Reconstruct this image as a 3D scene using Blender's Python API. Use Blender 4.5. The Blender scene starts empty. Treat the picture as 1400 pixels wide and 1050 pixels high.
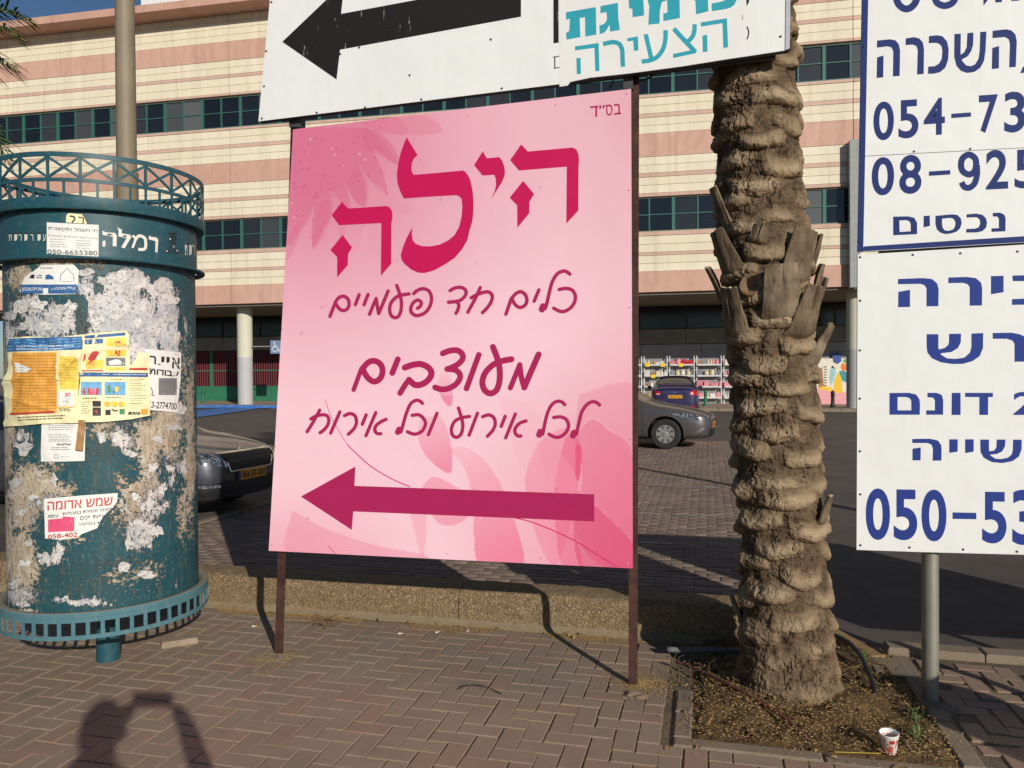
import bpy, bmesh, math, random
import numpy as np
from mathutils import Vector, Matrix, noise as mnoise
from mathutils.geometry import tessellate_polygon
from mathutils.bvhtree import BVHTree
random.seed(7)
rng = np.random.default_rng(7)
S = bpy.context.scene
COL = S.collection
rad = math.radians

# ---------------------------------------------------------------- camera
F, CX, CY, CAMH = 1060.0, 700.0, 525.0, 1.6
PITCH, ROLL = math.atan(11.0/1060.0), 0.007
cam = bpy.data.cameras.new('camera')
camo = bpy.data.objects.new('camera', cam); COL.objects.link(camo)
S.camera = camo
cam.sensor_fit = 'HORIZONTAL'; cam.sensor_width = 36.0
cam.lens = 36.0*F/1400.0
cam.clip_start = 0.03; cam.clip_end = 2000
CAMF = Vector((0, math.cos(PITCH), -math.sin(PITCH)))
r0 = Vector((1, 0, 0)); u0 = r0.cross(CAMF)
CAMR = r0*math.cos(ROLL) - u0*math.sin(ROLL)
CAMU = u0*math.cos(ROLL) + r0*math.sin(ROLL)
M = Matrix((CAMR, CAMU, -CAMF)).transposed().to_4x4()
M.translation = (0, 0, CAMH)
camo.matrix_world = M
CAM = Vector((0, 0, CAMH))

# ---------------------------------------------------------------- world, sun, exposure
SUN_EL, SUN_AZ = rad(20.5), rad(25.0)      # light travels forward and to the left by AZ
w = bpy.data.worlds.new('World'); S.world = w; w.use_nodes = True
nt = w.node_tree; nt.nodes.clear()
sky = nt.nodes.new('ShaderNodeTexSky'); sky.sky_type = 'NISHITA'; sky.sun_disc = False
sky.sun_elevation = SUN_EL
SUNDIR = Vector((math.sin(SUN_AZ)*math.cos(SUN_EL), -math.cos(SUN_AZ)*math.cos(SUN_EL), math.sin(SUN_EL)))
sky.sun_rotation = math.atan2(SUNDIR.x, SUNDIR.y)
sky.altitude = 100; sky.air_density = 1.0; sky.dust_density = 0.3; sky.ozone_density = 5.0
bg = nt.nodes.new('ShaderNodeBackground'); bg.inputs[1].default_value = 0.056
wo = nt.nodes.new('ShaderNodeOutputWorld')
nt.links.new(sky.outputs[0], bg.inputs[0]); nt.links.new(bg.outputs[0], wo.inputs[0])
sl = bpy.data.lights.new('sun', 'SUN'); sl.energy = 3.55; sl.angle = rad(0.53); sl.color = (1.0, 0.945, 0.86)
so = bpy.data.objects.new('sun', sl); COL.objects.link(so)
so.rotation_euler = SUNDIR.to_track_quat('Z', 'Y').to_euler()
so.location = (8, -12, 9)
S.view_settings.view_transform = 'Standard'; S.view_settings.look = 'None'
S.view_settings.exposure = 0.12; S.view_settings.gamma = 1.0
S.view_settings.use_curve_mapping = False

# ---------------------------------------------------------------- pixel rays (used only to find real positions on real surfaces)
def ray(px, py):
    return (CAMF*F + CAMR*(px-CX) - CAMU*(py-CY)).normalized()
def on_plane(px, py, p0, n):
    d = ray(px, py); t = (p0-CAM).dot(n)/d.dot(n)
    return CAM + d*t
def on_ground(px, py, z=0.0):
    d = ray(px, py); return CAM + d*((z-CAMH)/d.z)
def to_px(P):
    q = Vector(P)-CAM; z = q.dot(CAMF)
    return CX + F*q.dot(CAMR)/z, CY - F*q.dot(CAMU)/z

# ---------------------------------------------------------------- frames
UX, UY = Vector((0.97, -0.243, 0)), Vector((0.243, 0.97, 0))
def uv(u, v, z=0.0): return Vector((u*.97+v*.243, -u*.243+v*.97, z))
LOTROT = math.atan2(-0.243, 0.97)
BX, BY = Vector((0.9796, -0.2008, 0)), Vector((0.2008, 0.9796, 0))
def bb(u, v, z=0.0): return Vector((u*.9796+v*.2008, -u*.2008+v*.9796, z))
BROT = math.atan2(-0.2008, 0.9796)
def tz(x, y):                 # the lot rises a little towards the arcade
    t = min(max((y-17)/18.0, 0), 1.2)
    return t*(0.065 - 0.0040*x)

# ---------------------------------------------------------------- object helpers
def setp(o, label=None, cat=None, group=None, kind=None):
    if label: o['label'] = label
    if cat: o['category'] = cat
    if group: o['group'] = group
    if kind: o['kind'] = kind
    return o
WM = {}
def wm(o):
    return WM.get(o.name, Matrix.Identity(4))
def thing(name, label, cat, loc=(0, 0, 0), rz=0.0, group=None):
    o = bpy.data.objects.new(name, None); COL.objects.link(o)
    o.empty_display_size = .2
    o.location = loc; o.rotation_euler = (0, 0, rz)
    WM[o.name] = Matrix.Translation(Vector(loc)) @ Matrix.Rotation(rz, 4, 'Z')
    return setp(o, label, cat, group)
def mk(name, verts, faces, mats, parent=None, fm=None, smooth=False, local=False, col=None):
    """one mesh object; verts in world space unless local"""
    me = bpy.data.meshes.new(name)
    if parent is not None and not local:
        mi = wm(parent).inverted()
        if isinstance(verts, np.ndarray):
            A = np.array(mi); verts = verts@A[:3, :3].T + A[:3, 3]
        else:
            verts = [mi@Vector(v) for v in verts]
    if isinstance(verts, np.ndarray) and isinstance(faces, np.ndarray):
        nv, nf = len(verts), len(faces); k = faces.shape[1]
        me.vertices.add(nv); me.vertices.foreach_set('co', verts.astype(np.float32).ravel())
        me.loops.add(nf*k); me.loops.foreach_set('vertex_index', faces.astype(np.int32).ravel())
        me.polygons.add(nf); me.polygons.foreach_set('loop_start', np.arange(0, nf*k, k, dtype=np.int32))
        me.polygons.foreach_set('loop_total', np.full(nf, k, dtype=np.int32))
        me.update(calc_edges=True); me.validate()
    else:
        me.from_pydata([tuple(v) for v in verts], [], [tuple(int(i) for i in f) for f in faces])
    if not isinstance(mats, (list, tuple)): mats = [mats]
    for m in mats: me.materials.append(m)
    if fm is not None: me.polygons.foreach_set('material_index', np.array(fm, dtype=np.int32))
    if smooth: me.polygons.foreach_set('use_smooth', np.ones(len(me.polygons), dtype=bool))
    if col is not None:
        ca = me.color_attributes.new('Col', 'FLOAT_COLOR', 'POINT')
        c4 = np.ones((len(me.vertices), 4), np.float32); c4[:, :3] = col
        ca.data.foreach_set('color', c4.ravel())
    me.update()
    o = bpy.data.objects.new(name, me); COL.objects.link(o)
    if parent is not None:
        o.parent = parent; WM[o.name] = wm(parent).copy()
    return o
def dup(root, loc, rz=0.0, label=None):
    def cp(o, par):
        c = o.copy(); COL.objects.link(c)
        if par is not None: c.parent = par
        for ch in o.children: cp(ch, c)
        return c
    r = cp(root, None); r.location = loc; r.rotation_euler = (0, 0, rz)
    if label: r['label'] = label
    return r

class MB:
    def __init__(s): s.v = []; s.f = []; s.m = []
    def add(s, vs, fs, m=0):
        b = len(s.v); s.v += [Vector(v) for v in vs]; s.f += [[b+i for i in f] for f in fs]; s.m += [m]*len(fs); return s
    def box(s, x0, x1, y0, y1, z0, z1, m=0, T=None):
        vs = [Vector((x, y, z)) for z in (z0, z1) for x, y in ((x0, y0), (x1, y0), (x1, y1), (x0, y1))]
        if T is not None: vs = [T@v for v in vs]
        return s.add(vs, [(3, 2, 1, 0), (4, 5, 6, 7), (0, 1, 5, 4), (1, 2, 6, 5), (2, 3, 7, 6), (3, 0, 4, 7)], m)
    def bbox(s, x0, x1, y0, y1, z0, z1, b=.003, m=0, T=None):
        """box with chamfered edges (top and vertical)"""
        vs = []
        for (z, i) in ((z0, 0), (z1-b, 0), (z1, b)):
            vs += [(x0+i+b*0, y0+i, z), (x1-i, y0+i, z), (x1-i, y1-i, z), (x0+i, y1-i, z)]
        vs = [Vector(v) for v in vs]
        if T is not None: vs = [T@v for v in vs]
        fs = [(3, 2, 1, 0), (8, 9, 10, 11)]
        for k in (0, 4):
            for i in range(4):
                j = (i+1) % 4; fs.append((k+i, k+j, k+4+j, k+4+i))
        return s.add(vs, fs, m)
    def tube(s, p0, p1, r0, r1=None, n=12, m=0, caps=True):
        p0, p1 = Vector(p0), Vector(p1); r1 = r0 if r1 is None else r1
        d = (p1-p0).normalized(); a = d.orthogonal().normalized(); b = d.cross(a)
        vs = []
        for p, r in ((p0, r0), (p1, r1)):
            vs += [p+(a*math.cos(2*math.pi*i/n)+b*math.sin(2*math.pi*i/n))*r for i in range(n)]
        fs = [(i, (i+1) % n, n+(i+1) % n, n+i) for i in range(n)]
        if caps: fs += [list(range(n-1, -1, -1)), list(range(n, 2*n))]
        return s.add(vs, fs, m)
    def path(s, pts, r, n=8, m=0):
        pts = [Vector(p) for p in pts]; k = len(pts); vs = []
        rr = r if isinstance(r, (list, tuple)) else [r]*k
        up = None
        for i, p in enumerate(pts):
            d = (pts[min(i+1, k-1)]-pts[max(i-1, 0)]).normalized()
            a = (up - d*up.dot(d)).normalized() if up is not None else d.orthogonal().normalized()
            up = a; b = d.cross(a)
            vs += [p+(a*math.cos(2*math.pi*j/n)+b*math.sin(2*math.pi*j/n))*rr[i] for j in range(n)]
        fs = []
        for i in range(k-1):
            for j in range(n):
                fs.append((i*n+j, i*n+(j+1) % n, (i+1)*n+(j+1) % n, (i+1)*n+j))
        fs += [list(range(n-1, -1, -1)), list(range((k-1)*n, k*n))]
        return s.add(vs, fs, m)
    def lathe(s, prof, c=(0, 0, 0), n=24, m=0, a0=0.0, a1=2*math.pi):
        c = Vector(c); full = abs(a1-a0-2*math.pi) < 1e-6; nn = n if full else n+1
        vs = [c+Vector((r*math.cos(a0+(a1-a0)*j/n), r*math.sin(a0+(a1-a0)*j/n), z)) for r, z in prof for j in range(nn)]
        fs = []
        for i in range(len(prof)-1):
            for j in range(n):
                k = (j+1) % nn
                fs.append((i*nn+j, i*nn+k, (i+1)*nn+k, (i+1)*nn+j))
        return s.add(vs, fs, m)
    def obj(s, name, mats, parent=None, smooth=False, local=False):
        o = mk(name, s.v, s.f, mats, parent, fm=s.m, local=local)
        if smooth:
            if smooth is True: o.data.polygons.foreach_set('use_smooth', np.ones(len(s.f), dtype=bool))
            else: o.data.shade_smooth() if False else smooth_by(o.data, smooth)
        return o
def smooth_by(me, ang):
    me.polygons.foreach_set('use_smooth', np.ones(len(me.polygons), dtype=bool))
    try: me.set_sharp_from_angle(angle=rad(ang))
    except Exception: pass

# ---------------------------------------------------------------- materials
def srgb(r, g, b):
    return tuple(((c/255.0)/12.92 if c/255.0 <= .04045 else ((c/255.0+.055)/1.055)**2.4) for c in (r, g, b))
class Mat:
    def __init__(s, name, rough=.7, spec=.5, metal=0.0, coat=0.0):
        s.m = bpy.data.materials.new(name); s.m.use_nodes = True
        s.t = s.m.node_tree; s.b = s.t.nodes['Principled BSDF']
        s.b.inputs['Roughness'].default_value = rough
        s.b.inputs['Specular IOR Level'].default_value = spec
        s.b.inputs['Metallic'].default_value = metal
        s.b.inputs['Coat Weight'].default_value = coat
        s.tc = None
    def n(s, k, **kw):
        nd = s.t.nodes.new(k)
        for a, b in kw.items(): setattr(nd, a, b)
        return nd
    def l(s, a, b): s.t.links.new(a, b)
    def co(s, kind='Object'):
        if s.tc is None: s.tc = s.n('ShaderNodeTexCoord')
        return s.tc.outputs[kind]
    def scaled(s, v, sc):
        mp = s.n('ShaderNodeMapping'); s.l(v, mp.inputs[0]); mp.inputs['Scale'].default_value = sc; return mp.outputs[0]
    def noise(s, scale, detail=5, rough=.6, vec=None, dist=0.0):
        nd = s.n('ShaderNodeTexNoise'); nd.inputs['Scale'].default_value = scale
        nd.inputs['Detail'].default_value = detail; nd.inputs['Roughness'].default_value = rough
        nd.inputs['Distortion'].default_value = dist
        s.l(vec if vec is not None else s.co(), nd.inputs['Vector']); return nd.outputs[0]
    def voro(s, scale, vec=None, feature='F1', out=0):
        nd = s.n('ShaderNodeTexVoronoi'); nd.feature = feature; nd.inputs['Scale'].default_value = scale
        s.l(vec if vec is not None else s.co(), nd.inputs['Vector']); return nd.outputs[out]
    def ramp(s, v, a, b, c0=0.0, c1=1.0):
        nd = s.n('ShaderNodeMapRange'); nd.clamp = True
        s.l(v, nd.inputs[0])
        for i, x in zip((1, 2, 3, 4), (a, b, c0, c1)): nd.inputs[i].default_value = x
        return nd.outputs[0]
    def math(s, op, a, b=None):
        nd = s.n('ShaderNodeMath', operation=op)
        for i, x in enumerate((a, b)):
            if x is None: continue
            if isinstance(x, (int, float)): nd.inputs[i].default_value = x
            else: s.l(x, nd.inputs[i])
        return nd.outputs[0]
    def mix(s, fac, a, b, mode='MIX'):
        nd = s.n('ShaderNodeMix', data_type='RGBA', blend_type=mode)
        for i, x in ((0, fac), (6, a), (7, b)):
            if isinstance(x, (int, float)): nd.inputs[i].default_value = x
            elif isinstance(x, tuple): nd.inputs[i].default_value = (*x[:3], 1)
            else: s.l(x, nd.inputs[i])
        return nd.outputs[2]
    def color(s, c):
        if isinstance(c, tuple): s.b.inputs['Base Color'].default_value = (*c[:3], 1)
        else: s.l(c, s.b.inputs['Base Color'])
        return s
    def rough(s, v): s.l(v, s.b.inputs['Roughness']); return s
    def bump(s, h, dist=.01, strength=1.0):
        nd = s.n('ShaderNodeBump'); nd.inputs['Distance'].default_value = dist; nd.inputs['Strength'].default_value = strength
        s.l(h, nd.inputs['Height'])
        if s.b.inputs['Normal'].is_linked: s.l(s.b.inputs['Normal'].links[0].from_socket, nd.inputs['Normal'])
        s.l(nd.outputs[0], s.b.inputs['Normal']); return s
    def attr(s, name='Col'):
        nd = s.n('ShaderNodeAttribute'); nd.attribute_name = name; return nd.outputs[0]
    def rnd(s):
        return s.n('ShaderNodeObjectInfo').outputs['Random']
    def isl(s):
        return s.n('ShaderNodeNewGeometry').outputs['Random Per Island']
    def hsv(s, c, h=.5, sa=1.0, v=1.0):
        nd = s.n('ShaderNodeHueSaturation')
        for i, x in ((0, h), (1, sa), (2, v)):
            if isinstance(x, (int, float)): nd.inputs[i].default_value = x
            else: s.l(x, nd.inputs[i])
        s.l(c, nd.inputs['Color']) if not isinstance(c, tuple) else setattr(nd.inputs['Color'], 'default_value', (*c, 1))
        return nd.outputs[0]
def plain(name, c, rough=.7, var=.12, scale=6, spec=.5, metal=0.0, bump=0.0, bscale=60, coat=0.0):
    m = Mat(name, rough, spec, metal, coat)
    nz = m.noise(scale, 6)
    v = m.ramp(nz, .3, .7, 1-var, 1+var)
    m.color(m.hsv(c, .5, 1.0, v))
    if bump: m.bump(m.noise(bscale, 5), bump, .6)
    return m.m
M_ = {}
def P(name, *a, **k):
    if name not in M_: M_[name] = plain(name, *a, **k)
    return M_[name]
# ================================================================= flat prints traced on their real carrier surfaces
class Surf:
    """a carrier: maps a photograph pixel to the point of the real surface, lifted by eps along its normal"""
    def __init__(s, fn, nrm): s.fn = fn; s.nrm = nrm; s.k = 0
    def at(s, px, py, eps=0.0):
        p = s.fn(px, py); return p + s.nrm(p)*eps
def plane_surf(p0, n):
    n = n.normalized(); return Surf(lambda x, y: on_plane(x, y, p0, n), lambda p: n)
LIFT = 0.00003
def pmap(pts, o, sc): return [(o[0]+x/sc, o[1]+y/sc) for x, y in pts]
def smooth_path(pts, n=6):
    if len(pts) < 3: return pts
    P_ = [pts[0]]+list(pts)+[pts[-1]]; out = []
    for i in range(1, len(P_)-2):
        p0, p1, p2, p3 = [np.array(q, float) for q in P_[i-1:i+3]]
        for k in range(n):
            t = k/n
            out.append(tuple(.5*((2*p1)+(-p0+p2)*t+(2*p0-5*p1+4*p2-p3)*t*t+(-p0+3*p1-3*p2+p3)*t**3)))
    out.append(tuple(pts[-1])); return out
class Print:
    def __init__(s, surf, base=.0006): s.s = surf; s.v = []; s.f = []; s.m = []; s.e = base
    def poly(s, pts, holes=(), m=0):
        s.e += LIFT
        loops = [list(pts)]+[list(h) for h in holes]
        tri = tessellate_polygon([[Vector((x, -y, 0)) for x, y in lp] for lp in loops])
        b = len(s.v)
        for lp in loops:
            for x, y in lp: s.v.append(s.s.at(x, y, s.e))
        flat = [q for lp in loops for q in lp]
        for t in tri:
            a_, b_, c_ = [flat[i] for i in t]
            ar = (b_[0]-a_[0])*(c_[1]-a_[1])-(b_[1]-a_[1])*(c_[0]-a_[0])
            s.f.append([b+i for i in (t if ar < 0 else t[::-1])]); s.m.append(m)
        return s
    def stroke(s, pts, wd, m=0, cap=True, sm=True):
        s.e += LIFT
        p = smooth_path(pts) if sm and len(pts) > 2 else [tuple(q) for q in pts]
        n = len(p); b = len(s.v); h = wd/2
        dirs = []
        for i in range(n):
            a, c = p[max(i-1, 0)], p[min(i+1, n-1)]
            dx, dy = c[0]-a[0], c[1]-a[1]; L = math.hypot(dx, dy) or 1
            dirs.append((dx/L, dy/L))
        for i in range(n):
            ee = s.e + LIFT*.8*i/n; dx, dy = dirs[i]
            s.v.append(s.s.at(p[i][0]-dy*h, p[i][1]+dx*h, ee)); s.v.append(s.s.at(p[i][0]+dy*h, p[i][1]-dx*h, ee))
        for i in range(n-1):
            s.f.append([b+2*i, b+2*i+2, b+2*i+3, b+2*i+1]); s.m.append(m)
        if cap:
            for i, sg in ((0, -1), (n-1, 1)):
                ee = s.e + (LIFT*.8 if i else 0)
                dx, dy = dirs[i]; bb_ = len(s.v); K = 7
                s.v.append(s.s.at(p[i][0], p[i][1], ee))
                for k in range(K+1):
                    a = -math.pi/2+math.pi*k/K
                    qx = p[i][0]+h*(sg*dx*math.cos(a)-dy*math.sin(a)*1.0); qy = p[i][1]+h*(sg*dy*math.cos(a)+dx*math.sin(a))
                    s.v.append(s.s.at(qx, qy, ee))
                for k in range(K):
                    fc = [bb_, bb_+1+k, bb_+2+k]
                    s.f.append(fc if sg < 0 else fc[::-1]); s.m.append(m)
        return s
    def glyph(s, ch, x0, x1, y0, y1, slope=0.0, m=0, bold=0.0, keepbox=True):
        """font glyph fitted into the box"""
        vs, fs = glyph_mesh(ch, bold)
        if not vs: return s
        s.e += LIFT
        mx0 = min(v[0] for v in vs); mx1 = max(v[0] for v in vs); my0 = min(v[1] for v in vs); my1 = max(v[1] for v in vs)
        b = len(s.v); xc = (x0+x1)/2
        for v in vs:
            tx = (v[0]-mx0)/max(mx1-mx0, 1e-6); ty = (v[1]-my0)/max(my1-my0, 1e-6)
            X = x0+(x1-x0)*tx; Y = y1+(y0-y1)*ty + slope*(X-xc)
            s.v.append(s.s.at(X, Y, s.e))
        for f in fs: s.f.append([b+i for i in f]); s.m.append(m)
        return s
    def text(s, txt, quad, m=0, bold=0.0):
        """line of text (already in visual order) mapped into the quad TL,TR,BR,BL"""
        vs, fs = glyph_mesh(txt, bold)
        s.e += LIFT
        mx0 = min(v[0] for v in vs); mx1 = max(v[0] for v in vs); my0 = min(v[1] for v in vs); my1 = max(v[1] for v in vs)
        b = len(s.v); TL, TR, BR, BL = [np.array(q, float) for q in quad]
        for v in vs:
            a = (v[0]-mx0)/(mx1-mx0); c = (v[1]-my0)/(my1-my0)
            q = (BL*(1-a)+BR*a)*(1-c)+(TL*(1-a)+TR*a)*c
            s.v.append(s.s.at(q[0], q[1], s.e))
        for f in fs: s.f.append([b+i for i in f]); s.m.append(m)
        return s
    def quad(s, q, nx=6, ny=4, m=0):
        s.e += LIFT; b = len(s.v)
        TL, TR, BR, BL = [np.array(p, float) for p in q]
        for j in range(ny+1):
            for i in range(nx+1):
                a, c = i/nx, j/ny; p = (TL*(1-a)+TR*a)*(1-c)+(BL*(1-a)+BR*a)*c
                s.v.append(s.s.at(p[0], p[1], s.e))
        for j in range(ny):
            for i in range(nx):
                k = b+j*(nx+1)+i; s.f.append([k, k+nx+1, k+nx+2, k+1]); s.m.append(m)
        return s
    def rect(s, x0, y0, x1, y1, m=0, nx=4, ny=3): return s.quad([(x0, y0), (x1, y0), (x1, y1), (x0, y1)], nx, ny, m)
    def obj(s, name, mats, parent, label=None):
        o = mk(name, s.v, s.f, mats, parent, fm=s.m)
        if label: o['label'] = label
        return o
_gc = {}
def glyph_mesh(txt, bold):
    k = (txt, bold)
    if k not in _gc and 'ד' in txt:       # dalet: a resh with a square shoulder
        base = txt.replace('ד', 'ר'); vs, fs = glyph_mesh(base, bold); vs = list(vs); fs = list(fs)
        for i, ch in enumerate(txt):
            if ch != 'ד': continue
            x = max(v[0] for v in glyph_mesh(base[:i+1], bold)[0]); t = max(v[1] for v in glyph_mesh('ר', bold)[0]); b = len(vs)
            vs += [(x-.10, t-.075), (x+.055, t-.075), (x+.055, t), (x-.10, t)]; fs.append([b, b+1, b+2, b+3])
        _gc[k] = (vs, fs)
    if k not in _gc:
        c = bpy.data.curves.new('t', 'FONT'); c.body = txt; c.offset = bold; c.resolution_u = 6
        o = bpy.data.objects.new('t', c); COL.objects.link(o)
        dg = bpy.context.evaluated_depsgraph_get(); ev = o.evaluated_get(dg); m = ev.to_mesh()
        _gc[k] = ([(v.co.x, v.co.y) for v in m.vertices], [list(p.vertices) for p in m.polygons])
        ev.to_mesh_clear(); bpy.data.objects.remove(o); bpy.data.curves.remove(c)
    return _gc[k]
def heb(s): return s[::-1]

def pip(px, py, poly):
    """vectorised point in polygon"""
    x = np.asarray(px); y = np.asarray(py); ins = np.zeros(x.shape, bool)
    n = len(poly); j = n-1
    for i in range(n):
        xi, yi = poly[i]; xj, yj = poly[j]
        c = ((yi > y) != (yj > y)) & (x < (xj-xi)*(y-yi)/((yj-yi) or 1e-9)+xi)
        ins ^= c; j = i
    return ins
# periodic-free gradient-like value noise, numpy
_perm = rng.permutation(512).astype(np.int64)
_perm = np.concatenate([_perm, _perm, _perm])
_val = rng.random(512)
def vnoise(x, y, z):
    xi, yi, zi = np.floor(x).astype(np.int64), np.floor(y).astype(np.int64), np.floor(z).astype(np.int64)
    fx, fy, fz = x-xi, y-yi, z-zi
    fx = fx*fx*fx*(fx*(fx*6-15)+10); fy = fy*fy*fy*(fy*(fy*6-15)+10); fz = fz*fz*fz*(fz*(fz*6-15)+10)
    def h(a, b, c): return _val[_perm[(_perm[(_perm[a & 511]+b) & 511]+c) & 511]]
    r = 0
    for dx in (0, 1):
        for dy in (0, 1):
            for dz in (0, 1):
                r = r + h(xi+dx, yi+dy, zi+dz)*(fx if dx else 1-fx)*(fy if dy else 1-fy)*(fz if dz else 1-fz)
    return r
def fbm(x, y, z, oct=4, g=.5):
    a, s, t = 1.0, 0, 0
    for i in range(oct):
        s = s+a*vnoise(x*2**i+17.3*i, y*2**i+5.1*i, z*2**i+9.7*i); t += a; a *= g
    return s/t*2-1
def grid_faces(nx, ny, wrap=False):
    i, j = np.meshgrid(np.arange(nx if wrap else nx-1), np.arange(ny-1)); i = i.ravel(); j = j.ravel()
    i2 = (i+1) % nx
    return np.stack([j*nx+i, j*nx+i2, (j+1)*nx+i2, (j+1)*nx+i], 1)
# ================================================================= ground
def sheet(name, corner_fn, us, vs, zoff, mat, kind='structure'):
    V, Fc = [], []
    for v in vs:
        for u in us:
            p = corner_fn(u, v); V.append((p.x, p.y, tz(p.x, p.y)+zoff))
    nx = len(us)
    for j in range(len(vs)-1):
        for i in range(nx-1):
            Fc.append((j*nx+i, j*nx+i+1, (j+1)*nx+i+1, (j+1)*nx+i))
    return setp(mk(name, V, Fc, mat), kind=kind)
def lin(a, b, n): return [a+(b-a)*i/(n-1) for i in range(n)]

m = Mat('asphalt', .85, .4)
n1 = m.noise(1.1, 5); n2 = m.noise(220, 2); n3 = m.noise(9, 6); sp = m.voro(160)
c = m.mix(m.ramp(n1, .35, .7), srgb(84, 76, 70), srgb(104, 95, 87))
c = m.mix(m.ramp(n3, .45, .75, 0, .5), c, srgb(72, 66, 62))
c = m.mix(m.ramp(sp, .0, .28, .5, 0), c, srgb(140, 130, 118))
m.color(c).bump(n2, .004, .7).bump(m.noise(900, 2), .002, .5)
ASPH = m.m
m = Mat('far_ground', .9)
m.color(m.mix(m.noise(.2, 4), srgb(110, 100, 86), srgb(130, 118, 100))); FARG = m.m
sheet('ground', lambda u, v: Vector((u, v, 0)), lin(-900, 900, 3), [-900, 0, 900], -.5, FARG)
sheet('road', uv, lin(-60, 60, 25), lin(-30, 60, 31), -.02, ASPH)

m = Mat('joint_sand', .95)
nn = m.noise(300, 2); n2 = m.noise(3, 5)
c = m.mix(m.ramp(nn, .42, .66), srgb(74, 64, 53), srgb(160, 140, 108))
c = m.mix(m.ramp(n2, .45, .65, 0, .65), c, srgb(84, 76, 66))
m.color(c).bump(nn, .004, 1); SAND = m.m
sheet('pavement_bed', uv, lin(-8, 9, 10), lin(-6, 4.79, 8), -.0085, SAND)

# ---- concrete block pavers: colour varies block by block
def paver_mat(name, src, red):
    m = Mat(name, .88, .35)
    r = m.rnd() if src == 'obj' else m.isl()
    r2 = m.math('FRACT', m.math('MULTIPLY', r, 7.31))
    greyc = m.mix(r2, srgb(128, 111, 98), srgb(141, 124, 109))
    redc = m.mix(r2, srgb(140, 106, 92), srgb(148, 114, 98))
    g = m.n('ShaderNodeNewGeometry').outputs['Position']
    zone = m.noise(.45, 2, .5, vec=g)
    k = m.math('ADD', m.math('MULTIPLY', m.math('SUBTRACT', zone, .5), 1.6), r)
    c = m.mix(m.ramp(k, red-.04, red+.04), redc, greyc)
    stain = m.noise(5, 6, .65, vec=g)
    c = m.mix(m.ramp(stain, .42, .7, 0, .5), c, srgb(102, 90, 80))
    dust = m.noise(1.3, 5, .6, vec=g)
    c = m.mix(m.ramp(dust, .42, .68, .08, .55), c, srgb(160, 138, 112))
    bl_ = m.noise(.55, 4, .55, vec=g); bl2 = m.noise(7, 6, .7, vec=g)
    c = m.mix(m.math('MULTIPLY', m.ramp(bl_, .38, .62, .1, .75), m.ramp(bl2, .25, .7, .4, 1)), c, srgb(142, 120, 100))
    fine = m.noise(260, 3, .7, vec=g); c = m.mix(m.ramp(fine, .35, .75, 0, .35), c, srgb(190, 172, 146))
    pit = m.noise(90, 4, .7, vec=g); c = m.mix(m.ramp(pit, .62, .75, 0, .5), c, srgb(84, 74, 66))
    m.color(c).bump(fine, .0022, .8).bump(pit, .003, .5)
    return m.m
PV_O = paver_mat('paver_block', 'obj', .30); PV_I = paver_mat('paver_block_far', 'isl', .30)
PV_R = paver_mat('red_paver_block', 'obj', .8); PV_RI = paver_mat('red_paver_block_far', 'isl', .8)
def paver_vf(lu, lv, b=.0036, h=.04, gap=.0022):
    mb = MB(); g = gap
    vs = []
    for z, i in ((-h, g), (-b, g), (-.0008, g+b*.8)):
        vs += [(i, i, z), (lu-i, i, z), (lu-i, lv-i, z), (i, lv-i, z)]
    fs = [(8, 9, 10, 11)]
    for k in (0, 4):
        for i in range(4):
            j = (i+1) % 4; fs.append((k+i, k+j, k+4+j, k+4+i))
    return vs, fs
WB = .1
def herring(u0, u1, v0, v1, org=(0, 0)):
    out = []
    for a in range(int((u0-org[0])/WB)-1, int((u1-org[0])/WB)+2):
        for b in range(int((v0-org[1])/WB)-1, int((v1-org[1])/WB)+2):
            k = (a-b) % 4
            if k == 0: out.append((org[0]+a*WB, org[1]+b*WB, 0))
            elif k == 3: out.append((org[0]+a*WB, org[1]+b*WB, 1))
    return out
def in_frame(p, mx=0):
    q = Vector(p)-CAM
    if q.dot(CAMF) < .3: return False
    x, y = to_px(p); return -mx < x < 1400+mx and -mx < y < 1050+mx
PITU0, PITU1, PITV0 = -.07, 1.0, 3.47
def cell_ok(u, v):
    if v > 4.74: return False
    if u > 1.09: return False
    if PITU0-.083 < u < PITU1+.09 and v > PITV0-.083: return False
    if v > 4.45 and u > PITU0-.083: return False
    return True
cand = []
for (u, v, d) in herring(-7.5, 1.2, -1.0, 4.8):
    lu, lv = (2*WB, WB) if d == 0 else (WB, 2*WB)
    cs = [(u+.02, v+.02), (u+lu-.02, v+.02), (u+lu-.02, v+lv-.02), (u+.02, v+lv-.02)]
    if all(cell_ok(*c_) for c_ in cs): cand.append((u, v, d, lu, lv, 'n'))
    else:                            # cut block: keep the half that fits
        hs = [(u, v), (u+WB, v)] if d == 0 else [(u, v), (u, v+WB)]
        for (a, b) in hs:
            if all(cell_ok(*q) for q in [(a+.02, b+.02), (a+WB-.02, b+WB-.02), (a+.02, b+WB-.02), (a+WB-.02, b+.02)]):
                cand.append((a, b, 2, WB, WB, 'n'))
cand_r = []
for (u, v, d) in herring(1.0, 4.5, -1.0, 4.8, (1.1, .03)):
    lu, lv = (2*WB, WB) if d == 0 else (WB, 2*WB)
    if u < 1.095 or v+lv > 4.78: 
        continue
    cand_r.append((u, v, d, lu, lv, 'r'))
allp = cand+cand_r
def dist_key(t):
    p = uv(t[0]+t[3]/2, t[1]+t[4]/2)
    return (0 if in_frame(p, 12) else 1, (p-CAM).length)
allp.sort(key=dist_key)
pm_cache = {}
pave = thing('brick_paving', 'grey and reddish concrete block pavement in a herringbone pattern in the foreground', 'pavement')
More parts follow.
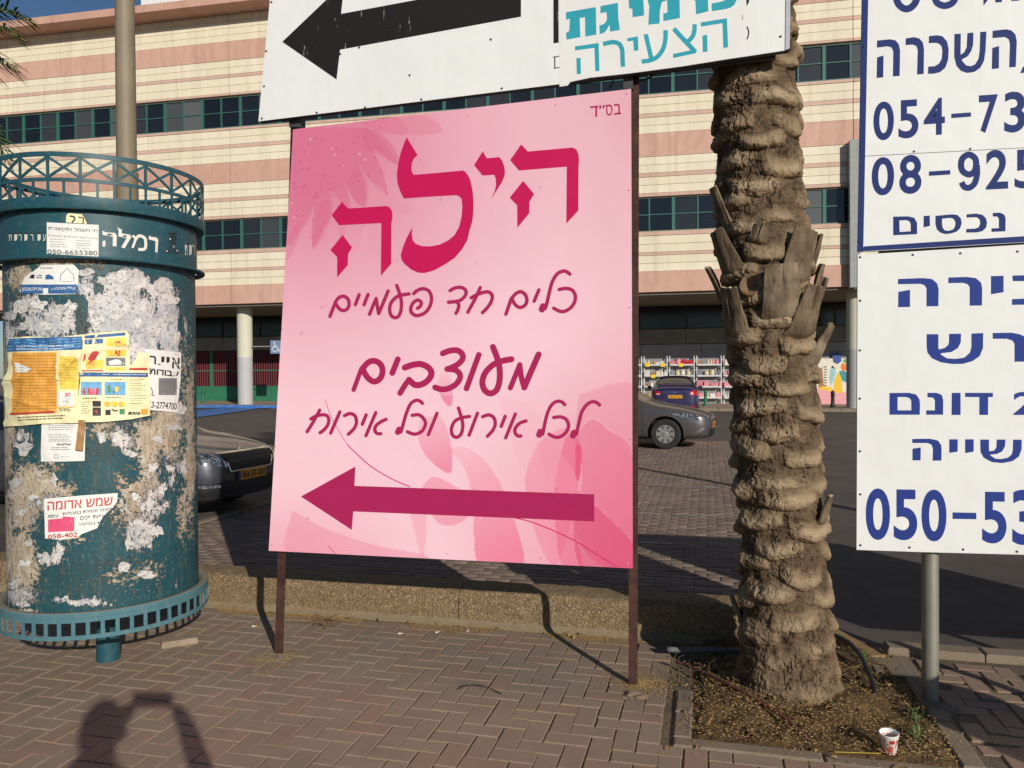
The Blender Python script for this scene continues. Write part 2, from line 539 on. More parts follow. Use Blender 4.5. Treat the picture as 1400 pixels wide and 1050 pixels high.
del pave['category']; del pave['label']; pave['kind'] = 'structure'; pave.name = 'pavement'; WM['pavement'] = Matrix.Identity(4)
stV, stF, stVr, stFr = [], [], [], []
for i, (u, v, d, lu, lv, z_) in enumerate(allp):
    red = z_ == 'r'
    jit = .010 if red else .0018
    dz = random.uniform(-.0035, .0035) if red else random.uniform(-.0016, .0016)
    tx, ty = (random.gauss(0, .008 if red else .0035) for _ in range(2))
    rz = random.gauss(0, .018 if red else .004)
    k = (round(lu, 3), round(lv, 3), red)
    gap = .0075 if red else .0028
    if k not in pm_cache: pm_cache[k] = [paver_vf(lu, lv, gap=gap), None]
    vs, fs = pm_cache[k][0]
    loc = uv(u+lu/2+random.gauss(0, jit), v+lv/2+random.gauss(0, jit), dz)
    if i < 298:
        if pm_cache[k][1] is None:
            me = bpy.data.meshes.new('paver'); me.from_pydata([(x-lu/2, y-lv/2, z) for x, y, z in vs], [], fs)
            me.materials.append(PV_R if red else PV_O); pm_cache[k][1] = me
        o = bpy.data.objects.new('paver', pm_cache[k][1]); COL.objects.link(o); o.parent = pave
        o.location = loc; o.rotation_euler = (tx, ty, LOTROT+rz)
    else:
        T = Matrix.Translation(loc) @ Matrix.Rotation(LOTROT+rz, 4, 'Z') @ Matrix.Rotation(tx, 4, 'X') @ Matrix.Rotation(ty, 4, 'Y')
        A, Bf = (stVr, stFr) if red else (stV, stF)
        b = len(A); A += [T@Vector((x-lu/2, y-lv/2, z)) for x, y, z in vs]; Bf += [[b+q for q in f] for f in fs]
setp(mk('paver_field', stV, stF, PV_I, pave), kind='stuff')
setp(mk('red_paver_field', stVr, stFr, PV_RI, pave), kind='stuff')

# ---- parking strip beyond the low wall: running-bond blocks joined as one sheet
m = Mat('parking_pavers', .9, .35)
r = m.isl(); g = m.n('ShaderNodeNewGeometry').outputs['Position']
c = m.mix(r, srgb(120, 100, 88), srgb(148, 126, 110))
c = m.mix(m.ramp(m.noise(.8, 5, vec=g), .42, .7, 0, .5), c, srgb(110, 96, 84))
c = m.mix(m.ramp(m.noise(14, 4, vec=g), .6, .75, 0, .4), c, srgb(90, 80, 72))
c = m.mix(m.ramp(m.noise(60, 3, .7, vec=g), .4, .75, 0, .3), c, srgb(168, 150, 130))
m.color(c).bump(m.noise(200, 3, vec=g), .002, .7); PKP = m.m
nb = []
v = 5.12; row = 0
while v < 19.2:
    u = -5.4+(.1 if row % 2 else 0)
    while u < .36:
        nb.append((u, v)); u += .2
    v += .1; row += 1
nb = np.array(nb); n = len(nb)
lu, lv, gp, bv = .2, .1, .003, .006
base = np.array([(gp, gp, -.02), (lu-gp, gp, -.02), (lu-gp, lv-gp, -.02), (gp, lv-gp, -.02),
                 (gp, gp, -bv*.6), (lu-gp, gp, -bv*.6), (lu-gp, lv-gp, -bv*.6), (gp, lv-gp, -bv*.6),
                 (gp+bv, gp+bv, 0), (lu-gp-bv, gp+bv, 0), (lu-gp-bv, lv-gp-bv, 0), (gp+bv, lv-gp-bv, 0)])
V = base[None]+np.concatenate([nb, rng.normal(0, .0014, (n, 1))], 1)[:, None, :]
V = V.reshape(-1, 3)
z = V[:, 2]+np.array([0.0])
Vw = np.stack([V[:, 0]*.97+V[:, 1]*.243, -V[:, 0]*.243+V[:, 1]*.97, z], 1)
tt = np.clip((Vw[:, 1]-17)/18, 0, 1.2); Vw[:, 2] += tt*(.065-.004*Vw[:, 0])
fb = np.array([(8, 9, 10, 11), (0, 1, 5, 4), (1, 2, 6, 5), (2, 3, 7, 6), (3, 0, 4, 7), (4, 5, 9, 8), (5, 6, 10, 9), (6, 7, 11, 10), (7, 4, 8, 11)])
Fw = (fb[None]+12*np.arange(n)[:, None, None]).reshape(-1, 4)
o = mk('parking_pavement', Vw, Fw, PKP); setp(o, kind='structure')
m = Mat('parking_joint', .95); m.color(m.mix(m.noise(90, 2), srgb(92, 80, 68), srgb(132, 116, 96)))
sheet('parking_bed', uv, lin(-5.42, .40, 4), lin(5.0, 19.2, 12), -.008, m.m)
# faded white dashes of the bay line: flat paint on the blocks
mb = MB()
for (x, y, L) in ((905, 629, .55), (958, 631, .5), (912, 663, .5), (960, 666, .45), (893, 702, .5), (945, 704, .55), (897, 742, .3), (872, 621, .4), (928, 620, .3), (985, 637, .35)):
    p = on_ground(x, y, .003)
    if p.y > 30: continue
    a = p-UX*L/2; b_ = p+UX*L/2; wv = UY*.03
    mb.add([a-wv, b_-wv, b_+wv, a+wv], [(0, 1, 2, 3)])
m = Mat('worn_white_paint', .8); m.color(m.mix(m.ramp(m.noise(30, 5), .4, .62), srgb(200, 195, 185), srgb(120, 105, 92)))
setp(mb.obj('road_marking', m.m), kind='structure')

CONC = Mat('kerb_concrete', .9, .3)
g = CONC.n('ShaderNodeNewGeometry').outputs['Position']
c = CONC.mix(CONC.noise(4, 6, .6, vec=g), srgb(122, 108, 92), srgb(152, 136, 114))
c = CONC.mix(CONC.ramp(CONC.noise(40, 5, .7, vec=g), .5, .75, 0, .6), c, srgb(108, 97, 84))
CONC.color(c).bump(CONC.noise(120, 4, .7, vec=g), .004, .8); CONC = CONC.m
def kerb(name, u0, u1, v0, v1, z0, z1, L, along, label, cat='kerb', mat=CONC, b=.008, jit=.002):
    """a run of kerb stones, each a stone of its own"""
    t = thing(name, label, cat, uv((u0+u1)/2, (v0+v1)/2, 0), LOTROT)
    tot = (u1-u0) if along == 'u' else (v1-v0); n = max(1, round(tot/L)); st = tot/n
    cu, cv = (u0+u1)/2, (v0+v1)/2
    for i in range(n):
        a = i*st
        bx = (u0+a+.004, u0+a+st-.004, v0, v1) if along == 'u' else (u0, u1, v0+a+.004, v0+a+st-.004)
        mb = MB(); dz = random.uniform(-jit, jit)
        mb.bbox(bx[0]-cu, bx[1]-cu, bx[2]-cv, bx[3]-cv, z0, z1+dz, b)
        mb.obj('kerb_stone', mat, t, local=True)
    return t
kerb('kerb', 1.0, 7.0, 4.80, 4.93, -.1, .035, .5, 'u', 'low concrete kerb between the red paving and the asphalt at the right')
PKERB = plain('pinkish_kerb', srgb(150, 122, 108), .9, .2, 5, bump=.004)
kerb('kerb', .385, .50, 5.05, 19.2, -.1, .004, .6, 'v', 'flush kerb line along the edge of the parking pavers beside the asphalt', mat=CONC)
kerb('kerb', -5.54, -5.42, 5.05, 19.2, -.1, .004, .6, 'v', 'flush kerb line at the left edge of the parking pavers')
kerb('planter_kerb', PITU0-.08, PITU1+.085, PITV0-.08, PITV0, -.1, .004, .5, 'u', 'thin concrete edging along the near side of the palm planting pit', 'kerb', jit=.004)
kerb('planter_kerb', PITU0-.08, PITU0, PITV0+.004, 4.0, -.1, .006, .27, 'v', 'short concrete edging on the left side of the palm planting pit', 'kerb', jit=.004)
kerb('planter_kerb', PITU1+.005, PITU1+.095, PITV0+.004, 4.78, -.1, .006, .45, 'v', 'concrete edging between the palm pit and the red paving', 'kerb', jit=.005)

# ---- planting pit soil, uneven
m = Mat('pit_soil', .97, .2)
c = m.mix(m.ramp(m.noise(9, 6), .35, .65), srgb(70, 54, 40), srgb(116, 92, 62))
c = m.mix(m.ramp(m.noise(120, 3, .7), .5, .7, 0, .8), c, srgb(168, 136, 84))
m.color(c).bump(m.noise(80, 5, .7), .012, 1).bump(m.noise(22, 4), .02, 1); SOIL = m.m
nx, ny = 60, 70
uu, vv = np.meshgrid(np.linspace(PITU0-.01, PITU1+.01, nx), np.linspace(PITV0-.01, 4.80, ny))
hh = .012+.03*fbm(uu*6, vv*6, uu*0, 4)+.05*np.exp(-(((uu-.386)**2+(vv-4.1)**2)/.13))
e = np.minimum(np.minimum(uu-PITU0, PITU1-uu), vv-PITV0); hh = np.where(e < .06, np.minimum(hh, -.006+e*.25), hh)
V = np.stack([uu*.97+vv*.243, -uu*.243+vv*.97, hh], -1).reshape(-1, 3)
setp(mk('planter_soil', V, grid_faces(nx, ny), SOIL, smooth=True), kind='structure')
def soil_z(u, v):
    return .012+.05*math.exp(-((u-.386)**2+(v-4.1)**2)/.13)

# ================================================================= low exposed-aggregate wall
m = Mat('exposed_aggregate', .9, .35)
vo = m.voro(120, out=1); vd = m.voro(120); nn = m.noise(3, 5)
c = m.mix(m.ramp(m.noise(30, 4), .35, .65), srgb(124, 102, 74), srgb(150, 126, 94))
hv = m.n('ShaderNodeSeparateColor'); m.l(vo, hv.inputs[0])
c = m.mix(m.ramp(hv.outputs[0], .2, .9, 0, .5), c, srgb(120, 94, 68))
c = m.mix(m.ramp(hv.outputs[1], .75, .8, 0, .5), c, srgb(190, 172, 140))
c = m.mix(m.ramp(nn, .45, .7, 0, .55), c, srgb(132, 112, 84))
m.color(c).bump(m.ramp(vd, 0, .6, 1, 0), .007, 1.0); AGG = m.m
wt = thing('low_wall', 'low wall of exposed pebble concrete running behind the pink sign', 'wall', uv(-3.35, 4.92, 0), LOTROT)
x = -3.7
while x < 3.6:
    L = 1.83
    mb = MB()
    nx_, ny_ = 60, 14
    x1 = min(x+L-.006, 3.62)
    # profile: front face bottom -> front top (rounded) -> top -> back
    prof = [(-.15, -.1), (-.152, .02), (-.150, .09), (-.146, .15), (-.140, .186), (-.125, .207), (-.1, .216), (-.03, .220), (.05, .22), (.12, .214), (.145, .195), (.15, .12), (.15, -.1)]
    V, Fc = [], []
    for i in range(nx_+1):
        xx = x+(x1-x)*i/nx_
        for (py, pz) in prof:
            k = mnoise.fractal(Vector((xx*9, py*30, pz*30)), 1, 2, 3)*.004
            V.append((xx, py-k*(1 if py < 0 else -1), pz+(k if pz > .1 else 0)))
    np_ = len(prof)
    for i in range(nx_):
        for j in range(np_-1):
            Fc.append((i*np_+j, (i+1)*np_+j, (i+1)*np_+j+1, i*np_+j+1))
    Fc += [list(range(np_))[::-1], list(range(nx_*np_, nx_*np_+np_))]
    mk('wall_section', V, Fc, AGG, wt, smooth=False, local=True)
    x += L
# mortar fillet at its foot
m = Mat('mortar_skirt', .95); m.color(m.mix(m.noise(20, 6), srgb(128, 112, 88), srgb(158, 140, 110))).bump(m.noise(60, 5), .008, 1)
V, Fc = [], []
for i in range(121):
    xx = -3.7+7.3*i/120; wv = .055+.03*mnoise.noise(Vector((xx*3, 1, 0)))
    V += [(xx, -.153-wv, -.004), (xx, -.153-wv*.4, .012), (xx, -.150, .03+.012*mnoise.noise(Vector((xx*5, 4, 0))))]
for i in range(120):
    for j in range(2): Fc.append((i*3+j, i*3+3+j, i*3+4+j, i*3+1+j))
mk('mortar_skirt', V, Fc, m.m, wt, smooth=True, local=True)

# ================================================================= shopping building
BV = 35.0
bl = thing('commercial_building', 'long low shopping building of cream and pink striped stone with green window bands', 'building', bb(-8, BV, 0), BROT)
U0, U1 = -40.0, 25.0
def stone_mat(name, a, b_, vein, isr=True):
    m = Mat(name, .8, .3)
    r = m.rnd()
    g = m.n('ShaderNodeNewGeometry').outputs['Position']
    sx = m.scaled(g, (1.6, 1.6, .6))
    c = m.mix(m.noise(1.2, 4, vec=g), a, b_)
    c = m.mix(m.math('MULTIPLY', r, .35), c, vein)
    st = m.noise(2.4, 5, .65, vec=sx, dist=.4)
    c = m.mix(m.ramp(st, .45, .75, 0, .55), c, vein)
    # single slabs inside a course differ a little in tone
    bk = m.n('ShaderNodeTexBrick'); bk.offset = .5
    mp = m.n('ShaderNodeMapping'); m.l(m.co(), mp.inputs[0]); mp.inputs['Rotation'].default_value = (rad(90), 0, 0)
    m.l(mp.outputs[0], bk.inputs[0]); bk.inputs['Scale'].default_value = 1.0
    bk.inputs['Mortar Size'].default_value = 0.0; bk.inputs['Brick Width'].default_value = .62; bk.inputs['Row Height'].default_value = 50
    bk.inputs['Color1'].default_value = (.95, .95, .95, 1); bk.inputs['Color2'].default_value = (1.05, 1.05, 1.05, 1)
    c = m.mix(1.0, c, bk.outputs[0], 'MULTIPLY')
    c = m.mix(m.ramp(m.noise(1.0, 6, .65, vec=m.scaled(g, (3, 3, .22))), .52, .72, 0, .4), c, tuple(q*.72 for q in vein))
    m.color(c).bump(m.noise(8, 5, vec=g), .006, .4)
    return m.m
CREAM = stone_mat('cream_stone', srgb(233, 221, 192), srgb(238, 228, 204), srgb(220, 204, 172))
PINK2 = stone_mat('pale_pink_stone', srgb(208, 174, 156), srgb(218, 186, 168), srgb(194, 156, 138))
PINK = stone_mat('pink_stone', srgb(204, 162, 142), srgb(216, 178, 158), srgb(188, 140, 120))
JOINT = P('stone_joint', srgb(158, 142, 118), .9, .1, 2)
WFR = P('green_window_frame', srgb(52, 104, 92), .55, .15, 3)
m = Mat('window_glass', .12, .6)
r = m.rnd(); m.color(m.mix(m.math('POWER', r, 4.0), (.010, .012, .016), (.13, .135, .13)))
WGL = m.m
BED = BV+.09   # wall core behind the slabs
mb = MB()
mb.box(U0+8, U1+8, .09, .55, 5.27, 8.0); mb.box(U0+8, U1+8, .09, .55, 9.45, 14.05); mb.box(U0+8, U1+8, .09, .55, 15.55, 20.0)
mb.obj('wall_core', JOINT, bl, local=True)
mb = MB(); mb.box(U0+8, U1+8, .6, 14, 5.40, 20.0); mb.obj('building_core', P('dark_interior', (.012, .012, .013), .9), bl, local=True)
mb = MB(); mb.box(U0+8, U1+8, 6.6, 14, -.3, 5.39); mb.obj('ground_floor_core', P('dark_interior', (.012, .012, .013), .9), bl, local=True)
rows = [('p', 5.27, 6.20, .045), ('c', 6.20, 6.55, 0), ('c', 6.55, 6.90, 0), ('p', 6.90, 7.04, .008), ('c', 7.04, 7.40, 0), ('c', 7.40, 7.77, 0), ('p', 7.77, 7.95, .03),
        ('p', 9.50, 9.66, .02), ('c', 9.66, 10.02, 0), ('c', 10.02, 10.37, 0), ('p', 10.37, 10.55, .008), ('c', 10.55, 10.91, 0), ('c', 10.91, 11.27, 0), ('p', 11.27, 12.30, .012),
        ('c', 12.30, 12.65, 0), ('c', 12.65, 13.0, 0), ('p', 13.0, 13.18, .008), ('c', 13.18, 13.53, 0), ('c', 13.53, 13.88, 0), ('p', 13.88, 14.02, .03),
        ('p', 15.6, 15.72, .02), ('c', 15.72, 16.1, 0), ('c', 16.1, 16.48, 0), ('p', 16.48, 16.65, .008), ('c', 16.65, 16.99, 0), ('c', 16.99, 17.33, 0), ('p', 17.33, 18.27, .012),
        ('c', 18.27, 18.6, 0), ('c', 18.6, 18.93, 0), ('c', 18.93, 19.27, 0), ('c', 19.27, 19.6, 0)]
joints = [U0]
u = -13.9*.9796-.2008*0  # placeholder
def u_at_px(px, v=BV):
    k = (px-CX)/F; Y = v/(.9796+.2008*k); X = k*Y
    return X*.9796-Y*.2008
j0, j1 = u_at_px(89), u_at_px(318)
sp_ = j1-j0
js = [j0+sp_*k for k in range(-3, 8)]
js = [q for q in js if U0 < q < U1]
js = [U0]+js+[U1]
for (k, z0, z1, pr) in rows:
    for a, b_ in zip(js[:-1], js[1:]):
        mb = MB(); mb.bbox(a+8+.015, b_+8-.015, -pr, .088, z0+.008, z1-.008, .004)
        mb.obj('stone_course', CREAM if k == 'c' else (PINK if z1-z0 > .5 else PINK2), bl, local=True)
# cornice
mb = MB()
for a, b_ in zip(js[:-1], js[1:]):
    mb = MB(); mb.bbox(a+8+.01, b_+8-.01, -1.1, .6, 19.60, 19.97, .01)
    mb.obj('cornice', PINK, bl, local=True)
# soffit over the arcade
mb = MB(); mb.box(U0+8, U1+8, .12, 6.5, 5.16, 5.265); mb.obj('soffit', P('soffit_render', srgb(120, 110, 96), .9), bl, local=True)
# windows: one shared unit
def win_mesh():
    fr = MB(); W_, H_ = 2.1, 1.56
    fr.box(-W_/2, -W_/2+.07, -.02, .08, 0, H_); fr.box(W_/2-.07, W_/2, -.02, .08, 0, H_)
    fr.box(-W_/2+.07, W_/2-.07, -.018, .08, 0, .07); fr.box(-W_/2+.07, W_/2-.07, -.018, .08, H_-.07, H_)
    fr.box(-.03, .03, -.012, .07, .07, H_-.07)
    fr.box(-W_/2+.07, -.03, -.005, .06, H_/2-.02, H_/2+.02); fr.box(.03, W_/2-.07, -.005, .06, H_/2-.02, H_/2+.02)
    pn = MB()
    pn.box(-W_/2+.07, -.03, .035, .045, .07, H_-.07); 
    pn2 = MB(); pn2.box(.03, W_/2-.07, .035, .045, .07, H_-.07)
    return fr, pn, pn2
fr, pn, pn2 = win_mesh()
wroot = None
u_start = u_at_px(120/3.281, BV+.1)   # a mullion seen at the far left
n0 = int((U0-u_start)/2.1)+1
for zf in (7.95, 14.03):
    k = n0
    while u_start+2.1*(k+1) < U1:
        uc = u_start+2.1*k+1.05
        if 0: k += 1; continue
        if wroot is None:
            wf = fr.obj('window', WFR, bl, local=True); g1 = pn.obj('pane', WGL, wf, local=True); g2 = pn2.obj('pane', WGL, wf, local=True)
            wf.location = (uc+8, .12, zf); wroot = wf
        else:
            c1 = wroot.copy(); COL.objects.link(c1); c1.location = (uc+8, .12, zf)
            for ch in wroot.children:
                c2 = ch.copy(); COL.objects.link(c2); c2.parent = c1
        k += 1
# grey duct on the facade
mb = MB(); mb.bbox(7.35+8, 7.75+8, -.42, -.05, 5.2, 11.35, .02); mb.obj('duct', P('grey_duct', srgb(150, 152, 148), .6), bl, local=True)
# round columns, two-tone paint
m = Mat('column_paint', .75)
g = m.n('ShaderNodeNewGeometry').outputs['Position']; sx = m.n('ShaderNodeSeparateXYZ'); m.l(g, sx.inputs[0])
t = m.ramp(m.math('ADD', sx.outputs[2], m.math('MULTIPLY', m.noise(4, 3), .05)), 2.66, 2.68)
m.color(m.mix(t, m.mix(m.noise(3, 5), srgb(168, 168, 166), srgb(186, 184, 180)), srgb(205, 200, 178))); COLP = m.m
for uc in (-31.1, -21.35, -11.8, -2.2, 7.9, 17.5):
    mb = MB(); mb.lathe([(.39, -.2), (.39, .2), (.378, .24), (.378, 5.17)], (uc+8, 1.15, 0), 28)
    mb.obj('column', COLP, bl, smooth=30, local=True)
# arcade back wall
bw = 6.0
GREYP = P('grey_shop_panel', srgb(142, 142, 144), .6); BEAM = P('concrete_beam', srgb(122, 120, 112), .8, .2, 2)
DK = P('dark_glazing', (.01, .011, .012), .15)
ur = u_at_px(640, BV+bw)    # left: fenced hall, right: shops
k = 0; a = U0
while a < U1:
    mb = MB(); mb.bbox(a+8+.02, a+8+2.38, bw-.05, bw+.05, 4.0, 5.14, .01); mb.obj('upper_window', DK, bl, local=True)
    mb = MB(); mb.box(a+8-.04, a+8+.04, bw-.1, bw+.04, 4.0, 5.15); mb.obj('mullion', P('dark_mullion', (.03, .035, .035), .6), bl, local=True)
    a += 2.4
a = U0
while a < U1:
    mb = MB(); mb.bbox(a+8+.008, a+8+2.9, bw-.25, bw+.3, 3.2, 3.96, .012); mb.obj('beam', BEAM, bl, local=True); a += 2.91
a = ur
while a < U1-.1:
    wd_ = min(3.1, U1-a)
    mb = MB(); mb.bbox(a+8+.01, a+8+wd_-.01, bw-.04, bw+.2, .05, 3.18, .01); mb.obj('shop_panel', GREYP, bl, local=True); a += wd_
# fenced hall on the left: slats, posts, green dado panels
SL = P('dark_red_slat', srgb(108, 50, 56), .6, .15, 4); GRN = P('green_panel', srgb(44, 112, 84), .6, .15, 2)
mb = MB(); mb.bbox(-.035, .035, -.02, .02, 1.1, 3.18, .006); s0 = mb.obj('slat', SL, bl, local=True)
first = True; a = u_at_px(262, BV+bw)
cnt = 0
while a < ur-.1:
    if not first:
        c1 = s0.copy(); COL.objects.link(c1); c1.location = (a+8, bw, 0)
    else: s0.location = (a+8, bw, 0); first = False
    a += .147; cnt += 1
mb = MB(); mb.box(u_at_px(262, BV+bw)+8, ur+8, bw-.03, bw+.03, 1.02, 1.12); mb.box(u_at_px(262, BV+bw)+8, ur+8, bw-.03, bw+.03, 2.0, 2.05); mb.obj('fence_rail', GRN, bl, local=True)
a = u_at_px(290, BV+bw)-2.2*6
while a < ur:
    mb = MB(); mb.bbox(a+8-.07, a+8+.07, bw-.06, bw+.06, .1, 3.19, .01); mb.obj('fence_post', GRN, bl, local=True)
    mb = MB(); mb.bbox(a+8+.08, a+8+2.12, bw-.045, bw+.02, .12, 1.015, .01); mb.obj('dado_panel', GRN, bl, local=True)
    a += 2.2
# arcade sidewalk with its kerb
SWK = Mat('arcade_paving', .85); g = SWK.n('ShaderNodeNewGeometry').outputs['Position']
SWK.color(SWK.mix(SWK.noise(.8, 5, vec=g), srgb(150, 128, 108), srgb(178, 156, 134))); SWK = SWK.m
V, Fc = [], []
us = lin(U0, U1, 40)
for v_ in (BV+.1, BV+6.6):
    for u_ in us:
        p = bb(u_, v_); V.append((p.x, p.y, tz(p.x, p.y)+.10))
n_ = len(us)
for i in range(n_-1): Fc.append((i, i+1, n_+i+1, n_+i))
setp(mk('arcade_sidewalk', V, Fc, SWK), kind='structure')
BLUEK = Mat('blue_kerb_paint', .6); g = BLUEK.n('ShaderNodeNewGeometry').outputs['Position']
BLUEK.color(BLUEK.mix(BLUEK.ramp(BLUEK.noise(3, 6, vec=g), .4, .7, 0, .6), srgb(50, 110, 185), srgb(120, 150, 180))); BLUEK = BLUEK.m
kt = thing('kerb', 'sidewalk kerb in front of the arcade, painted bright blue at the disabled parking bays', 'kerb', bb(-8, BV, 0), BROT)
a = U0
while a < U1-.01:
    p = bb(a, BV); z = tz(p.x, p.y); blue = a < -8
    mb = MB(); mb.bbox(a+8+.006, a+8+.994, -.28, .1, z-.2, z+.105, .02); mb.obj('kerb_stone', BLUEK if blue else CONC, kt, local=True); a += 1.0
# blue painted apron that curves towards us at the left
V, Fc = [], []
pl = [(250, 563, 574), (268, 561, 571), (290, 559, 568), (310, 556, 565), (330, 554, 562), (350, 552, 559), (376, 551, 557), (400, 551, 556)]
for (x, y0, y1) in pl:
    for y in (y1, y0):
        k = (x-CX)/F; p = on_ground(x, y, .06)
        p = on_ground(x, y, tz(p.x, min(p.y, 38))+.0); V.append((p.x, p.y, tz(p.x, p.y)+.012))
for i in range(len(pl)-1): Fc.append((2*i, 2*i+2, 2*i+3, 2*i+1))
setp(mk('blue_road_marking', V, Fc, BLUEK), kind='structure')
# roof billboard
rb = thing('roof_billboard', 'white billboard with black lettering standing on the roof edge', 'billboard', bb(-18, BV+.6, 19.98), BROT)
ua, ub_ = u_at_px(199, BV+.6), u_at_px(430, BV+.6)
mb = MB(); mb.bbox(ua+18, ub_+18, 0, .12, .35, 4.4, .01); mb.obj('board', P('white_board', srgb(226, 226, 222), .6), rb, local=True)
mb = MB()
for q in lin(ua+18.3, ub_+17.7, 5): mb.box(q-.05, q+.05, .13, .23, -.0, 3.6)
mb.obj('support', P('dark_steel', (.05, .05, .055), .6), rb, local=True)
rs = plane_surf(bb(-18, BV+.6), -BY)
pr = Print(rs, .012)
for ch, x0, x1, y1 in (('ל', 264, 272, 4.5), ('א', 270, 277, 4.5), ('ר', 281, 284, 3), ('ש', 284, 291, 2.3), ('י', 294, 296.5, 0), ('ם', 295, 302, 1)):
    pr.glyph(ch, x0, x1, y1-11, y1, -.1, 0, .0)
pr.obj('lettering', P('black_print', (.012, .012, .012), .5), rb)
# ================================================================= shop shelves with goods
WHM = P('white_metal', srgb(205, 205, 202), .5)
gm = [P('pack_white', srgb(215, 212, 205), .5), P('pack_cream', srgb(212, 196, 165), .5), P('pack_pink', srgb(215, 140, 150), .5),
      P('pack_red', srgb(190, 40, 60), .5), P('pack_blue', srgb(90, 120, 170), .5), P('pack_grey', srgb(130, 132, 140), .5), P('pack_brown', srgb(170, 130, 100), .5)]
gname = ['white', 'cream', 'pink', 'red', 'blue', 'grey', 'brown']
YT = P('yellow_tag', srgb(240, 200, 30), .5)
def bag_mesh(kind, mat):
    mb = MB()
    if kind == 0:   # pillow bag
        for sx in (1,):
            mb.lathe([(.001, 0), (.09, .01), (.11, .08), (.1, .16), (.05, .2), (.07, .235), (.001, .24)], (0, 0, 0), 8)
    elif kind == 1: mb.bbox(-.12, .12, -.08, .08, 0, .17, .012)
    elif kind == 2:
        for i in range(3): mb.bbox(-.11+.01*i, .11-.008*i, -.07, .07, .072*i, .068+.072*i, .01)
    else:
        mb.lathe([(.001, 0), (.06, .004), (.065, .12), (.03, .16), (.028, .2), (.001, .205)], (-.07, 0, 0), 8)
        mb.lathe([(.001, 0), (.06, .004), (.065, .12), (.03, .16), (.028, .2), (.001, .205)], (.07, 0, 0), 8)
    me_o = mb.obj('package', mat, None, local=True); me = me_o.data; bpy.data.objects.remove(me_o); return me
gmesh = {}
rv = 40.72
rack_edges = [840, 879, 914, 951, 988, 1026]
shelf_y = [501, 516.5, 531.5, 546]
def px_rack(px, v=rv): return u_at_px(px, v)
for i in range(5):
    a, b_ = px_rack(rack_edges[i]+1), px_rack(rack_edges[i+1]-1)
    base = bb((a+b_)/2, rv); z00 = tz(base.x, base.y)+.10
    wd = b_-a
    desc = ['leftmost, half hidden behind the pink sign', 'left of the blue car roof', 'above the blue car', 'right of the blue car, beside the palm trunk', 'hidden behind the palm trunk'][i]
    t = thing('shop_rack', 'white metal display rack under the arcade, '+desc, 'rack', (base.x, base.y, z00), BROT, 'display racks along the shop front')
    mb = MB()
    for x in (-wd/2+.03, wd/2-.03): mb.box(x-.025, x+.025, -.02, .02, 0, 2.45)
    mb.obj('upright', WHM, t, local=True)
    mb = MB(); mb.box(-wd/2+.055, wd/2-.055, .26, .28, .1, 2.2); mb.obj('back_panel', P('rack_back', srgb(170, 166, 160), .6), t, local=True)
    heights = [1.98, 1.42, .86, .3]
    for z in heights:
        mb = MB(); mb.box(-wd/2+.056, wd/2-.056, -.13, .25, z-.03, z); mb.box(-wd/2+.056, wd/2-.056, -.15, -.132, z-.05, z+.03)
        mb.obj('shelf', WHM, t, local=True)
        x = -wd/2+.18; kk = 0
        while x < wd/2-.14:
            top = z > 1.9
            mi = random.choice([0, 0, 1, 1, 2, 5, 6]) if i != 2 or not top else random.choice([5, 3, 3, 2])
            if i == 3 and z < 1.0: mi = random.choice([2, 0, 1, 2])
            if i == 0 and z < 1.5: mi = random.choice([4, 5, 0])
            kd = random.randint(0, 3); key = (mi, kd)
            if key not in gmesh: gmesh[key] = bag_mesh(kd, gm[mi])
            wp = Matrix.Translation((base.x, base.y, z00)) @ Matrix.Rotation(BROT, 4, 'Z') @ Vector((x, .02+random.uniform(-.03, .03), z+.001))
            o = bpy.data.objects.new('package', gmesh[key]); COL.objects.link(o); o.location = wp
            s = random.uniform(.9, 1.45); o.scale = (s*.95, s*.9, s*random.uniform(.9, 1.2)); o.rotation_euler = (0, 0, BROT+random.uniform(-.2, .2))
            kk += 1; ords = ['first', 'second', 'third', 'fourth', 'fifth', 'sixth', 'seventh', 'eighth']
            setp(o, '%s %s package from the left on the %s shelf of the %s rack' % (ords[kk-1], gname[mi], {1.98: 'top', 1.42: 'second', .86: 'third', .3: 'bottom'}[z], ['leftmost', 'second', 'blue-car', 'fourth', 'hidden fifth'][i]), 'package', 'packages on the shop racks')
            x += .21*s+.03
for (px, y) in ((885.5, 499), (906, 499), (931, 499), (893, 514.5)):
    p0 = bb(0, rv-.17); pp = on_plane(px, y, p0, BY)
    mb = MB(); mb.bbox(-.1, .1, -.006, .006, -.09, .09, .003)
    o = mb.obj('price_card', YT, None, local=True); o.location = pp; o.rotation_euler = (0, 0, BROT)
    setp(o, 'yellow price card hanging from a shelf edge ' + {885.5: 'at the left of the top row', 906: 'second along the top row', 931: 'above the blue car roof', 893: 'alone on the second shelf'}[px], 'price card')
# colourful wall panel
mu = thing('painted_panel', 'colourful abstract painted panel on the arcade wall beside the right column', 'mural', bb(u_at_px(1140, 40.8), 40.8, 0), BROT)
ms = plane_surf(bb(0, 40.86), -BY)
cols = [srgb(225, 218, 200), srgb(235, 190, 40), srgb(60, 140, 150), srgb(225, 120, 40), srgb(60, 80, 150), srgb(225, 160, 165), srgb(110, 160, 80), srgb(150, 195, 200), srgb(170, 120, 60), srgb(30, 30, 40)]
mats = [P('mural_%d' % i, c, .6) for i, c in enumerate(cols)]
pr = Print(ms, .02); pr.rect(1112, 490, 1172, 553, 0); pr.obj('panel_board', mats, mu)
pr = Print(ms, .026)
pr.poly([(1112, 532), (1128, 528), (1150, 536), (1172, 538), (1172, 553), (1112, 553)], m=5)
pr.poly([(1140, 535), (1141, 518), (1146, 509), (1150, 516), (1152, 536), (1146, 538)], m=1)
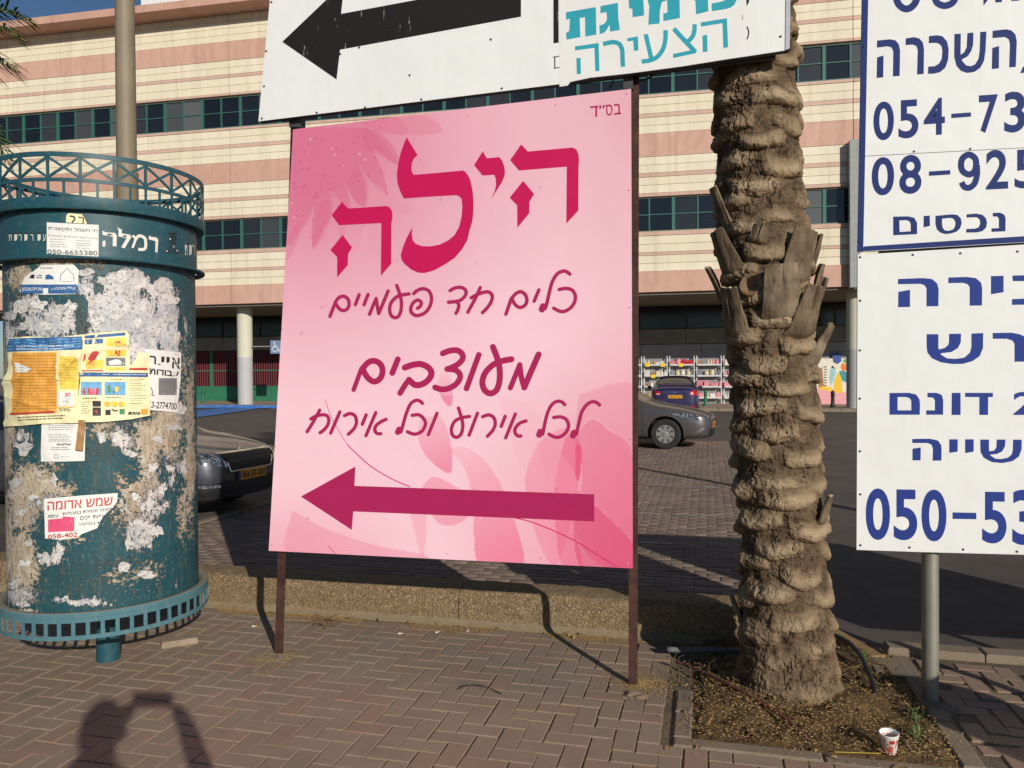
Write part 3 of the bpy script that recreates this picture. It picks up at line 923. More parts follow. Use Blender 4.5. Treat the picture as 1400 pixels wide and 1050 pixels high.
pr.poly([(1120, 532), (1121, 527), (1137, 530), (1139, 536), (1126, 533)], m=1)
pr.poly([(1147, 508), (1153, 506), (1158, 510), (1157, 523), (1151, 520)], m=2)
pr.poly([(1149, 503), (1151, 496), (1157, 499), (1158, 506), (1152, 507)], m=3)
pr.poly([(1139, 495), (1137, 480), (1142, 485), (1144, 479), (1148, 484), (1150, 480), (1150, 494), (1145, 498)], m=4)
pr.poly([(1152, 494), (1155, 490), (1159, 493), (1157, 498)], m=6)
pr.poly([(1135, 505), (1139, 501), (1143, 504), (1142, 512), (1137, 527), (1134, 520)], m=7)
pr.poly([(1136, 503), (1138, 500), (1142, 504)], m=9)
pr.poly([(1118, 505), (1124, 502), (1126, 528), (1119, 530)], m=8)
for k in range(8): pr.poly([(1126, 501+k*3.6), (1130, 501+k*3.6), (1130, 502.3+k*3.6), (1126, 502.3+k*3.6)], m=9)
pr.obj('painted_shapes', mats, mu)

# ================================================================= bollards, disabled sign, lamp posts
GBOL = P('green_bollard', srgb(38, 104, 76), .55); KBOL = P('black_bollard', srgb(24, 26, 28), .5)
def bollard(px, py, mat, label, sc=1.0):
    p = on_ground(px, py, .1); 
    t = thing('bollard', label, 'bollard', (p.x, p.y, tz(p.x, p.y)+.08), 0, 'bollards along the arcade')
    mb = MB(); mb.lathe([(.14, 0), (.14, .05), (.11, .09), (.085, .16), (.07, .5), (.075, .52), (.1, .545), (.1, .57), (.06, .6)], (0, 0, 0), 14)
    mb.obj('shaft', mat, t, smooth=35, local=True)
    mb = MB(); mb.lathe([(.06, .6), (.085, .64), (.088, .68), (.06, .74), (.02, .77), (.001, .775)], (0, 0, 0), 14); mb.obj('knob', mat, t, smooth=50, local=True)
bollard(278, 555, GBOL, 'green bollard in front of the green panelled hall')
bollard(964.5, 556, GBOL, 'green bollard beside the blue car')
bollard(1138.5, 557.5, KBOL, 'black bollard in front of the colourful panel')
ds = thing('disabled_parking_sign', 'small blue wheelchair sign on a bracket from the round column', 'sign', bb(-21, 36, 0), BROT)
dsp = plane_surf(bb(0, 36.1), -BY)
mb = MB(); pa, pb_ = on_plane(341, 474, bb(0, 36.1), BY), on_plane(371, 473.5, bb(0, 36.1), BY); mb.tube(pa, pb_, .03); mb.obj('bracket', P('galv_arm', srgb(150, 150, 145), .5), ds)
pr = Print(dsp, .03); pr.rect(370, 465.5, 386, 483.5, 0); pr.obj('sign_plate', [P('sign_blue', srgb(120, 140, 168), .5), P('sign_back', srgb(130, 130, 130), .5)], ds)
q = [on_plane(x, y, bb(0, 36.1), BY) for x, y in ((370, 465.5), (386, 465.5), (386, 483.5), (370, 483.5))]
MB().add([a_+BY*e for e in (-.024, .01) for a_ in q], [(0, 1, 2, 3), (7, 6, 5, 4), (0, 4, 5, 1), (1, 5, 6, 2), (2, 6, 7, 3), (3, 7, 4, 0)]).obj('sign_back', P('sign_back', srgb(130, 130, 130), .5), ds)
pr = Print(dsp, .034)
pr.stroke([(375.6, 469.8), (376.2, 474.5), (380, 474.8), (381.5, 479.5), (383, 479)], 1.1, 0)
pr.stroke([(374.6, 473.2), (372.6, 477), (374.8, 480.6), (378.6, 480.2), (380, 478)], 1.0, 0)
pr.stroke([(375.3, 467.9), (375.7, 468.1)], 2.0, 0); pr.stroke([(376, 472.2), (379, 472.4)], .9, 0)
pr.obj('wheelchair_symbol', P('sign_white', srgb(225, 225, 225), .5), ds)

GALV = Mat('galvanised', .5, .5, .55); g = GALV.n('ShaderNodeNewGeometry').outputs['Position']
GALV.color(GALV.mix(GALV.noise(12, 5, vec=g), srgb(138, 136, 124), srgb(176, 172, 158))); GALV = GALV.m
POLE = plain('lamp_post_paint', srgb(136, 122, 100), .6, .12, 3)
def lamp(x, y, label, h=8.2, arm=(0, 1)):
    t = thing('street_lamp', label, 'lamp post', (x, y, 0))
    mb = MB(); mb.lathe([(.10, -.05), (.10, .02), (.086, .04), (.084, 1.2+2.02), (.086, 3.225), (.086, 3.24), (.072, 3.25)], (0, 0, 0), 24); mb.obj('pole_base', POLE, t, smooth=40, local=True)
    mb = MB(); mb.lathe([(.076, 3.245), (.071, 5.0), (.05, h)], (0, 0, 0), 24); mb.obj('pole', POLE, t, smooth=40, local=True)
    mb = MB(); mb.path([(0, 0, h-.05), (arm[0]*.3, arm[1]*.3, h+.25), (arm[0]*1.1, arm[1]*1.1, h+.35)], .03, 8); mb.obj('arm', POLE, t, local=True)
    mb = MB(); T = Matrix.Translation((arm[0]*1.3, arm[1]*1.3, h+.36)) @ Matrix.Rotation(math.atan2(arm[1], arm[0]), 4, 'Z'); mb.bbox(-.35, .35, -.13, .13, -.06, .07, .04, 0, T); mb.obj('lamp_head', P('lamp_head_grey', srgb(120, 120, 118), .5), t, local=True)
pxp = on_ground(177, 798)
lamp(-3.06, 6.2, 'grey brown lamp post rising behind the green advertising column')
lamp(6.7, 3.6, 'tall lamp post standing out of view to the right of the signs', arm=(1, 0))
# ================================================================= sign boards
RUST = Mat('rusty_steel', .8, .3, .15); g = RUST.n('ShaderNodeNewGeometry').outputs['Position']
RUST.color(RUST.mix(RUST.ramp(RUST.noise(14, 6, .7, vec=g), .35, .7), srgb(62, 41, 36), srgb(92, 62, 52))).bump(RUST.noise(90, 4, vec=g), .001, .8); RUST = RUST.m
DSTEEL = P('dark_steel', (.035, .03, .03), .55)
LP0, RP0 = Vector((-1.351, 4.475, 0)), Vector((.623, 3.98, 0))
sd = (RP0-LP0).normalized(); sn = Vector((sd.y, -sd.x, 0)); sn = sn if sn.y < 0 else -sn     # towards the camera
def wsurf(off): return plane_surf(LP0+sn*off, sn)
WHITEB = Mat('white_sign_sheet', .5, .3); g = WHITEB.n('ShaderNodeNewGeometry').outputs['Position']
c = WHITEB.mix(WHITEB.noise(1.2, 5, vec=g), srgb(230, 230, 225), srgb(237, 237, 233))
st = WHITEB.noise(2.2, 6, .65, vec=WHITEB.scaled(g, (6, 6, .5)))
c = WHITEB.mix(WHITEB.ramp(st, .55, .8, 0, .2), c, srgb(200, 196, 184))
st2 = WHITEB.noise(5, 7, .7, vec=WHITEB.scaled(g, (5, 5, .35)), dist=.3)
c = WHITEB.mix(WHITEB.ramp(st2, .62, .74, 0, .2), c, srgb(150, 136, 116))
WHITEB.color(c).bump(WHITEB.noise(1.8, 3, vec=g), .03, .5); WHITEB = WHITEB.m
def slab(surf, pts, th, nrm, name, mats, parent, eps=0.0):
    """sheet with thickness from a traced outline: front, back and edges"""
    n = len(pts); fr = [surf.at(x, y, eps) for x, y in pts]; bk = [p-nrm*th for p in fr]
    V = fr+bk; Fc = [list(range(n))[::-1], list(range(n, 2*n))]+[(i, (i+1) % n, n+(i+1) % n, n+i) for i in range(n)]
    fm = [0, 1]+[1]*n
    return mk(name, V, Fc, mats, parent, fm=fm)
def screws(surf, pts, parent, mat, r=.0065):
    for (x, y) in pts:
        p = surf.at(x, y, .0); n = surf.nrm(p)
        T = Matrix.Translation(p) @ n.to_track_quat('Z', 'Y').to_matrix().to_4x4()
        mb = MB(); mb.lathe([(r*1.3, .0), (r*1.25, .0015), (r*.8, .004), (.0001, .0045)], (0, 0, 0), 8); mb.v = [T@v for v in mb.v]
        mb.obj('screw', mat, parent)
# ---- pink sign
pk = thing('pink_sign', 'large pink signboard with magenta Hebrew lettering and a left arrow on two rusty posts', 'sign', (LP0+RP0)/2)
ps = wsurf(.035)
pc = [(400.6, 176.9), (862.9, 121.4), (865.3, 777.2), (367.3, 753)]
# printed sheet: real print colours at grid points
NX, NY = 330, 430
aa, cc = np.meshgrid(np.linspace(0, 1, NX), np.linspace(0, 1, NY))
Q = [np.array(q) for q in pc]
Pxy = ((Q[0][None, None]*(1-aa[..., None])+Q[1][None, None]*aa[..., None])*(1-cc[..., None])+(Q[3][None, None]*(1-aa[..., None])+Q[2][None, None]*aa[..., None])*cc[..., None])
X, Y = Pxy[..., 0], Pxy[..., 1]
def C(*a): return np.array(srgb(*a))
base = np.zeros(X.shape+(3,)); base[:] = C(246, 202, 213)
def blend(mask, col, a):
    global base
    mk_ = (mask*a)[..., None] if not np.isscalar(a) else (mask.astype(float)*a)[..., None]
    base = base*(1-mk_)+np.array(col)[None, None]*mk_
gx = np.clip((700-X-(Y-180)*.35)/330, 0, 1); gtl = np.clip(1.25-np.hypot((X-420)/300, (Y-190)/300), 0, 1)
blend(gtl**1.1, C(212, 104, 138), .8)
gtr = np.clip(1-np.hypot((X-870)/260, (Y-120)/400), 0, 1); blend(gtr, C(224, 160, 172), .75)
gbr = np.clip(1.15-np.hypot((X-900)/260, (Y-800)/330), 0, 1); blend(gbr**1.1, C(224, 86, 126), .68)
gr = np.clip((X-760)/110, 0, 1)*np.clip((Y-380)/250, 0, 1); blend(gr, C(228, 120, 146), .35)
gbl = np.clip(1-np.hypot((X-380)/200, (Y-775)/110), 0, 1); blend(gbl, C(236, 150, 170), .7)
def petal(pts, col, a, grad=None):
    poly = smooth_path(pts+[pts[0]], 6)
    m_ = pip(X, Y, poly).astype(float)
    if grad is not None:
        (x0, y0), (x1, y1) = grad; L2 = (x1-x0)**2+(y1-y0)**2
        t_ = np.clip(((X-x0)*(x1-x0)+(Y-y0)*(y1-y0))/L2, 0, 1); m_ = m_*(.25+.75*t_)
    blend(m_, C(*col), min(1, a*1.45))
o7 = lambda pts: pmap(pts, (360, 140), 4.6667)
# top-left flower: lighter gaps and darker petals
petal(o7([(640, 160), (740, 190), (840, 300), (860, 400), (780, 350), (700, 300), (760, 440), (795, 600), (700, 520), (610, 400), (650, 520), (660, 660), (590, 640), (525, 510), (545, 600), (560, 690), (500, 640), (430, 560), (440, 700), (400, 780), (320, 930), (310, 800), (325, 650), (280, 760), (150, 910), (170, 600), (190, 180), (420, 160)]), (214, 104, 138), .38)
petal(o7([(620, 130), (840, 90), (920, 200), (760, 190)]), (220, 110, 142), .35)
petal(o7([(840, 95), (1050, 90), (1140, 180), (1040, 205), (925, 200)]), (222, 130, 152), .35)
petal(o7([(650, 160), (760, 240), (850, 390), (700, 320), (640, 280)]), (206, 92, 128), .18)
petal(o7([(600, 390), (660, 500), (655, 660), (560, 600), (530, 510)]), (206, 92, 128), .14)
petal(o7([(310, 940), (330, 760), (400, 620), (430, 740), (370, 880)]), (214, 100, 136), .22)
petal(o7([(470, 640), (520, 720), (515, 850), (480, 850)]), (220, 130, 156), .3)
petal(o7([(140, 1040), (150, 900), (240, 740), (215, 900)]), (214, 100, 136), .2)
petal(o7([(640, 700), (960, 700), (830, 620), (700, 520)]), (226, 150, 168), .35)
petal(o7([(1060, 440), (980, 330), (920, 210), (1000, 380)]), (226, 140, 160), .35)
petal(o7([(560, 1050), (620, 900), (660, 760), (640, 1000)]), (232, 165, 180), .4)
# lower part
A1 = lambda pts: pmap(pts, (400, 540), 4.375); A2 = lambda pts: pmap(pts, (620, 540), 4.2)
petal(A1([(760, 150), (880, 130), (945, 280), (945, 465), (820, 390), (755, 280)]), (236, 130, 160), .6, ((590, 560), (615, 645)))
petal(A1([(880, 0), (955, 10), (940, 70)]), (236, 140, 166), .6)
petal(pmap([(130, 430), (165, 350), (240, 370), (270, 540), (240, 668), (150, 560)], (580, 460), 7), (236, 140, 166), .6, ((600, 515), (612, 553)))
petal(A2([(-30, 310), (60, 300), (170, 370), (270, 510), (340, 690), (400, 990), (150, 1000), (110, 600), (60, 420)]), (238, 120, 152), .55, ((640, 600), (690, 760)))
petal(A2([(-200, 560), (-120, 470), (0, 520), (100, 600), (60, 720), (-80, 740)]), (236, 130, 160), .4)
petal(A2([(490, 270), (640, 190), (740, 300), (720, 500), (600, 970), (480, 820), (415, 540), (430, 400)]), (236, 110, 148), .28)
petal(A2([(640, 250), (690, 230), (735, 330), (720, 500), (690, 720), (740, 990), (620, 980), (580, 560)]), (228, 70, 120), .3)
petal(A2([(700, 250), (790, 140), (900, 210), (1030, 360), (1035, 1000), (900, 1000), (760, 900), (690, 720), (740, 460)]), (226, 90, 130), .36)
petal(A2([(700, 540), (860, 680), (1030, 860), (1035, 1010), (740, 1000), (690, 720)]), (214, 60, 108), .35)
petal(A2([(520, 230), (640, 360), (730, 500), (740, 640), (610, 560), (500, 380)]), (240, 150, 175), .3)
petal(A2([(700, 290), (730, 300), (725, 480), (700, 460)]), (226, 60, 112), .4)
petal(A2([(250, 0), (440, 60), (520, 200), (410, 430), (330, 240)]), (240, 170, 185), .15)
petal(A2([(720, 0), (1030, -60), (1030, 340), (900, 200), (790, 130), (700, 240)]), (230, 140, 160), .3)
petal(A1([(0, 690), (200, 800), (500, 900), (800, 960), (700, 1000), (0, 980)]), (236, 150, 172), .4)
petal(A1([(700, 700), (800, 720), (780, 1000), (770, 980)]), (240, 150, 172), .3)
# dots
for k in range(110):
    if k < 80: dx, dy = 395+abs(rng.normal(0, 70)), 185+abs(rng.normal(40, 60))
    else: dx, dy = rng.uniform(400, 850), rng.uniform(250, 760)
    r_0 = rng.uniform(.7, 2.2); blend(np.clip(1.4-np.hypot(X-dx, Y-dy)/r_0, 0, 1), C(196, 84, 120) if rng.random() < .75 else C(245, 190, 205), .5)
colr = base.reshape(-1, 3)
PINKM = Mat('pink_print', .5, .25); PINKM.color(PINKM.attr()); g = PINKM.n('ShaderNodeNewGeometry').outputs['Position']
PINKM.bump(PINKM.noise(1.6, 2, vec=g), .03, .4).bump(PINKM.noise(700, 2, vec=g), .0002, .4)
n_ = sn
V = np.empty((NX*NY, 3)); rd = np.array(CAMF)[None]*F + np.array(CAMR)[None]*(X.ravel()-CX)[:, None] - np.array(CAMU)[None]*(Y.ravel()-CY)[:, None]
p0 = np.array(LP0+sn*.035); nn_ = np.array(sn); t_ = ((p0-np.array(CAM))@nn_)/(rd@nn_)
V = np.array(CAM)[None]+rd*t_[:, None]
mk('printed_sheet', V, grid_faces(NX, NY), PINKM.m, pk, col=colr)
slab(ps, pc, .022, sn, 'sheet_backing', [DSTEEL, DSTEEL], pk, eps=-.0015)
PAGE = P('magenta_print', srgb(198, 22, 86), .6, .03, 8, .2); PAGE2 = P('dark_magenta_print', srgb(172, 36, 88), .6, .03, 8, .2)
ps2 = ps
R1 = lambda p: pmap(p, (440, 170), 7); R2 = lambda p: pmap(p, (640, 170), 7); R3 = lambda p: pmap(p, (440, 260), 7)
pr = Print(ps2)
pr.poly(R1([(812, 125), (916, 293), (885, 325), (866, 360), (857, 405), (860, 450), (880, 483), (1100, 465), (1350, 442), (1375, 455)])+R2([(0, 490), (20, 530), (34, 590), (45, 650), (52, 750), (50, 850), (40, 930), (8, 1040)])
        + R3([(1395, 475), (1340, 570), (1270, 650), (1180, 710), (1080, 765), (1000, 790), (960, 793), (920, 788), (860, 762), (790, 705), (763, 665), (755, 620), (775, 550), (810, 460), (868, 355), (862, 430), (870, 480), (900, 515), (960, 535), (1040, 538), (1130, 520), (1210, 480), (1270, 430), (1315, 350), (1338, 250), (1345, 150), (1338, 85), (1310, 55), (1280, 48), (1000, 65), (785, 80)])
        + R1([(750, 640), (725, 560), (718, 480), (730, 380), (750, 290), (780, 200)]))
pr.poly(R3([(192, 112), (252, 175), (620, 152), (650, 165), (672, 200), (678, 250), (666, 320), (664, 705), (565, 820), (570, 315), (165, 335), (95, 240)]))
pr.poly(R3([(200, 428), (290, 548), (252, 612), (248, 718), (147, 835), (147, 640), (82, 573)]))
pr.poly(R2([(140, 258), (180, 325), (298, 313), (325, 345), (345, 400), (353, 450), (348, 500), (320, 560), (270, 640), (215, 722), (255, 640), (268, 580), (265, 520), (250, 483), (138, 490), (57, 390)]))
pr.poly(R2([(508, 192), (572, 260), (1000, 222), (1035, 240), (1056, 285), (1062, 340), (1057, 400), (1055, 825), (940, 950), (945, 405), (487, 442), (402, 342)]))
pr.poly(R2([(527, 540), (632, 668), (588, 740), (585, 852), (472, 990), (470, 775), (398, 702)]))
pr.obj('headline_lettering', PAGE, pk)
L4 = lambda p: pmap(p, (440, 360), 7); L5 = lambda p: pmap(p, (620, 360), 7); L6 = lambda p: pmap(p, (400, 460), 7); L7 = lambda p: pmap(p, (580, 460), 7); L8 = lambda p: pmap(p, (660, 500), 7)
pr = Print(ps2); W1 = 34/7
for f, pts in ((L4, [(78, 508), (130, 375)]), (L4, [(130, 372), (165, 328), (210, 315), (248, 340), (262, 385), (248, 432), (208, 452), (168, 435), (140, 395), (130, 372)]),
               (L4, [(358, 300), (322, 395)]), (L4, [(443, 298), (405, 395)]), (L4, [(457, 487), (520, 337)]), (L4, [(520, 337), (530, 400), (545, 480)]), (L4, [(545, 480), (600, 350), (635, 265)]),
               (L4, [(718, 212), (745, 290), (762, 370), (758, 450), (735, 505), (700, 520), (662, 495), (650, 430), (672, 365), (735, 312), (835, 293)]),
               (L4, [(880, 290), (915, 260), (970, 243), (1025, 265), (1050, 330), (1035, 410), (985, 475), (910, 500), (862, 475), (852, 430), (875, 378), (920, 352), (952, 375), (945, 408), (917, 430)]),
               (L4, [(1228, 262), (1270, 238), (1330, 230), (1375, 255), (1378, 300), (1340, 345), (1290, 365), (1213, 372)]), (L4, [(1290, 362), (1312, 400), (1302, 445), (1285, 478)]),
               (L5, [(170, 330), (230, 298), (300, 275), (345, 278), (372, 312), (360, 370), (320, 430), (278, 472)]), (L5, [(257, 232), (210, 335), (138, 468)]),
               (L5, [(502, 487), (553, 340)]), (L5, [(560, 332), (600, 288), (645, 272), (685, 297), (703, 345), (690, 395), (645, 422), (605, 408), (574, 368), (560, 332)]),
               (L5, [(818, 255), (773, 362)]), (L5, [(1115, 103), (1082, 80), (1045, 75), (990, 105), (945, 180), (920, 270), (895, 380), (880, 430)]),
               (L5, [(1013, 250), (1080, 240), (1140, 260), (1168, 320), (1150, 390), (1100, 442), (1035, 462), (960, 430)])):
    pr.stroke(f(pts), W1)
pr.stroke(L5([(848, 440), (858, 412)]), 62/7)
pr.obj('handwritten_line', PAGE2, pk)
pr = Print(ps2)
for f, pts, wd in ((L6, [(585, 510), (660, 308)], 44), (L6, [(672, 305), (730, 245), (790, 235), (845, 270), (862, 335), (840, 400), (785, 432), (730, 405), (690, 350), (672, 305)], 57), (L6, [(1008, 218), (955, 350)], 56),
                   (L6, [(1075, 298), (1150, 272), (1230, 265), (1300, 298), (1330, 350), (1305, 410), (1245, 455), (1180, 465), (1140, 440), (1115, 415)], 60), (L6, [(1115, 415), (1080, 460), (1030, 542)], 54),
                   (L7, [(178, 162), (240, 138), (310, 132), (358, 160), (370, 210), (330, 260), (270, 295), (220, 312)], 56), (L7, [(220, 312), (290, 318), (335, 350), (342, 400), (300, 460), (225, 500), (160, 505), (105, 487)], 56),
                   (L7, [(523, 175), (405, 498)], 54), (L7, [(658, 100), (700, 210), (722, 310), (720, 430), (690, 515), (632, 545), (577, 510), (557, 430), (590, 340), (665, 268), (745, 235), (835, 218)], 58),
                   (L7, [(825, 492), (915, 270)], 50), (L7, [(915, 272), (930, 390), (958, 488)], 52), (L7, [(958, 488), (1030, 320), (1095, 172)], 58)):
    pr.stroke(f(pts), wd/7)
pr.obj('handwritten_line', PAGE2, pk)
pr = Print(ps2); W3 = 33/7
for f, pts in ((L6, [(175, 790), (230, 760), (310, 750), (345, 782), (340, 840), (305, 890), (263, 922)]), (L6, [(260, 705), (215, 790), (140, 912)]), (L6, [(453, 722), (365, 925)]), (L6, [(497, 758), (550, 738), (598, 760), (612, 820), (590, 880), (535, 935)]),
               (L6, [(705, 750), (668, 840)]), (L6, [(797, 728), (703, 950)]), (L6, [(895, 793), (840, 820), (795, 860), (790, 905), (815, 930), (845, 930)]),
               (L6, [(1243, 640), (1218, 617), (1180, 612), (1130, 645), (1095, 720), (1070, 800), (1045, 890), (1035, 915)]), (L6, [(1145, 755), (1210, 750), (1258, 790), (1272, 840), (1240, 905), (1170, 935), (1100, 912)]),
               (L7, [(123, 735), (40, 940)]), (L7, [(328, 685), (355, 770), (370, 850), (355, 930), (310, 965), (270, 940), (262, 880), (290, 815), (350, 780), (435, 765)]), (L7, [(510, 735), (430, 945)]),
               (L7, [(560, 768), (620, 750), (668, 780), (680, 840), (655, 900), (605, 955)]), (L7, [(775, 763), (738, 860)]), (L7, [(873, 742), (780, 970)]), (L7, [(975, 808), (915, 830), (872, 880), (872, 925), (900, 952), (925, 952)]),
               (L8, [(785, 372), (758, 347), (715, 340), (665, 370), (625, 440), (600, 530), (582, 620), (575, 655)]), (L8, [(680, 495), (750, 490), (805, 520), (822, 580), (795, 640), (740, 680), (690, 682), (635, 655)]),
               (L8, [(1118, 375), (1087, 350), (1045, 345), (995, 375), (950, 440), (925, 530), (905, 620), (898, 655)])):
    pr.stroke(f(pts), W3)
pr.stroke(L6([(1008, 915), (1020, 890)]), 56/7); pr.stroke(L8([(542, 660), (552, 632)]), 60/7); pr.stroke(L8([(865, 668), (876, 640)]), 60/7); 
pr.stroke(L7([(1100, 940), (1112, 914)]), .1)
pr.obj('handwritten_line', PAGE2, pk)
pr = Print(ps2)
pr.poly([(411.4, 678.8), (485.9, 637.8), (484.6, 664.2), (812.3, 675.8), (812.7, 712.9), (483, 699.2), (481, 724.5)])
pr.obj('arrow', PAGE2, pk)
pr = Print(ps2)
for ch, x0, x1, y0, y1 in (('י', 819.5, 822, 144, 149), ('י', 824, 826.5, 143.5, 148.5), ('ס', 828, 837.5, 143, 158), ('ב', 839.5, 849, 142, 156.5)):
    pr.glyph(ch, x0, x1, y0, y1, -.1, 0, .006)
pr.poly([(807, 145.6), (818.2, 144.2), (818.2, 146.5), (816.4, 146.7), (816.4, 159.5), (814, 159.8), (814, 147), (807, 147.9)])
pr.obj('small_lettering', PAGE2, pk)
TH = P('thin_stem_print', srgb(214, 96, 140), .45); TH2 = P('thin_stem_print_dark', srgb(216, 50, 112), .45)
pr = Print(ps2, .0005)
pr.stroke(A1([(195, 30), (240, 150), (330, 300)]), .9, 0); pr.stroke(A1([(330, 300), (460, 420), (590, 500), (700, 548)]), 1.7, 0); pr.obj('printed_stem', [TH, TH2], pk); pr = Print(ps2, .0005)
pr.stroke(A2([(350, 705), (450, 730), (600, 790), (720, 850), (830, 920), (940, 985)]), 1.6, 1); pr.obj('printed_stem', [TH, TH2], pk); pr = Print(ps2, .0005); pr.stroke(A1([(210, 900), (255, 948)]), 1.0, 0)
pr.obj('printed_stem', [TH, TH2], pk)
scr = P('screw_dark', (.06, .055, .05), .5, metal=.4)
screws(ps, [(372, 745), (480, 752), (612, 757), (740, 763), (858, 770), (404, 184), (520, 172), (640, 158), (760, 143), (857, 128), (860, 260), (861, 420), (862, 600), (396, 300), (386, 450), (377, 610)], pk, P('pink_rivet', srgb(225, 150, 165), .5), .0035)
# steel frame behind the sheet and the two posts
def post(name, pxb, pyb, pxt, pyt, off, wd, mats, parent, ztop):
    pass
s_b = wsurf(-.012)
tl, tr, br_, blc = [s_b.fn(*q) for q in ((405, 182), (858, 127), (861, 771), (372, 748))]
mb = MB()
for a_, b_ in ((tl, tr), (tr, br_), (br_, blc), (blc, tl), ((tl+blc)/2, (tr+br_)/2)):
    d = (b_-a_).normalized(); mb.tube(a_, b_, .018, n=4)
mb.obj('frame', DSTEEL, pk)
def angle_post(p_bot, p_top, wd, flip, parent, name='post'):
    """L-section steel post, two flanges"""
    ax = (p_top-p_bot).normalized(); xdir = sd if not flip else -sd; yd = sn
    V, Fc = [], []
    th = .006
    prof = [(0, 0), (wd, 0), (wd, -th), (th, -th), (th, -wd), (0, -wd)]
    for p in (p_bot, p_top):
        for (a_, b_) in prof: V.append(p+xdir*a_+yd*b_)
    n = 6; Fc = [(i, (i+1) % n, n+(i+1) % n, n+i) for i in range(n)]+[[5, 4, 3, 2, 1, 0], [6, 7, 8, 9, 10, 11]]
    return mk(name, V, Fc, RUST, parent)
gp = on_ground
lb = wsurf(0.0).fn(374.5, 896); lb.z = -.1
lt = wsurf(0).fn(397, 160); lt.z = 3.75
lb2 = lb.copy()
k = (lt-Vector((lb.x, lb.y, 0))).length
angle_post(lb, Vector((lt.x, lt.y, 3.75)) if False else wsurf(0).fn(401, 60), .052, False, pk)
rbp = wsurf(0.0).fn(859, 940); rbp.z = -.1
angle_post(rbp, wsurf(0).fn(861.5, 60), .046, False, pk)
# ---- top white sign on the same posts
tsn = thing('direction_sign', 'white signboard with a big black left arrow mounted above the pink sign', 'sign', (LP0+RP0)/2+Vector((0, 0, 3)))
ts = wsurf(.075)
slab(ts, [(353.2, 166), (765, 115), (765, -210), (384, -160)], .04, sn, 'left_sheet', [WHITEB, DSTEEL], tsn)
slab(ts, [(765.3, 115.2), (807, 106.3), (860, 100.5), (930, 91.2), (988, 82), (1073.2, 69), (1077, -250), (765.3, -210)], .04, sn, 'right_sheet', [WHITEB, DSTEEL], tsn)
slab(ts, [(1073.6, 68.9), (1079.6, 66.5), (1084, -250), (1077.4, -250)], .052, sn, 'edge_trim', [P('alu_trim', srgb(190, 190, 192), .4, metal=.3), DSTEEL], tsn, eps=.004)
BLK = Mat('black_vinyl', .6, .2); g = BLK.n('ShaderNodeNewGeometry').outputs['Position']
BLK.color(BLK.mix(BLK.ramp(BLK.noise(9, 6, .75, vec=BLK.scaled(g, (3, 3, .6))), .63, .67), (.016, .015, .014), srgb(150, 142, 128))); BLK = BLK.m
TEAL = P('teal_vinyl', srgb(52, 160, 176), .6, .05, 6, .2); STK = P('white_sticker', srgb(232, 231, 226), .45, .03)
pr = Print(ts)
pr.poly([(386, 57.2), (471, -24), (466.4, 19), (712.5, -27), (712.3, 22.8), (465, 68), (460.2, 108.8)])
pr.obj('arrow', BLK, tsn)
F7 = lambda p: pmap(p, (750, 0), 7); G7 = lambda p: pmap(p, (930, 0), 7)
pr = Print(ts)
pr.poly(F7([(45, -900), (90, -910), (97, 408), (47, 415)]))
pr.stroke(F7([(42, 548), (102, 538)]), 1.2, cap=False); pr.stroke(F7([(60, 545), (60, 655)]), 1.5, cap=False); pr.stroke(F7([(50, 655), (103, 645)]), 1.2, cap=False)
pr.obj('black_lettering', BLK, tsn)
pr = Print(ts, .0006)
pr.poly([(765, -200), (765, 118.6), (776, 117), (780, 112), (806, 106.2), (860, 100.2), (930, 90.8), (1016, 77.4), (1020, -230)])
pr.obj('white_patch', STK, tsn)
pr = Print(ts, .0010)
pr.poly(F7([(167, 118), (453, 68), (458, 332), (352, 350), (350, 165), (298, 172), (305, 355), (172, 380), (168, 312), (190, 305), (198, 290), (205, 180), (168, 190)]))
pr.poly(F7([(497, 60), (663, 27), (668, 180), (683, 288), (590, 303), (583, 238), (575, 250), (555, 290), (530, 315), (490, 328), (487, 245), (525, 232), (548, 212), (560, 180), (555, 115), (497, 128)]))
pr.poly(F7([(765, -30), (905, -60), (915, 148), (805, 165), (802, 85), (772, 80)]))
pr.poly(F7([(930, -60), (1250, -120), (1258, 172), (1100, 203), (1098, 130), (1128, 124), (1140, 115), (1135, 0), (1085, 20), (1065, 100), (1062, 225), (955, 237), (965, 60)]))
pr.poly(G7([(60, -50), (262, -90), (270, 108), (152, 138), (146, 10)]))
pr.poly(G7([(300, 35), (400, 15), (440, -5), (450, -60), (540, -80), (540, 0), (520, 45), (485, 72), (440, 86), (303, 108)]))
pr.poly(G7([(198, 215), (447, 175), (458, 452), (413, 460), (405, 222), (198, 255)])); pr.poly(G7([(213, 342), (258, 332), (262, 492), (217, 500)]))
pr.stroke(F7([(1398, 232), (1396, 290), (1378, 350), (1330, 402)]), 42/7, cap=False); pr.stroke(F7([(1198, 275), (1300, 385), (1408, 500)]), 44/7, cap=False); pr.poly(F7([(1193, 518), (1412, 470), (1412, 508), (1193, 555)]))
pr.stroke(F7([(930, 328), (985, 565)]), 42/7, cap=False); pr.stroke(F7([(1120, 290), (1118, 380), (1095, 470), (1045, 540), (980, 575), (892, 590)]), 42/7, cap=False)
pr.poly(F7([(755, 367), (855, 348), (860, 480), (818, 488), (812, 388), (757, 397)]))
pr.stroke(F7([(523, 422), (620, 403), (680, 425), (705, 480), (708, 540), (712, 638)]), 42/7, cap=False)
pr.poly(F7([(253, 445), (480, 412), (488, 677), (448, 683), (440, 458), (255, 482)])); pr.poly(F7([(267, 560), (307, 553), (310, 705), (272, 712)]))
pr.obj('teal_lettering', TEAL, tsn)
pr = Print(ts, .0010)
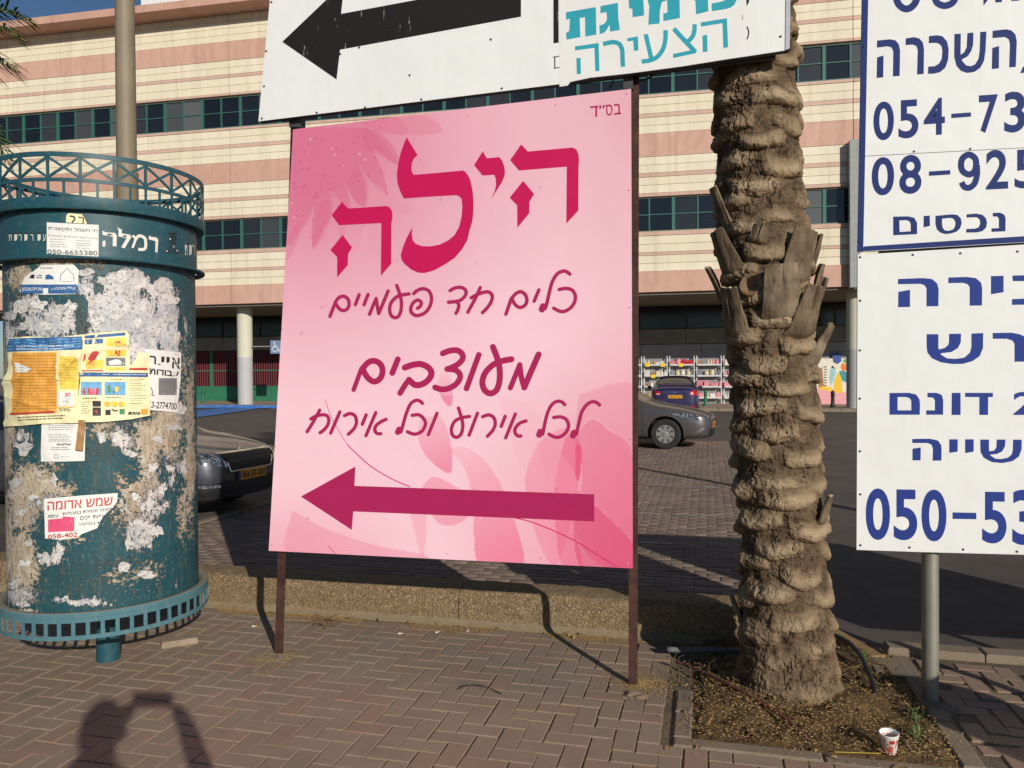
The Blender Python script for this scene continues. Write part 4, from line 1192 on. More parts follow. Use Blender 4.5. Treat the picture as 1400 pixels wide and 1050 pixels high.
pr.poly(G7([(632, -20), (668, -30), (658, 20), (636, 60)])); pr.stroke(G7([(640, 258), (654, 300), (652, 340), (640, 372)]), 1.6); pr.stroke(G7([(596, 145), (596, 188)]), .7)
pr.obj('leftover_marks', BLK, tsn)
screws(ts, [(371, 3), (364, 70), (361, 118), (358, 162), (433, 154), (499, 147), (576, 136), (686, 121), (560, 103), (671, 54), (491, 65), (465, 74), (1067, 50)], tsn, scr, .005)
# brackets and tube behind
mb = MB()
a_, b_ = wsurf(.0).fn(400, 158), wsurf(.0).fn(1060, 76)
mb.tube(a_, b_, .022, n=4)
mb.tube(wsurf(.0).fn(420, 60), wsurf(.0).fn(1060, -60), .022, n=4)
mb.obj('rail', DSTEEL, tsn)
s0_ = wsurf(0.0)
for (x0, y0, x1, y1) in ((399, 160, 414, 176), (853, 98, 866, 124)):
    mb = MB(); q = [s0_.fn(x0, y0), s0_.fn(x1, y0), s0_.fn(x1, y1), s0_.fn(x0, y1)]
    mb.add([p+sn*e for e in (-.03, .03) for p in q], [(0, 1, 2, 3), (7, 6, 5, 4), (0, 4, 5, 1), (1, 5, 6, 2), (2, 6, 7, 3), (3, 7, 4, 0)]); mb.obj('bracket', DSTEEL, tsn)
mb = MB(); mb.path([s0_.fn(x, y) for x, y in ((868, 108), (873, 111), (880, 110), (888, 106), (893, 102))], .006, 6); mb.obj('loose_wire', DSTEEL, tsn)
mb = MB(); mb.path([s0_.fn(x, y)-sn*.02 for x, y in ((840, 98), (836, 113), (831, 120))], .004, 6); mb.obj('loose_wire', DSTEEL, tsn)

# ---- right-hand sign (two sheets on one galvanised pipe)
rp = on_ground(1278, 962); md = Vector((1, -.26, 0)).normalized(); rn = Vector((md.y, -md.x, 0)); rn = rn if rn.y < 0 else -rn
PIPEX = rp+Vector((0, .04, 0))
rs_ = plane_surf(PIPEX+rn*.07, rn)
sg = thing('sign_post', 'galvanised pipe post carrying the two blue lettered signboards at the right edge', 'signpost', (PIPEX.x, PIPEX.y, 0))
mb = MB(); mb.tube(Vector((PIPEX.x, PIPEX.y, -.2)), Vector((PIPEX.x, PIPEX.y, 3.9)), .038, n=24); mb.obj('pipe', GALV, sg, smooth=40)
mb = MB(); mb.tube(Vector((PIPEX.x+.6, PIPEX.y-.156, -.2)), Vector((PIPEX.x+.6, PIPEX.y-.156, 3.9)), .03, n=16); 
for z in (1.0, 2.2, 3.3): mb.tube(Vector((PIPEX.x-.22, PIPEX.y+.057, z)), Vector((PIPEX.x+.62, PIPEX.y-.161, z)), .02, n=6)
mb.obj('cross_rail', GALV, sg)
up = thing('property_sign', 'upper white signboard with a blue border and two phone numbers on the right post', 'sign', (PIPEX.x, PIPEX.y, 1.9))
lo = thing('land_sign', 'lower white signboard with blue Hebrew text and one phone number on the right post', 'sign', (PIPEX.x, PIPEX.y, .75))
NAVY = P('navy_vinyl', srgb(36, 52, 110), .6, .06, 3, .2); NAVY2 = P('blue_vinyl', srgb(42, 62, 136), .6, .06, 3, .2)
slab(rs_, [(1178.8, 0), (1172.8, 344.5), (1505, 325.5), (1505, -60), (1512, -330), (1184, -260)], .02, rn, 'sheet', [WHITEB, DSTEEL], up)
RX = 1505
slab(rs_, [(1172.4, 348.5), (1170.9, 751.5), (1262, 754.6), (1400, 758.2), (RX, 761), (RX, 328)], .02, rn, 'sheet', [WHITEB, DSTEEL], lo, eps=.004)
pr = Print(rs_, .0005)
pr.poly([(1184, -255), (1178.8, 0), (1172.8, 344.2), (1180.2, 343.8), (1187, 0), (1192, -255)]); pr.poly([(1173.2, 343.9), (RX, 325), (RX, 316.2), (1181.8, 336.8)])
pr.obj('blue_border', NAVY, up)
RA = lambda p: pmap(p, (1180, 0), 6.3636); RB = lambda p: pmap(p, (1180, 165), 6.3636); RC = lambda p: pmap(p, (1180, 350), 6.3636); RD = lambda p: pmap(p, (1180, 500), 6.3636); RE = lambda p: pmap(p, (1170, 640), 6.087)
pr = Print(rs_, .0006)
pr.stroke(RA([(282, -200), (284, -60), (300, 20), (335, 62), (375, 78), (420, 62), (458, 15), (475, -60), (477, -200)]), 60/6.36, cap=False)
pr.obj('blue_lettering', NAVY, up); pr = Print(rs_, .0006)
pr.stroke(RA([(615, -200), (617, -60), (635, 10), (665, 38), (710, 50), (760, 36), (795, 0), (808, -70), (810, -200)]), 58/6.36, cap=False)
pr.obj('blue_lettering', NAVY, up); pr = Print(rs_, .0006)
pr.poly(RA([(1045, -60), (1130, -60), (1048, 50)])); pr.poly(RA([(1150, -100), (1210, -100), (1208, 18), (1150, 22)])); pr.poly(RA([(1290, -100), (1362, -100), (1360, 5), (1290, 8)]))
pr.obj('blue_lettering', NAVY, up); pr = Print(rs_, .0006)
pr.poly(RA([(122, 353), (235, 342), (280, 350), (310, 385), (322, 440), (318, 660), (260, 665), (263, 450), (250, 415), (215, 403), (120, 414)])); pr.poly(RA([(122, 500), (178, 482), (175, 673), (118, 678)]))
pr.poly(RA([(372, 335), (440, 323), (490, 335), (520, 370), (530, 430), (527, 643), (470, 648), (476, 440), (465, 402), (435, 388), (370, 392)]))
pr.poly(RA([(573, 315), (640, 307), (690, 315), (730, 360), (745, 430), (740, 520), (715, 590), (670, 628), (620, 640), (565, 642), (567, 580), (625, 576), (662, 552), (685, 510), (690, 440), (682, 400), (655, 377), (620, 372), (572, 376)]))
pr.poly(RA([(795, 296), (850, 293), (848, 480), (862, 530), (895, 568), (935, 577), (975, 560), (1005, 510), (1015, 440), (1020, 278), (1073, 275), (1065, 440), (1052, 530), (1020, 590), (970, 625), (905, 635), (850, 615), (812, 570), (793, 490)]))
pr.poly(RA([(908, 288), (960, 284), (957, 390), (940, 445), (910, 490), (858, 518), (845, 478), (880, 455), (902, 410)]))
pr.poly(RA([(1128, 268), (1245, 255), (1290, 265), (1325, 300), (1337, 360), (1328, 582), (1272, 587), (1278, 380), (1268, 342), (1235, 322), (1126, 331)])); pr.poly(RA([(1125, 418), (1183, 400), (1181, 595), (1120, 601)]))
pr.poly(RA([(1392, 580), (1430, 575), (1398, 634), (1368, 636)]))
pr.obj('blue_lettering', NAVY, up); pr = Print(rs_, .0006)
for ch, x0, x1, y0, y1 in (('0', 90, 268, 883, 1220), ('5', 308, 482, 868, 1203), ('4', 528, 712, 853, 1175), ('7', 1008, 1173, 825, 1155), ('3', 1228, 1412, 797, 1152)):
    a, b_ = RA([(x0, y0), (x1, y1)]); pr.glyph(ch, a[0], b_[0], a[1], b_[1], -.065, 0, .021)
for k, ch in enumerate('04211'): pr.glyph(ch, 1406+k*36, 1434+k*36, 122-k*2, 178-k*2, -.06, 0, .02)
pr.poly(RA([(768, 990), (938, 978), (938, 1014), (768, 1028)]))
pr.obj('blue_lettering', NAVY, up); pr = Print(rs_, .0006)
for ch, x0, x1, y0, y1 in (('0', 75, 270, 317, 650), ('8', 315, 508, 297, 637), ('2', 1068, 1262, 253, 595), ('5', 1318, 1512, 250, 588)):
    a, b_ = RB([(x0, y0), (x1, y1)]); pr.glyph(ch, a[0], b_[0], a[1], b_[1], -.05, 0, .021)
pr.stroke(RB([(985, 384), (974, 328), (922, 295), (868, 325), (852, 384), (868, 440), (922, 468), (970, 440), (985, 384)]), 54/6.36, cap=False)
pr.stroke(RB([(990, 384), (991, 470), (970, 545), (925, 583), (880, 575), (857, 535)]), 52/6.36, cap=False)
pr.poly(RB([(573, 442), (758, 430), (758, 468), (573, 480)]))
pr.obj('blue_lettering', NAVY, up); pr = Print(rs_, .0006)
pr.poly(RB([(262, 835), (390, 832), (445, 845), (470, 890), (470, 987), (262, 997)]), [RB([(315, 868), (318, 968), (415, 962), (415, 905), (408, 880), (380, 865)])])
pr.poly(RB([(527, 830), (580, 825), (582, 915), (527, 928)]))
pr.poly(RB([(630, 828), (770, 815), (820, 820), (850, 850), (858, 890), (845, 935), (815, 965), (770, 980), (720, 987), (675, 975), (642, 945), (630, 900)]), [RB([(688, 852), (686, 890), (692, 930), (710, 955), (745, 958), (785, 945), (800, 920), (805, 885), (790, 855), (760, 845)])])
pr.poly(RB([(900, 815), (985, 808), (1040, 820), (1070, 850), (1078, 890), (1070, 930), (1040, 960), (990, 972), (897, 973), (898, 942), (970, 940), (1005, 928), (1020, 895), (1015, 860), (990, 840), (900, 842)]))
pr.poly(RB([(1130, 803), (1190, 800), (1225, 815), (1240, 845), (1238, 962), (1117, 967), (1118, 937), (1182, 935), (1182, 855), (1170, 835), (1128, 832)]))
pr.obj('blue_lettering', NAVY, up)
pr = Print(rs_, .0004); pr.stroke([(1182, 213.5), (1400, 202), (RX, 196.4)], .8, cap=False, sm=False); pr.obj('sheet_seam', P('seam_dark', srgb(90, 86, 78), .6), up)
screws(rs_, RB([(443, 268), (932, 245)])+[(1181, 64), (1177, 200), (1175, 330)], up, scr, .0042)
rs2 = plane_surf(PIPEX+rn*.074, rn)
pr = Print(rs2, .0006)
pr.poly(RC([(305, 200), (520, 192), (600, 200), (645, 240), (657, 290), (655, 437), (552, 438), (552, 280), (535, 255), (500, 242), (303, 245)])); pr.poly(RC([(307, 312), (408, 294), (408, 443), (305, 445)]))
pr.poly(RC([(742, 187), (900, 182), (980, 192), (1025, 230), (1036, 280), (1034, 430), (928, 432), (928, 270), (910, 245), (870, 233), (742, 236)]))
pr.poly(RC([(1113, 175), (1222, 172), (1222, 315), (1113, 333)]))
pr.poly(RC([(1300, 170), (1480, 165), (1560, 180), (1610, 230), (1615, 300), (1600, 360), (1550, 405), (1480, 422), (1295, 425), (1297, 375), (1440, 370), (1500, 345), (1510, 300), (1500, 250), (1440, 218), (1302, 218)]))
def shin(f, o):
    pr.poly(f([(553-o[0], 680-o[1]) if 0 else (0, 0)]) if 0 else f(o))
pr.obj('blue_lettering', NAVY2, lo); pr = Print(rs2, .0006)
pr.poly(RC([(553, 680), (655, 680), (655, 800), (680, 860), (730, 890), (800, 895), (880, 885), (930, 840), (943, 790), (943, 675), (1045, 670), (1043, 800), (1015, 870), (950, 915), (870, 938), (780, 940), (680, 925), (600, 890), (560, 840), (553, 790)]))
pr.poly(RC([(748, 678), (852, 675), (850, 750), (825, 800), (770, 835), (665, 848), (652, 815), (710, 800), (740, 775), (748, 750)]))
pr.poly(RC([(1128, 670), (1290, 667), (1360, 680), (1405, 700), (1425, 760), (1425, 918), (1318, 920), (1318, 765), (1300, 735), (1250, 720), (1128, 720)]))
pr.obj('blue_lettering', NAVY2, lo); pr = Print(rs2, .0006)
pr.poly(RD([(230, 237), (400, 236), (460, 250), (490, 290), (495, 330), (493, 426), (230, 426)]), [RD([(300, 272), (300, 388), (420, 388), (420, 310), (410, 285), (375, 272)])])
pr.poly(RD([(560, 236), (640, 236), (685, 255), (697, 300), (696, 426), (550, 426), (550, 388), (625, 388), (625, 300), (610, 278), (560, 273)]))
pr.poly(RD([(772, 236), (848, 236), (848, 428), (770, 428)])); pr.poly(RD([(888, 236), (1130, 236), (1128, 272), (1088, 273), (1087, 428), (1012, 428), (1012, 273), (888, 271)]))
pr.obj('blue_lettering', NAVY2, lo); pr = Print(rs2, .0006)
a, b_ = RD([(1308, 228), (1500, 428)]); pr.glyph('2', a[0], b_[0], a[1], b_[1], 0, 0, .02)
pr.obj('blue_lettering', NAVY2, lo); pr = Print(rs2, .0006)
pr.poly(RD([(428, 637), (580, 635), (650, 650), (680, 690), (683, 730), (681, 825), (605, 826), (608, 720), (595, 685), (560, 672), (428, 672)])); pr.poly(RD([(430, 722), (502, 710), (500, 823), (430, 823)]))
pr.poly(RD([(750, 640), (824, 640), (822, 748), (750, 758)])); pr.poly(RD([(888, 640), (962, 640), (962, 748), (888, 760)]))
pr.poly(RD([(1020, 642), (1095, 642), (1095, 730), (1108, 780), (1150, 808), (1200, 812), (1260, 800), (1295, 770), (1303, 730), (1305, 643), (1380, 643), (1378, 730), (1355, 790), (1300, 830), (1210, 847), (1120, 838), (1050, 800), (1022, 750)]))
pr.poly(RD([(1163, 642), (1238, 642), (1235, 700), (1210, 745), (1165, 768), (1106, 773), (1092, 745), (1140, 738), (1160, 710)]))
pr.obj('blue_lettering', NAVY2, lo); pr = Print(rs2, .0006)
for ch, x0, x1, y0, y1 in (('0', 83, 285, 168, 598), ('5', 316, 512, 178, 600), ('0', 547, 755, 178, 610), ('5', 1052, 1255, 197, 627), ('3', 1303, 1510, 180, 640)):
    a, b_ = RE([(x0, y0), (x1, y1)]); pr.glyph(ch, a[0], b_[0], a[1], b_[1], .02, 0, .026)
pr.poly(RE([(806, 368), (1003, 372), (1003, 425), (806, 422)]))
pr.obj('blue_lettering', NAVY2, lo)
screws(rs2, RE([(38, 218), (38, 642), (447, 660), (893, 677), (1340, 695)])+[(1176, 351.7), (1176, 411), (1175.6, 479), (1175.5, 545), (1175.6, 617), (1248, 348.4), (1313, 346.3), (1391, 343.8)], lo, scr, .0045)
# ---- neighbouring low billboard, out of view to the right; its shade falls on the asphalt
nbp = thing('low_billboard', 'low white billboard on two posts just out of view to the right', 'billboard', (3.7, 3.35, 0), math.atan2(-.26, 1))
mb = MB(); mb.bbox(-.83, 1.5, -.03, .0, .55, 1.8, .004); mb.obj('board', WHITEB, nbp, local=True)
mb = MB(); mb.tube((-.4, .03, -.2), (-.4, .03, 1.75), .03); mb.tube((1.0, .03, -.2), (1.0, .03, 1.75), .03); mb.obj('post', GALV, nbp, local=True)
# ================================================================= advertising column
cang = math.atan(143.0/F*0 + (700-143.5)/F)     # left of the axis
CR = 4.98
CCX, CCY = -CR*math.sin(math.atan((700-143.5)/F)), CR*math.cos(math.atan((700-143.5)/F))
CC = Vector((CCX, CCY, 0))
TEALP = Mat('teal_paint', .5, .45); g = TEALP.n('ShaderNodeNewGeometry').outputs['Position']
c = TEALP.mix(TEALP.noise(2.5, 5, vec=g), srgb(24, 72, 84), srgb(34, 86, 96))
up_ = TEALP.n('ShaderNodeSeparateXYZ'); nrm = TEALP.n('ShaderNodeNewGeometry'); TEALP.l(nrm.outputs['Normal'], up_.inputs[0])
dust = TEALP.math('MULTIPLY', TEALP.ramp(up_.outputs[2], .4, .9), TEALP.ramp(TEALP.noise(9, 5, vec=g), .2, .6, .5, .95))
c = TEALP.mix(dust, c, srgb(140, 132, 112))
c = TEALP.mix(TEALP.ramp(TEALP.noise(30, 6, .7, vec=g), .52, .7, 0, .5), c, srgb(84, 110, 108)); c = TEALP.mix(TEALP.ramp(TEALP.noise(7, 7, .7, vec=TEALP.scaled(g, (2.5, 2.5, .5))), .5, .68, 0, .5), c, srgb(70, 78, 70))
TEALP.color(c).bump(TEALP.noise(40, 4, vec=g), .0015, .5); TEALP = TEALP.m
SKP = Mat('faded_teal_paint', .6, .4); g = SKP.n('ShaderNodeNewGeometry').outputs['Position']
c = SKP.mix(SKP.noise(6, 6, .65, vec=g), srgb(58, 104, 116), srgb(88, 130, 138))
c = SKP.mix(SKP.ramp(SKP.noise(40, 6, .7, vec=SKP.scaled(g, (1, 1, .3))), .5, .75, 0, .5), c, srgb(126, 140, 132))
nrm = SKP.n('ShaderNodeNewGeometry'); up_ = SKP.n('ShaderNodeSeparateXYZ'); SKP.l(nrm.outputs['Normal'], up_.inputs[0])
c = SKP.mix(SKP.ramp(up_.outputs[2], .5, .9), c, srgb(136, 128, 108)); SKP.color(c); SKP = SKP.m
ac = thing('advertising_column', 'round teal advertising column with a lattice crown, covered in torn posters', 'advertising column', CC)
def cyl_surf(r):
    def fn(px, py):
        d = ray(px, py); o = CAM-CC
        a = d.x*d.x+d.y*d.y; b = 2*(o.x*d.x+o.y*d.y); c_ = o.x*o.x+o.y*o.y-r*r
        D = b*b-4*a*c_
        t = (-b-math.sqrt(D))/(2*a) if D > 0 else -b/(2*a)
        return CAM+d*t
    return Surf(fn, lambda p: Vector((p.x-CCX, p.y-CCY, 0)).normalized())
# body with print-remnant masks
RB_ = .482
NT, NZ = 420, 330
tc = math.atan2(-CCY, -CCX)       # towards the camera
th = np.linspace(tc-math.pi, tc+math.pi, NT, endpoint=False); zz = np.linspace(.40, 2.22, NZ)
TH_, ZZ_ = np.meshgrid(th, zz)
bx, by = CCX+RB_*np.cos(TH_), CCY+RB_*np.sin(TH_)
fx = np.array(CAMF); rx = np.array(CAMR); ux = np.array(CAMU)
q = np.stack([bx, by, ZZ_-CAMH], -1); zc = q@fx
PX, PY = CX+F*(q@rx)/zc, CY-F*(q@ux)/zc
front = np.cos(TH_-tc) > .05
jx = 8*fbm(bx*9, by*9, ZZ_*9, 4); jy = 8*fbm(bx*9+31, by*9, ZZ_*9, 4)
def blob(lst):
    m_ = np.zeros_like(PX)
    for (x, y, rx_, ry_, wgt) in lst:
        d = np.hypot((PX+jx-x)/rx_, (PY+jy-y)/ry_); m_ = np.maximum(m_, wgt*np.clip(1.5-d, 0, 1)/1.0) if wgt > 0 else m_
    for (x, y, rx_, ry_, wgt) in lst:
        if wgt < 0:
            d = np.hypot((PX+jx-x)/rx_, (PY+jy-y)/ry_); m_ = m_*(1+wgt*np.clip(1.5-d, 0, 1))
    return np.clip(m_, 0, 1)
white = .06+blob([(150, 430, 32, 38, .95), (170, 385, 34, 16, .9), (220, 395, 20, 16, .85), (232, 440, 24, 50, .8), (190, 440, 26, 46, .8), (150, 470, 50, 16, 1.0), (190, 475, 30, 22, .95), (240, 475, 14, 20, .8),
              (60, 440, 40, 28, .62), (40, 420, 20, 22, .5), (120, 385, 16, 22, .6), (95, 440, 20, 26, .6), (15, 470, 12, 60, .45), (190, 730, 26, 24, .6), (205, 690, 22, 30, .45), (165, 600, 16, 26, .6), (70, 765, 22, 8, .5), (25, 815, 26, 12, .55),
              (120, 822, 50, 6, .5), (170, 775, 30, 12, .35), (75, 610, 22, 14, .4), (30, 600, 16, 20, .45), (230, 640, 20, 40, .38), (250, 560, 10, 60, .3), (60, 700, 30, 30, .35), (80, 750, 12, 24, .45), (205, 800, 40, 14, .25),
              (110, 440, 9, 30, -.8), (175, 350, 60, 12, -1), (250, 420, 6, 70, -.6)])
beige = .05+blob([(215, 610, 34, 44, .85), (200, 660, 40, 26, .7), (235, 570, 26, 30, .75), (35, 680, 24, 46, .85), (55, 670, 30, 28, .8), (30, 770, 22, 50, .8), (8, 560, 10, 90, .9), (90, 665, 20, 20, .6), (190, 700, 34, 40, .6), (260, 600, 8, 120, .7), (250, 700, 14, 40, .55),
              (165, 790, 26, 16, .4), (205, 780, 30, 14, .4), (105, 735, 20, 12, .4), (8, 740, 10, 70, .7), (150, 590, 30, 20, .5), (90, 355, 60, 10, .55), (30, 380, 22, 22, .6), (70, 640, 30, 14, .3), (250, 500, 8, 40, .4), (20, 840, 30, 8, .8),
              (222, 650, 6, 40, -.7), (232, 700, 10, 60, -.8), (180, 650, 12, 10, -.8), (100, 650, 16, 14, -.9)])
grime = np.clip(blob([(20, 440, 16, 50, .9), (40, 470, 18, 30, .8), (110, 450, 12, 40, .8), (100, 350, 90, 12, .8), (130, 620, 24, 40, .55), (180, 600, 20, 16, .5), (150, 700, 50, 30, .4), (110, 790, 60, 30, .45), (12, 640, 10, 90, .7)])+.1, 0, 1)
back = ~front
white[back] = .45+.35*fbm(bx*2, by*2, ZZ_*2, 3)[back]; beige[back] = .5; grime[back] = .4
V = np.stack([bx, by, ZZ_], -1).reshape(-1, 3)
m = Mat('torn_poster_layers', .75, .35)
at = m.n('ShaderNodeAttribute'); at.attribute_name = 'Col'; sc_ = m.n('ShaderNodeSeparateColor'); m.l(at.outputs[0], sc_.inputs[0])
wv, bv_, gv = sc_.outputs[0], sc_.outputs[1], sc_.outputs[2]
g = m.n('ShaderNodeNewGeometry').outputs['Position']
# cylindrical unwrap so that tears keep an upright / horizontal grain
n1 = m.noise(12, 10, .76, vec=g, dist=.4); n2 = m.noise(22, 10, .78, vec=m.scaled(g, (1, 1, 1.7)), dist=.5); n3 = m.noise(60, 6, .7, vec=g)
n4 = m.noise(26, 7, .7, vec=m.scaled(g, (1.6, 1.6, .55)), dist=.5); vv_ = m.voro(28, vec=g, feature='DISTANCE_TO_EDGE'); n5 = m.noise(4.5, 7, .6, vec=g)
teal = m.mix(n5, srgb(18, 66, 76), srgb(32, 90, 98))
teal = m.mix(m.ramp(n3, .52, .7, 0, .55), teal, srgb(74, 100, 100)); teal = m.mix(m.ramp(n2, .52, .66, 0, .5), teal, srgb(84, 84, 70))
teal = m.mix(m.math('MULTIPLY', gv, m.ramp(n4, .35, .6)), teal, srgb(62, 64, 56))
fl_ = m.noise(110, 6, .75, vec=m.scaled(g, (1, 1, .45))); teal = m.mix(m.ramp(fl_, .60, .66, 0, .65), teal, srgb(176, 172, 160)); sk_ = m.noise(16, 8, .75, vec=m.scaled(g, (2.2, 2.2, .3))); teal = m.mix(m.ramp(sk_, .54, .64, 0, .5), teal, srgb(92, 104, 98))
def lay(mask, n, lo, hi, soft=.022):
    thr = m.ramp(mask, 0, 1, hi, lo)
    return m.ramp(m.math('SUBTRACT', n, thr), -soft*.3, soft)
gb = lay(bv_, m.math('ADD', m.math('MULTIPLY', n2, .55), m.math('MULTIPLY', n3, .45)), .36, .605)
gc = m.mix(m.ramp(n4, .35, .65), srgb(146, 130, 106), srgb(204, 188, 164)); gc = m.mix(m.ramp(n1, .52, .6, 0, .7), gc, srgb(214, 208, 198))
gc = m.mix(m.ramp(n3, .55, .7, 0, .7), gc, srgb(96, 86, 70))
c1 = m.mix(gb, teal, gc)
wb = lay(wv, m.math('ADD', m.math('MULTIPLY', n1, .4), m.math('ADD', m.math('MULTIPLY', n4, .35), m.math('MULTIPLY', n3, .25))), .35, .605)
wc = m.mix(m.ramp(n5, .38, .62), srgb(200, 200, 200), srgb(232, 222, 214))
wc = m.mix(m.ramp(n2, .5, .72, 0, .6), wc, srgb(168, 168, 172))
crack = m.math('MAXIMUM', m.ramp(m.math('ADD', m.math('MULTIPLY', n4, .5), m.math('MULTIPLY', n3, .5)), .545, .575), m.math('MULTIPLY', m.ramp(vv_, .0, .02, .6, 0), m.ramp(n1, .5, .56)))
wc = m.mix(m.math('MULTIPLY', crack, .8), wc, srgb(84, 88, 88))
wc = m.mix(m.ramp(m.noise(7, 6, .7, vec=g, dist=.8), .49, .58, 0, .5), wc, srgb(158, 160, 164)); wc = m.mix(m.ramp(n3, .5, .62, 0, .45), wc, srgb(120, 120, 118))
c2 = m.mix(wb, c1, wc)
m.color(c2)
hgt = m.math('ADD', m.math('MULTIPLY', gb, .5), m.math('MULTIPLY', wb, 1.0))
m.bump(hgt, .0035, 1.0).bump(n4, .004, .6).bump(n3, .0015, .5)
m.rough(m.ramp(m.math('ADD', gb, wb), 0, 1, .45, .85))
mk('poster_drum', V, grid_faces(NT, NZ, True), m.m, ac, col=np.stack([white.ravel(), beige.ravel(), grime.ravel()], 1), smooth=True)
mb = MB()
mb.lathe([(.483, .405), (.5, .418), (.53, .421), (.534, .417), (.534, .395)], CC, 96); mb.lathe([(.50, .402), (.40, .38), (.0001, .38)], CC, 48); mb.obj('base_flange', SKP, ac, smooth=30)
mb = MB(); mb.lathe([(.0625, -.15), (.0625, .385)], CC, 32); mb.obj('foot_pipe', TEALP, ac, smooth=40)
def ring_band(name, r, z0, z1, th_, mat, n=96):
    mb = MB(); mb.lathe([(r, z0), (r, z1), (r-th_, z1), (r-th_, z0), (r, z0)], CC, n); return mb.obj(name, mat, ac, smooth=30)
ring_band('skirt_rail', .534, .372, .394, .006, SKP); ring_band('skirt_rail', .534, .285, .307, .006, SKP)
for k in range(50):
    a = 2*math.pi*k/50; mb = MB()
    T = Matrix.Translation(CC) @ Matrix.Rotation(a, 4, 'Z'); mb.box(.528, .534, -.0095, .0095, .3075, .3715, 0, T); mb.obj('skirt_bar', SKP, ac)
# fascia band: letters cut through
ring_band('fascia_band', .492, 2.225, 2.452, .008, TEALP, 128)
mb = MB(); mb.lathe([(.493, 2.205), (.534, 2.207), (.536, 2.2135), (.534, 2.2185), (.493, 2.220)], CC, 128); mb.obj('lower_flange', TEALP, ac, smooth=30)
mb = MB(); mb.lathe([(.40, 2.454), (.533, 2.456), (.535, 2.46), (.535, 2.512), (.529, 2.512), (.529, 2.462), (.42, 2.46)], CC, 128); mb.obj('upper_lip', TEALP, ac, smooth=30)
mb = MB(); mb.lathe([(.0001, 2.20), (.48, 2.20)], CC, 48); mb.obj('inner_plate', DSTEEL, ac)
# crown
ring_band('crown_rail', .535, 2.712, 2.736, .007, TEALP); ring_band('crown_rail', .535, 2.588, 2.606, .007, TEALP)
NB = 22
def bar_on_ring(a0, z0, a1, z1, wd, name, seg=5):
    V, Fc = [], []
    for i in range(seg+1):
        t = i/seg; a = a0+(a1-a0)*t; z = z0+(z1-z0)*t
        L = math.hypot((a1-a0)*.532, z1-z0); tx, tz_ = (a1-a0)*.532/L, (z1-z0)/L
        for s in (-.5, .5):
            aa_ = a-tz_*wd*s/.532; z_ = z+tx*wd*s
            for r in (.5285, .5345): V.append((CCX+r*math.cos(aa_), CCY+r*math.sin(aa_), z_))
    for i in range(seg):
        b = i*4
        for (p, q_) in ((0, 1), (1, 3), (3, 2), (2, 0)): Fc.append((b+p, b+q_, b+4+q_, b+4+p))
    return mk(name, V, Fc, TEALP, ac)
for k in range(NB):
    a = tc+2*math.pi*(k+.35)/NB; da = 2*math.pi/NB
    if k % 1 == 0: bar_on_ring(a, 2.607, a, 2.711, .014, 'crown_upright', 1)
    bar_on_ring(a+.012, 2.612, a+da-.012, 2.706, .013, 'lattice_bar')
    bar_on_ring(a+.012, 2.706, a+da-.012, 2.612, .0125, 'lattice_bar')
    for j in (0, .5): bar_on_ring(a+da*j, 2.513, a+da*j, 2.587, .012, 'crown_upright', 1)
mb = MB()
for k in range(3):
    a = tc+1.0+k*math.pi/3*2; mb.tube(CC+Vector((.53*math.cos(a), .53*math.sin(a), 2.597)), CC+Vector((0, 0, 2.58)), .009)
mb.obj('crown_brace', TEALP, ac)
# writing on the band
cs = cyl_surf(.492); H5 = lambda p: pmap(p, (0, 280), 5)
WL = P('white_letter', srgb(222, 218, 205), .6); DKL = P('letter_slot', (.02, .022, .022), .8)
pr = Print(cs, .0006)
pr.poly(H5([(700, 176), (722, 188), (785, 192), (798, 208), (796, 285), (770, 282), (772, 218), (702, 206)])); pr.poly(H5([(702, 248), (720, 244), (720, 285), (700, 285)]))
pr.poly(H5([(802, 148), (818, 166), (833, 168), (832, 195), (890, 205), (897, 222), (852, 298), (828, 290), (866, 228), (808, 216), (812, 180)]))
pr.stroke(H5([(905, 295), (925, 235), (905, 210)]), 3.2, cap=False); pr.stroke(H5([(925, 238), (950, 212), (985, 225), (995, 250), (990, 300), (945, 305)]), 4, cap=False)
pr.poly(H5([(1018, 210), (1030, 218), (1070, 224), (1082, 240), (1076, 327), (1060, 322), (1062, 248), (1016, 236)]))
for k, (x, ch) in enumerate(((58, 'ת'), (95, 'י'), (125, 'ר'), (165, 'י'), (205, 'ר'), (255, 'י'), (290, 'ע'))):
    pr.glyph(ch, x/5, (x+26)/5, 280+190/5, 280+250/5, 0, 1, 0); pr.glyph(ch, x/5+.6, (x+24)/5, 280+202/5, 280+246/5, 0, 0, 0)
for (x, ch) in ((1262, 'ת'), (1292, 'י'), (1312, 'ר')): pr.glyph(ch, x/5, (x+18)/5, 280+275/5, 280+345/5, .2, 0, 0)
em = [(1150, 190, 1210, 205), (1155, 212, 1172, 250), (1190, 212, 1204, 250), (1176, 205, 1186, 262), (1165, 255, 1200, 268), (1160, 275, 1170, 300), (1180, 272, 1196, 300), (1130, 305, 1165, 322), (1172, 310, 1190, 332), (1196, 300, 1218, 330), (1140, 325, 1160, 334)]
for i, (x0, y0, x1, y1) in enumerate(em): pr.rect(x0/5, 280+y0/5, x1/5, 280+y1/5, 1, 1, 1)
for (x0, y0, x1, y1) in ((1158, 228, 1166, 240), (1134, 312, 1146, 320), (1184, 280, 1190, 292), (1205, 308, 1214, 318)): pr.rect(x0/5, 280+y0/5, x1/5, 280+y1/5, 0, 1, 1)
pr.obj('cut_lettering', [WL, DKL], ac)

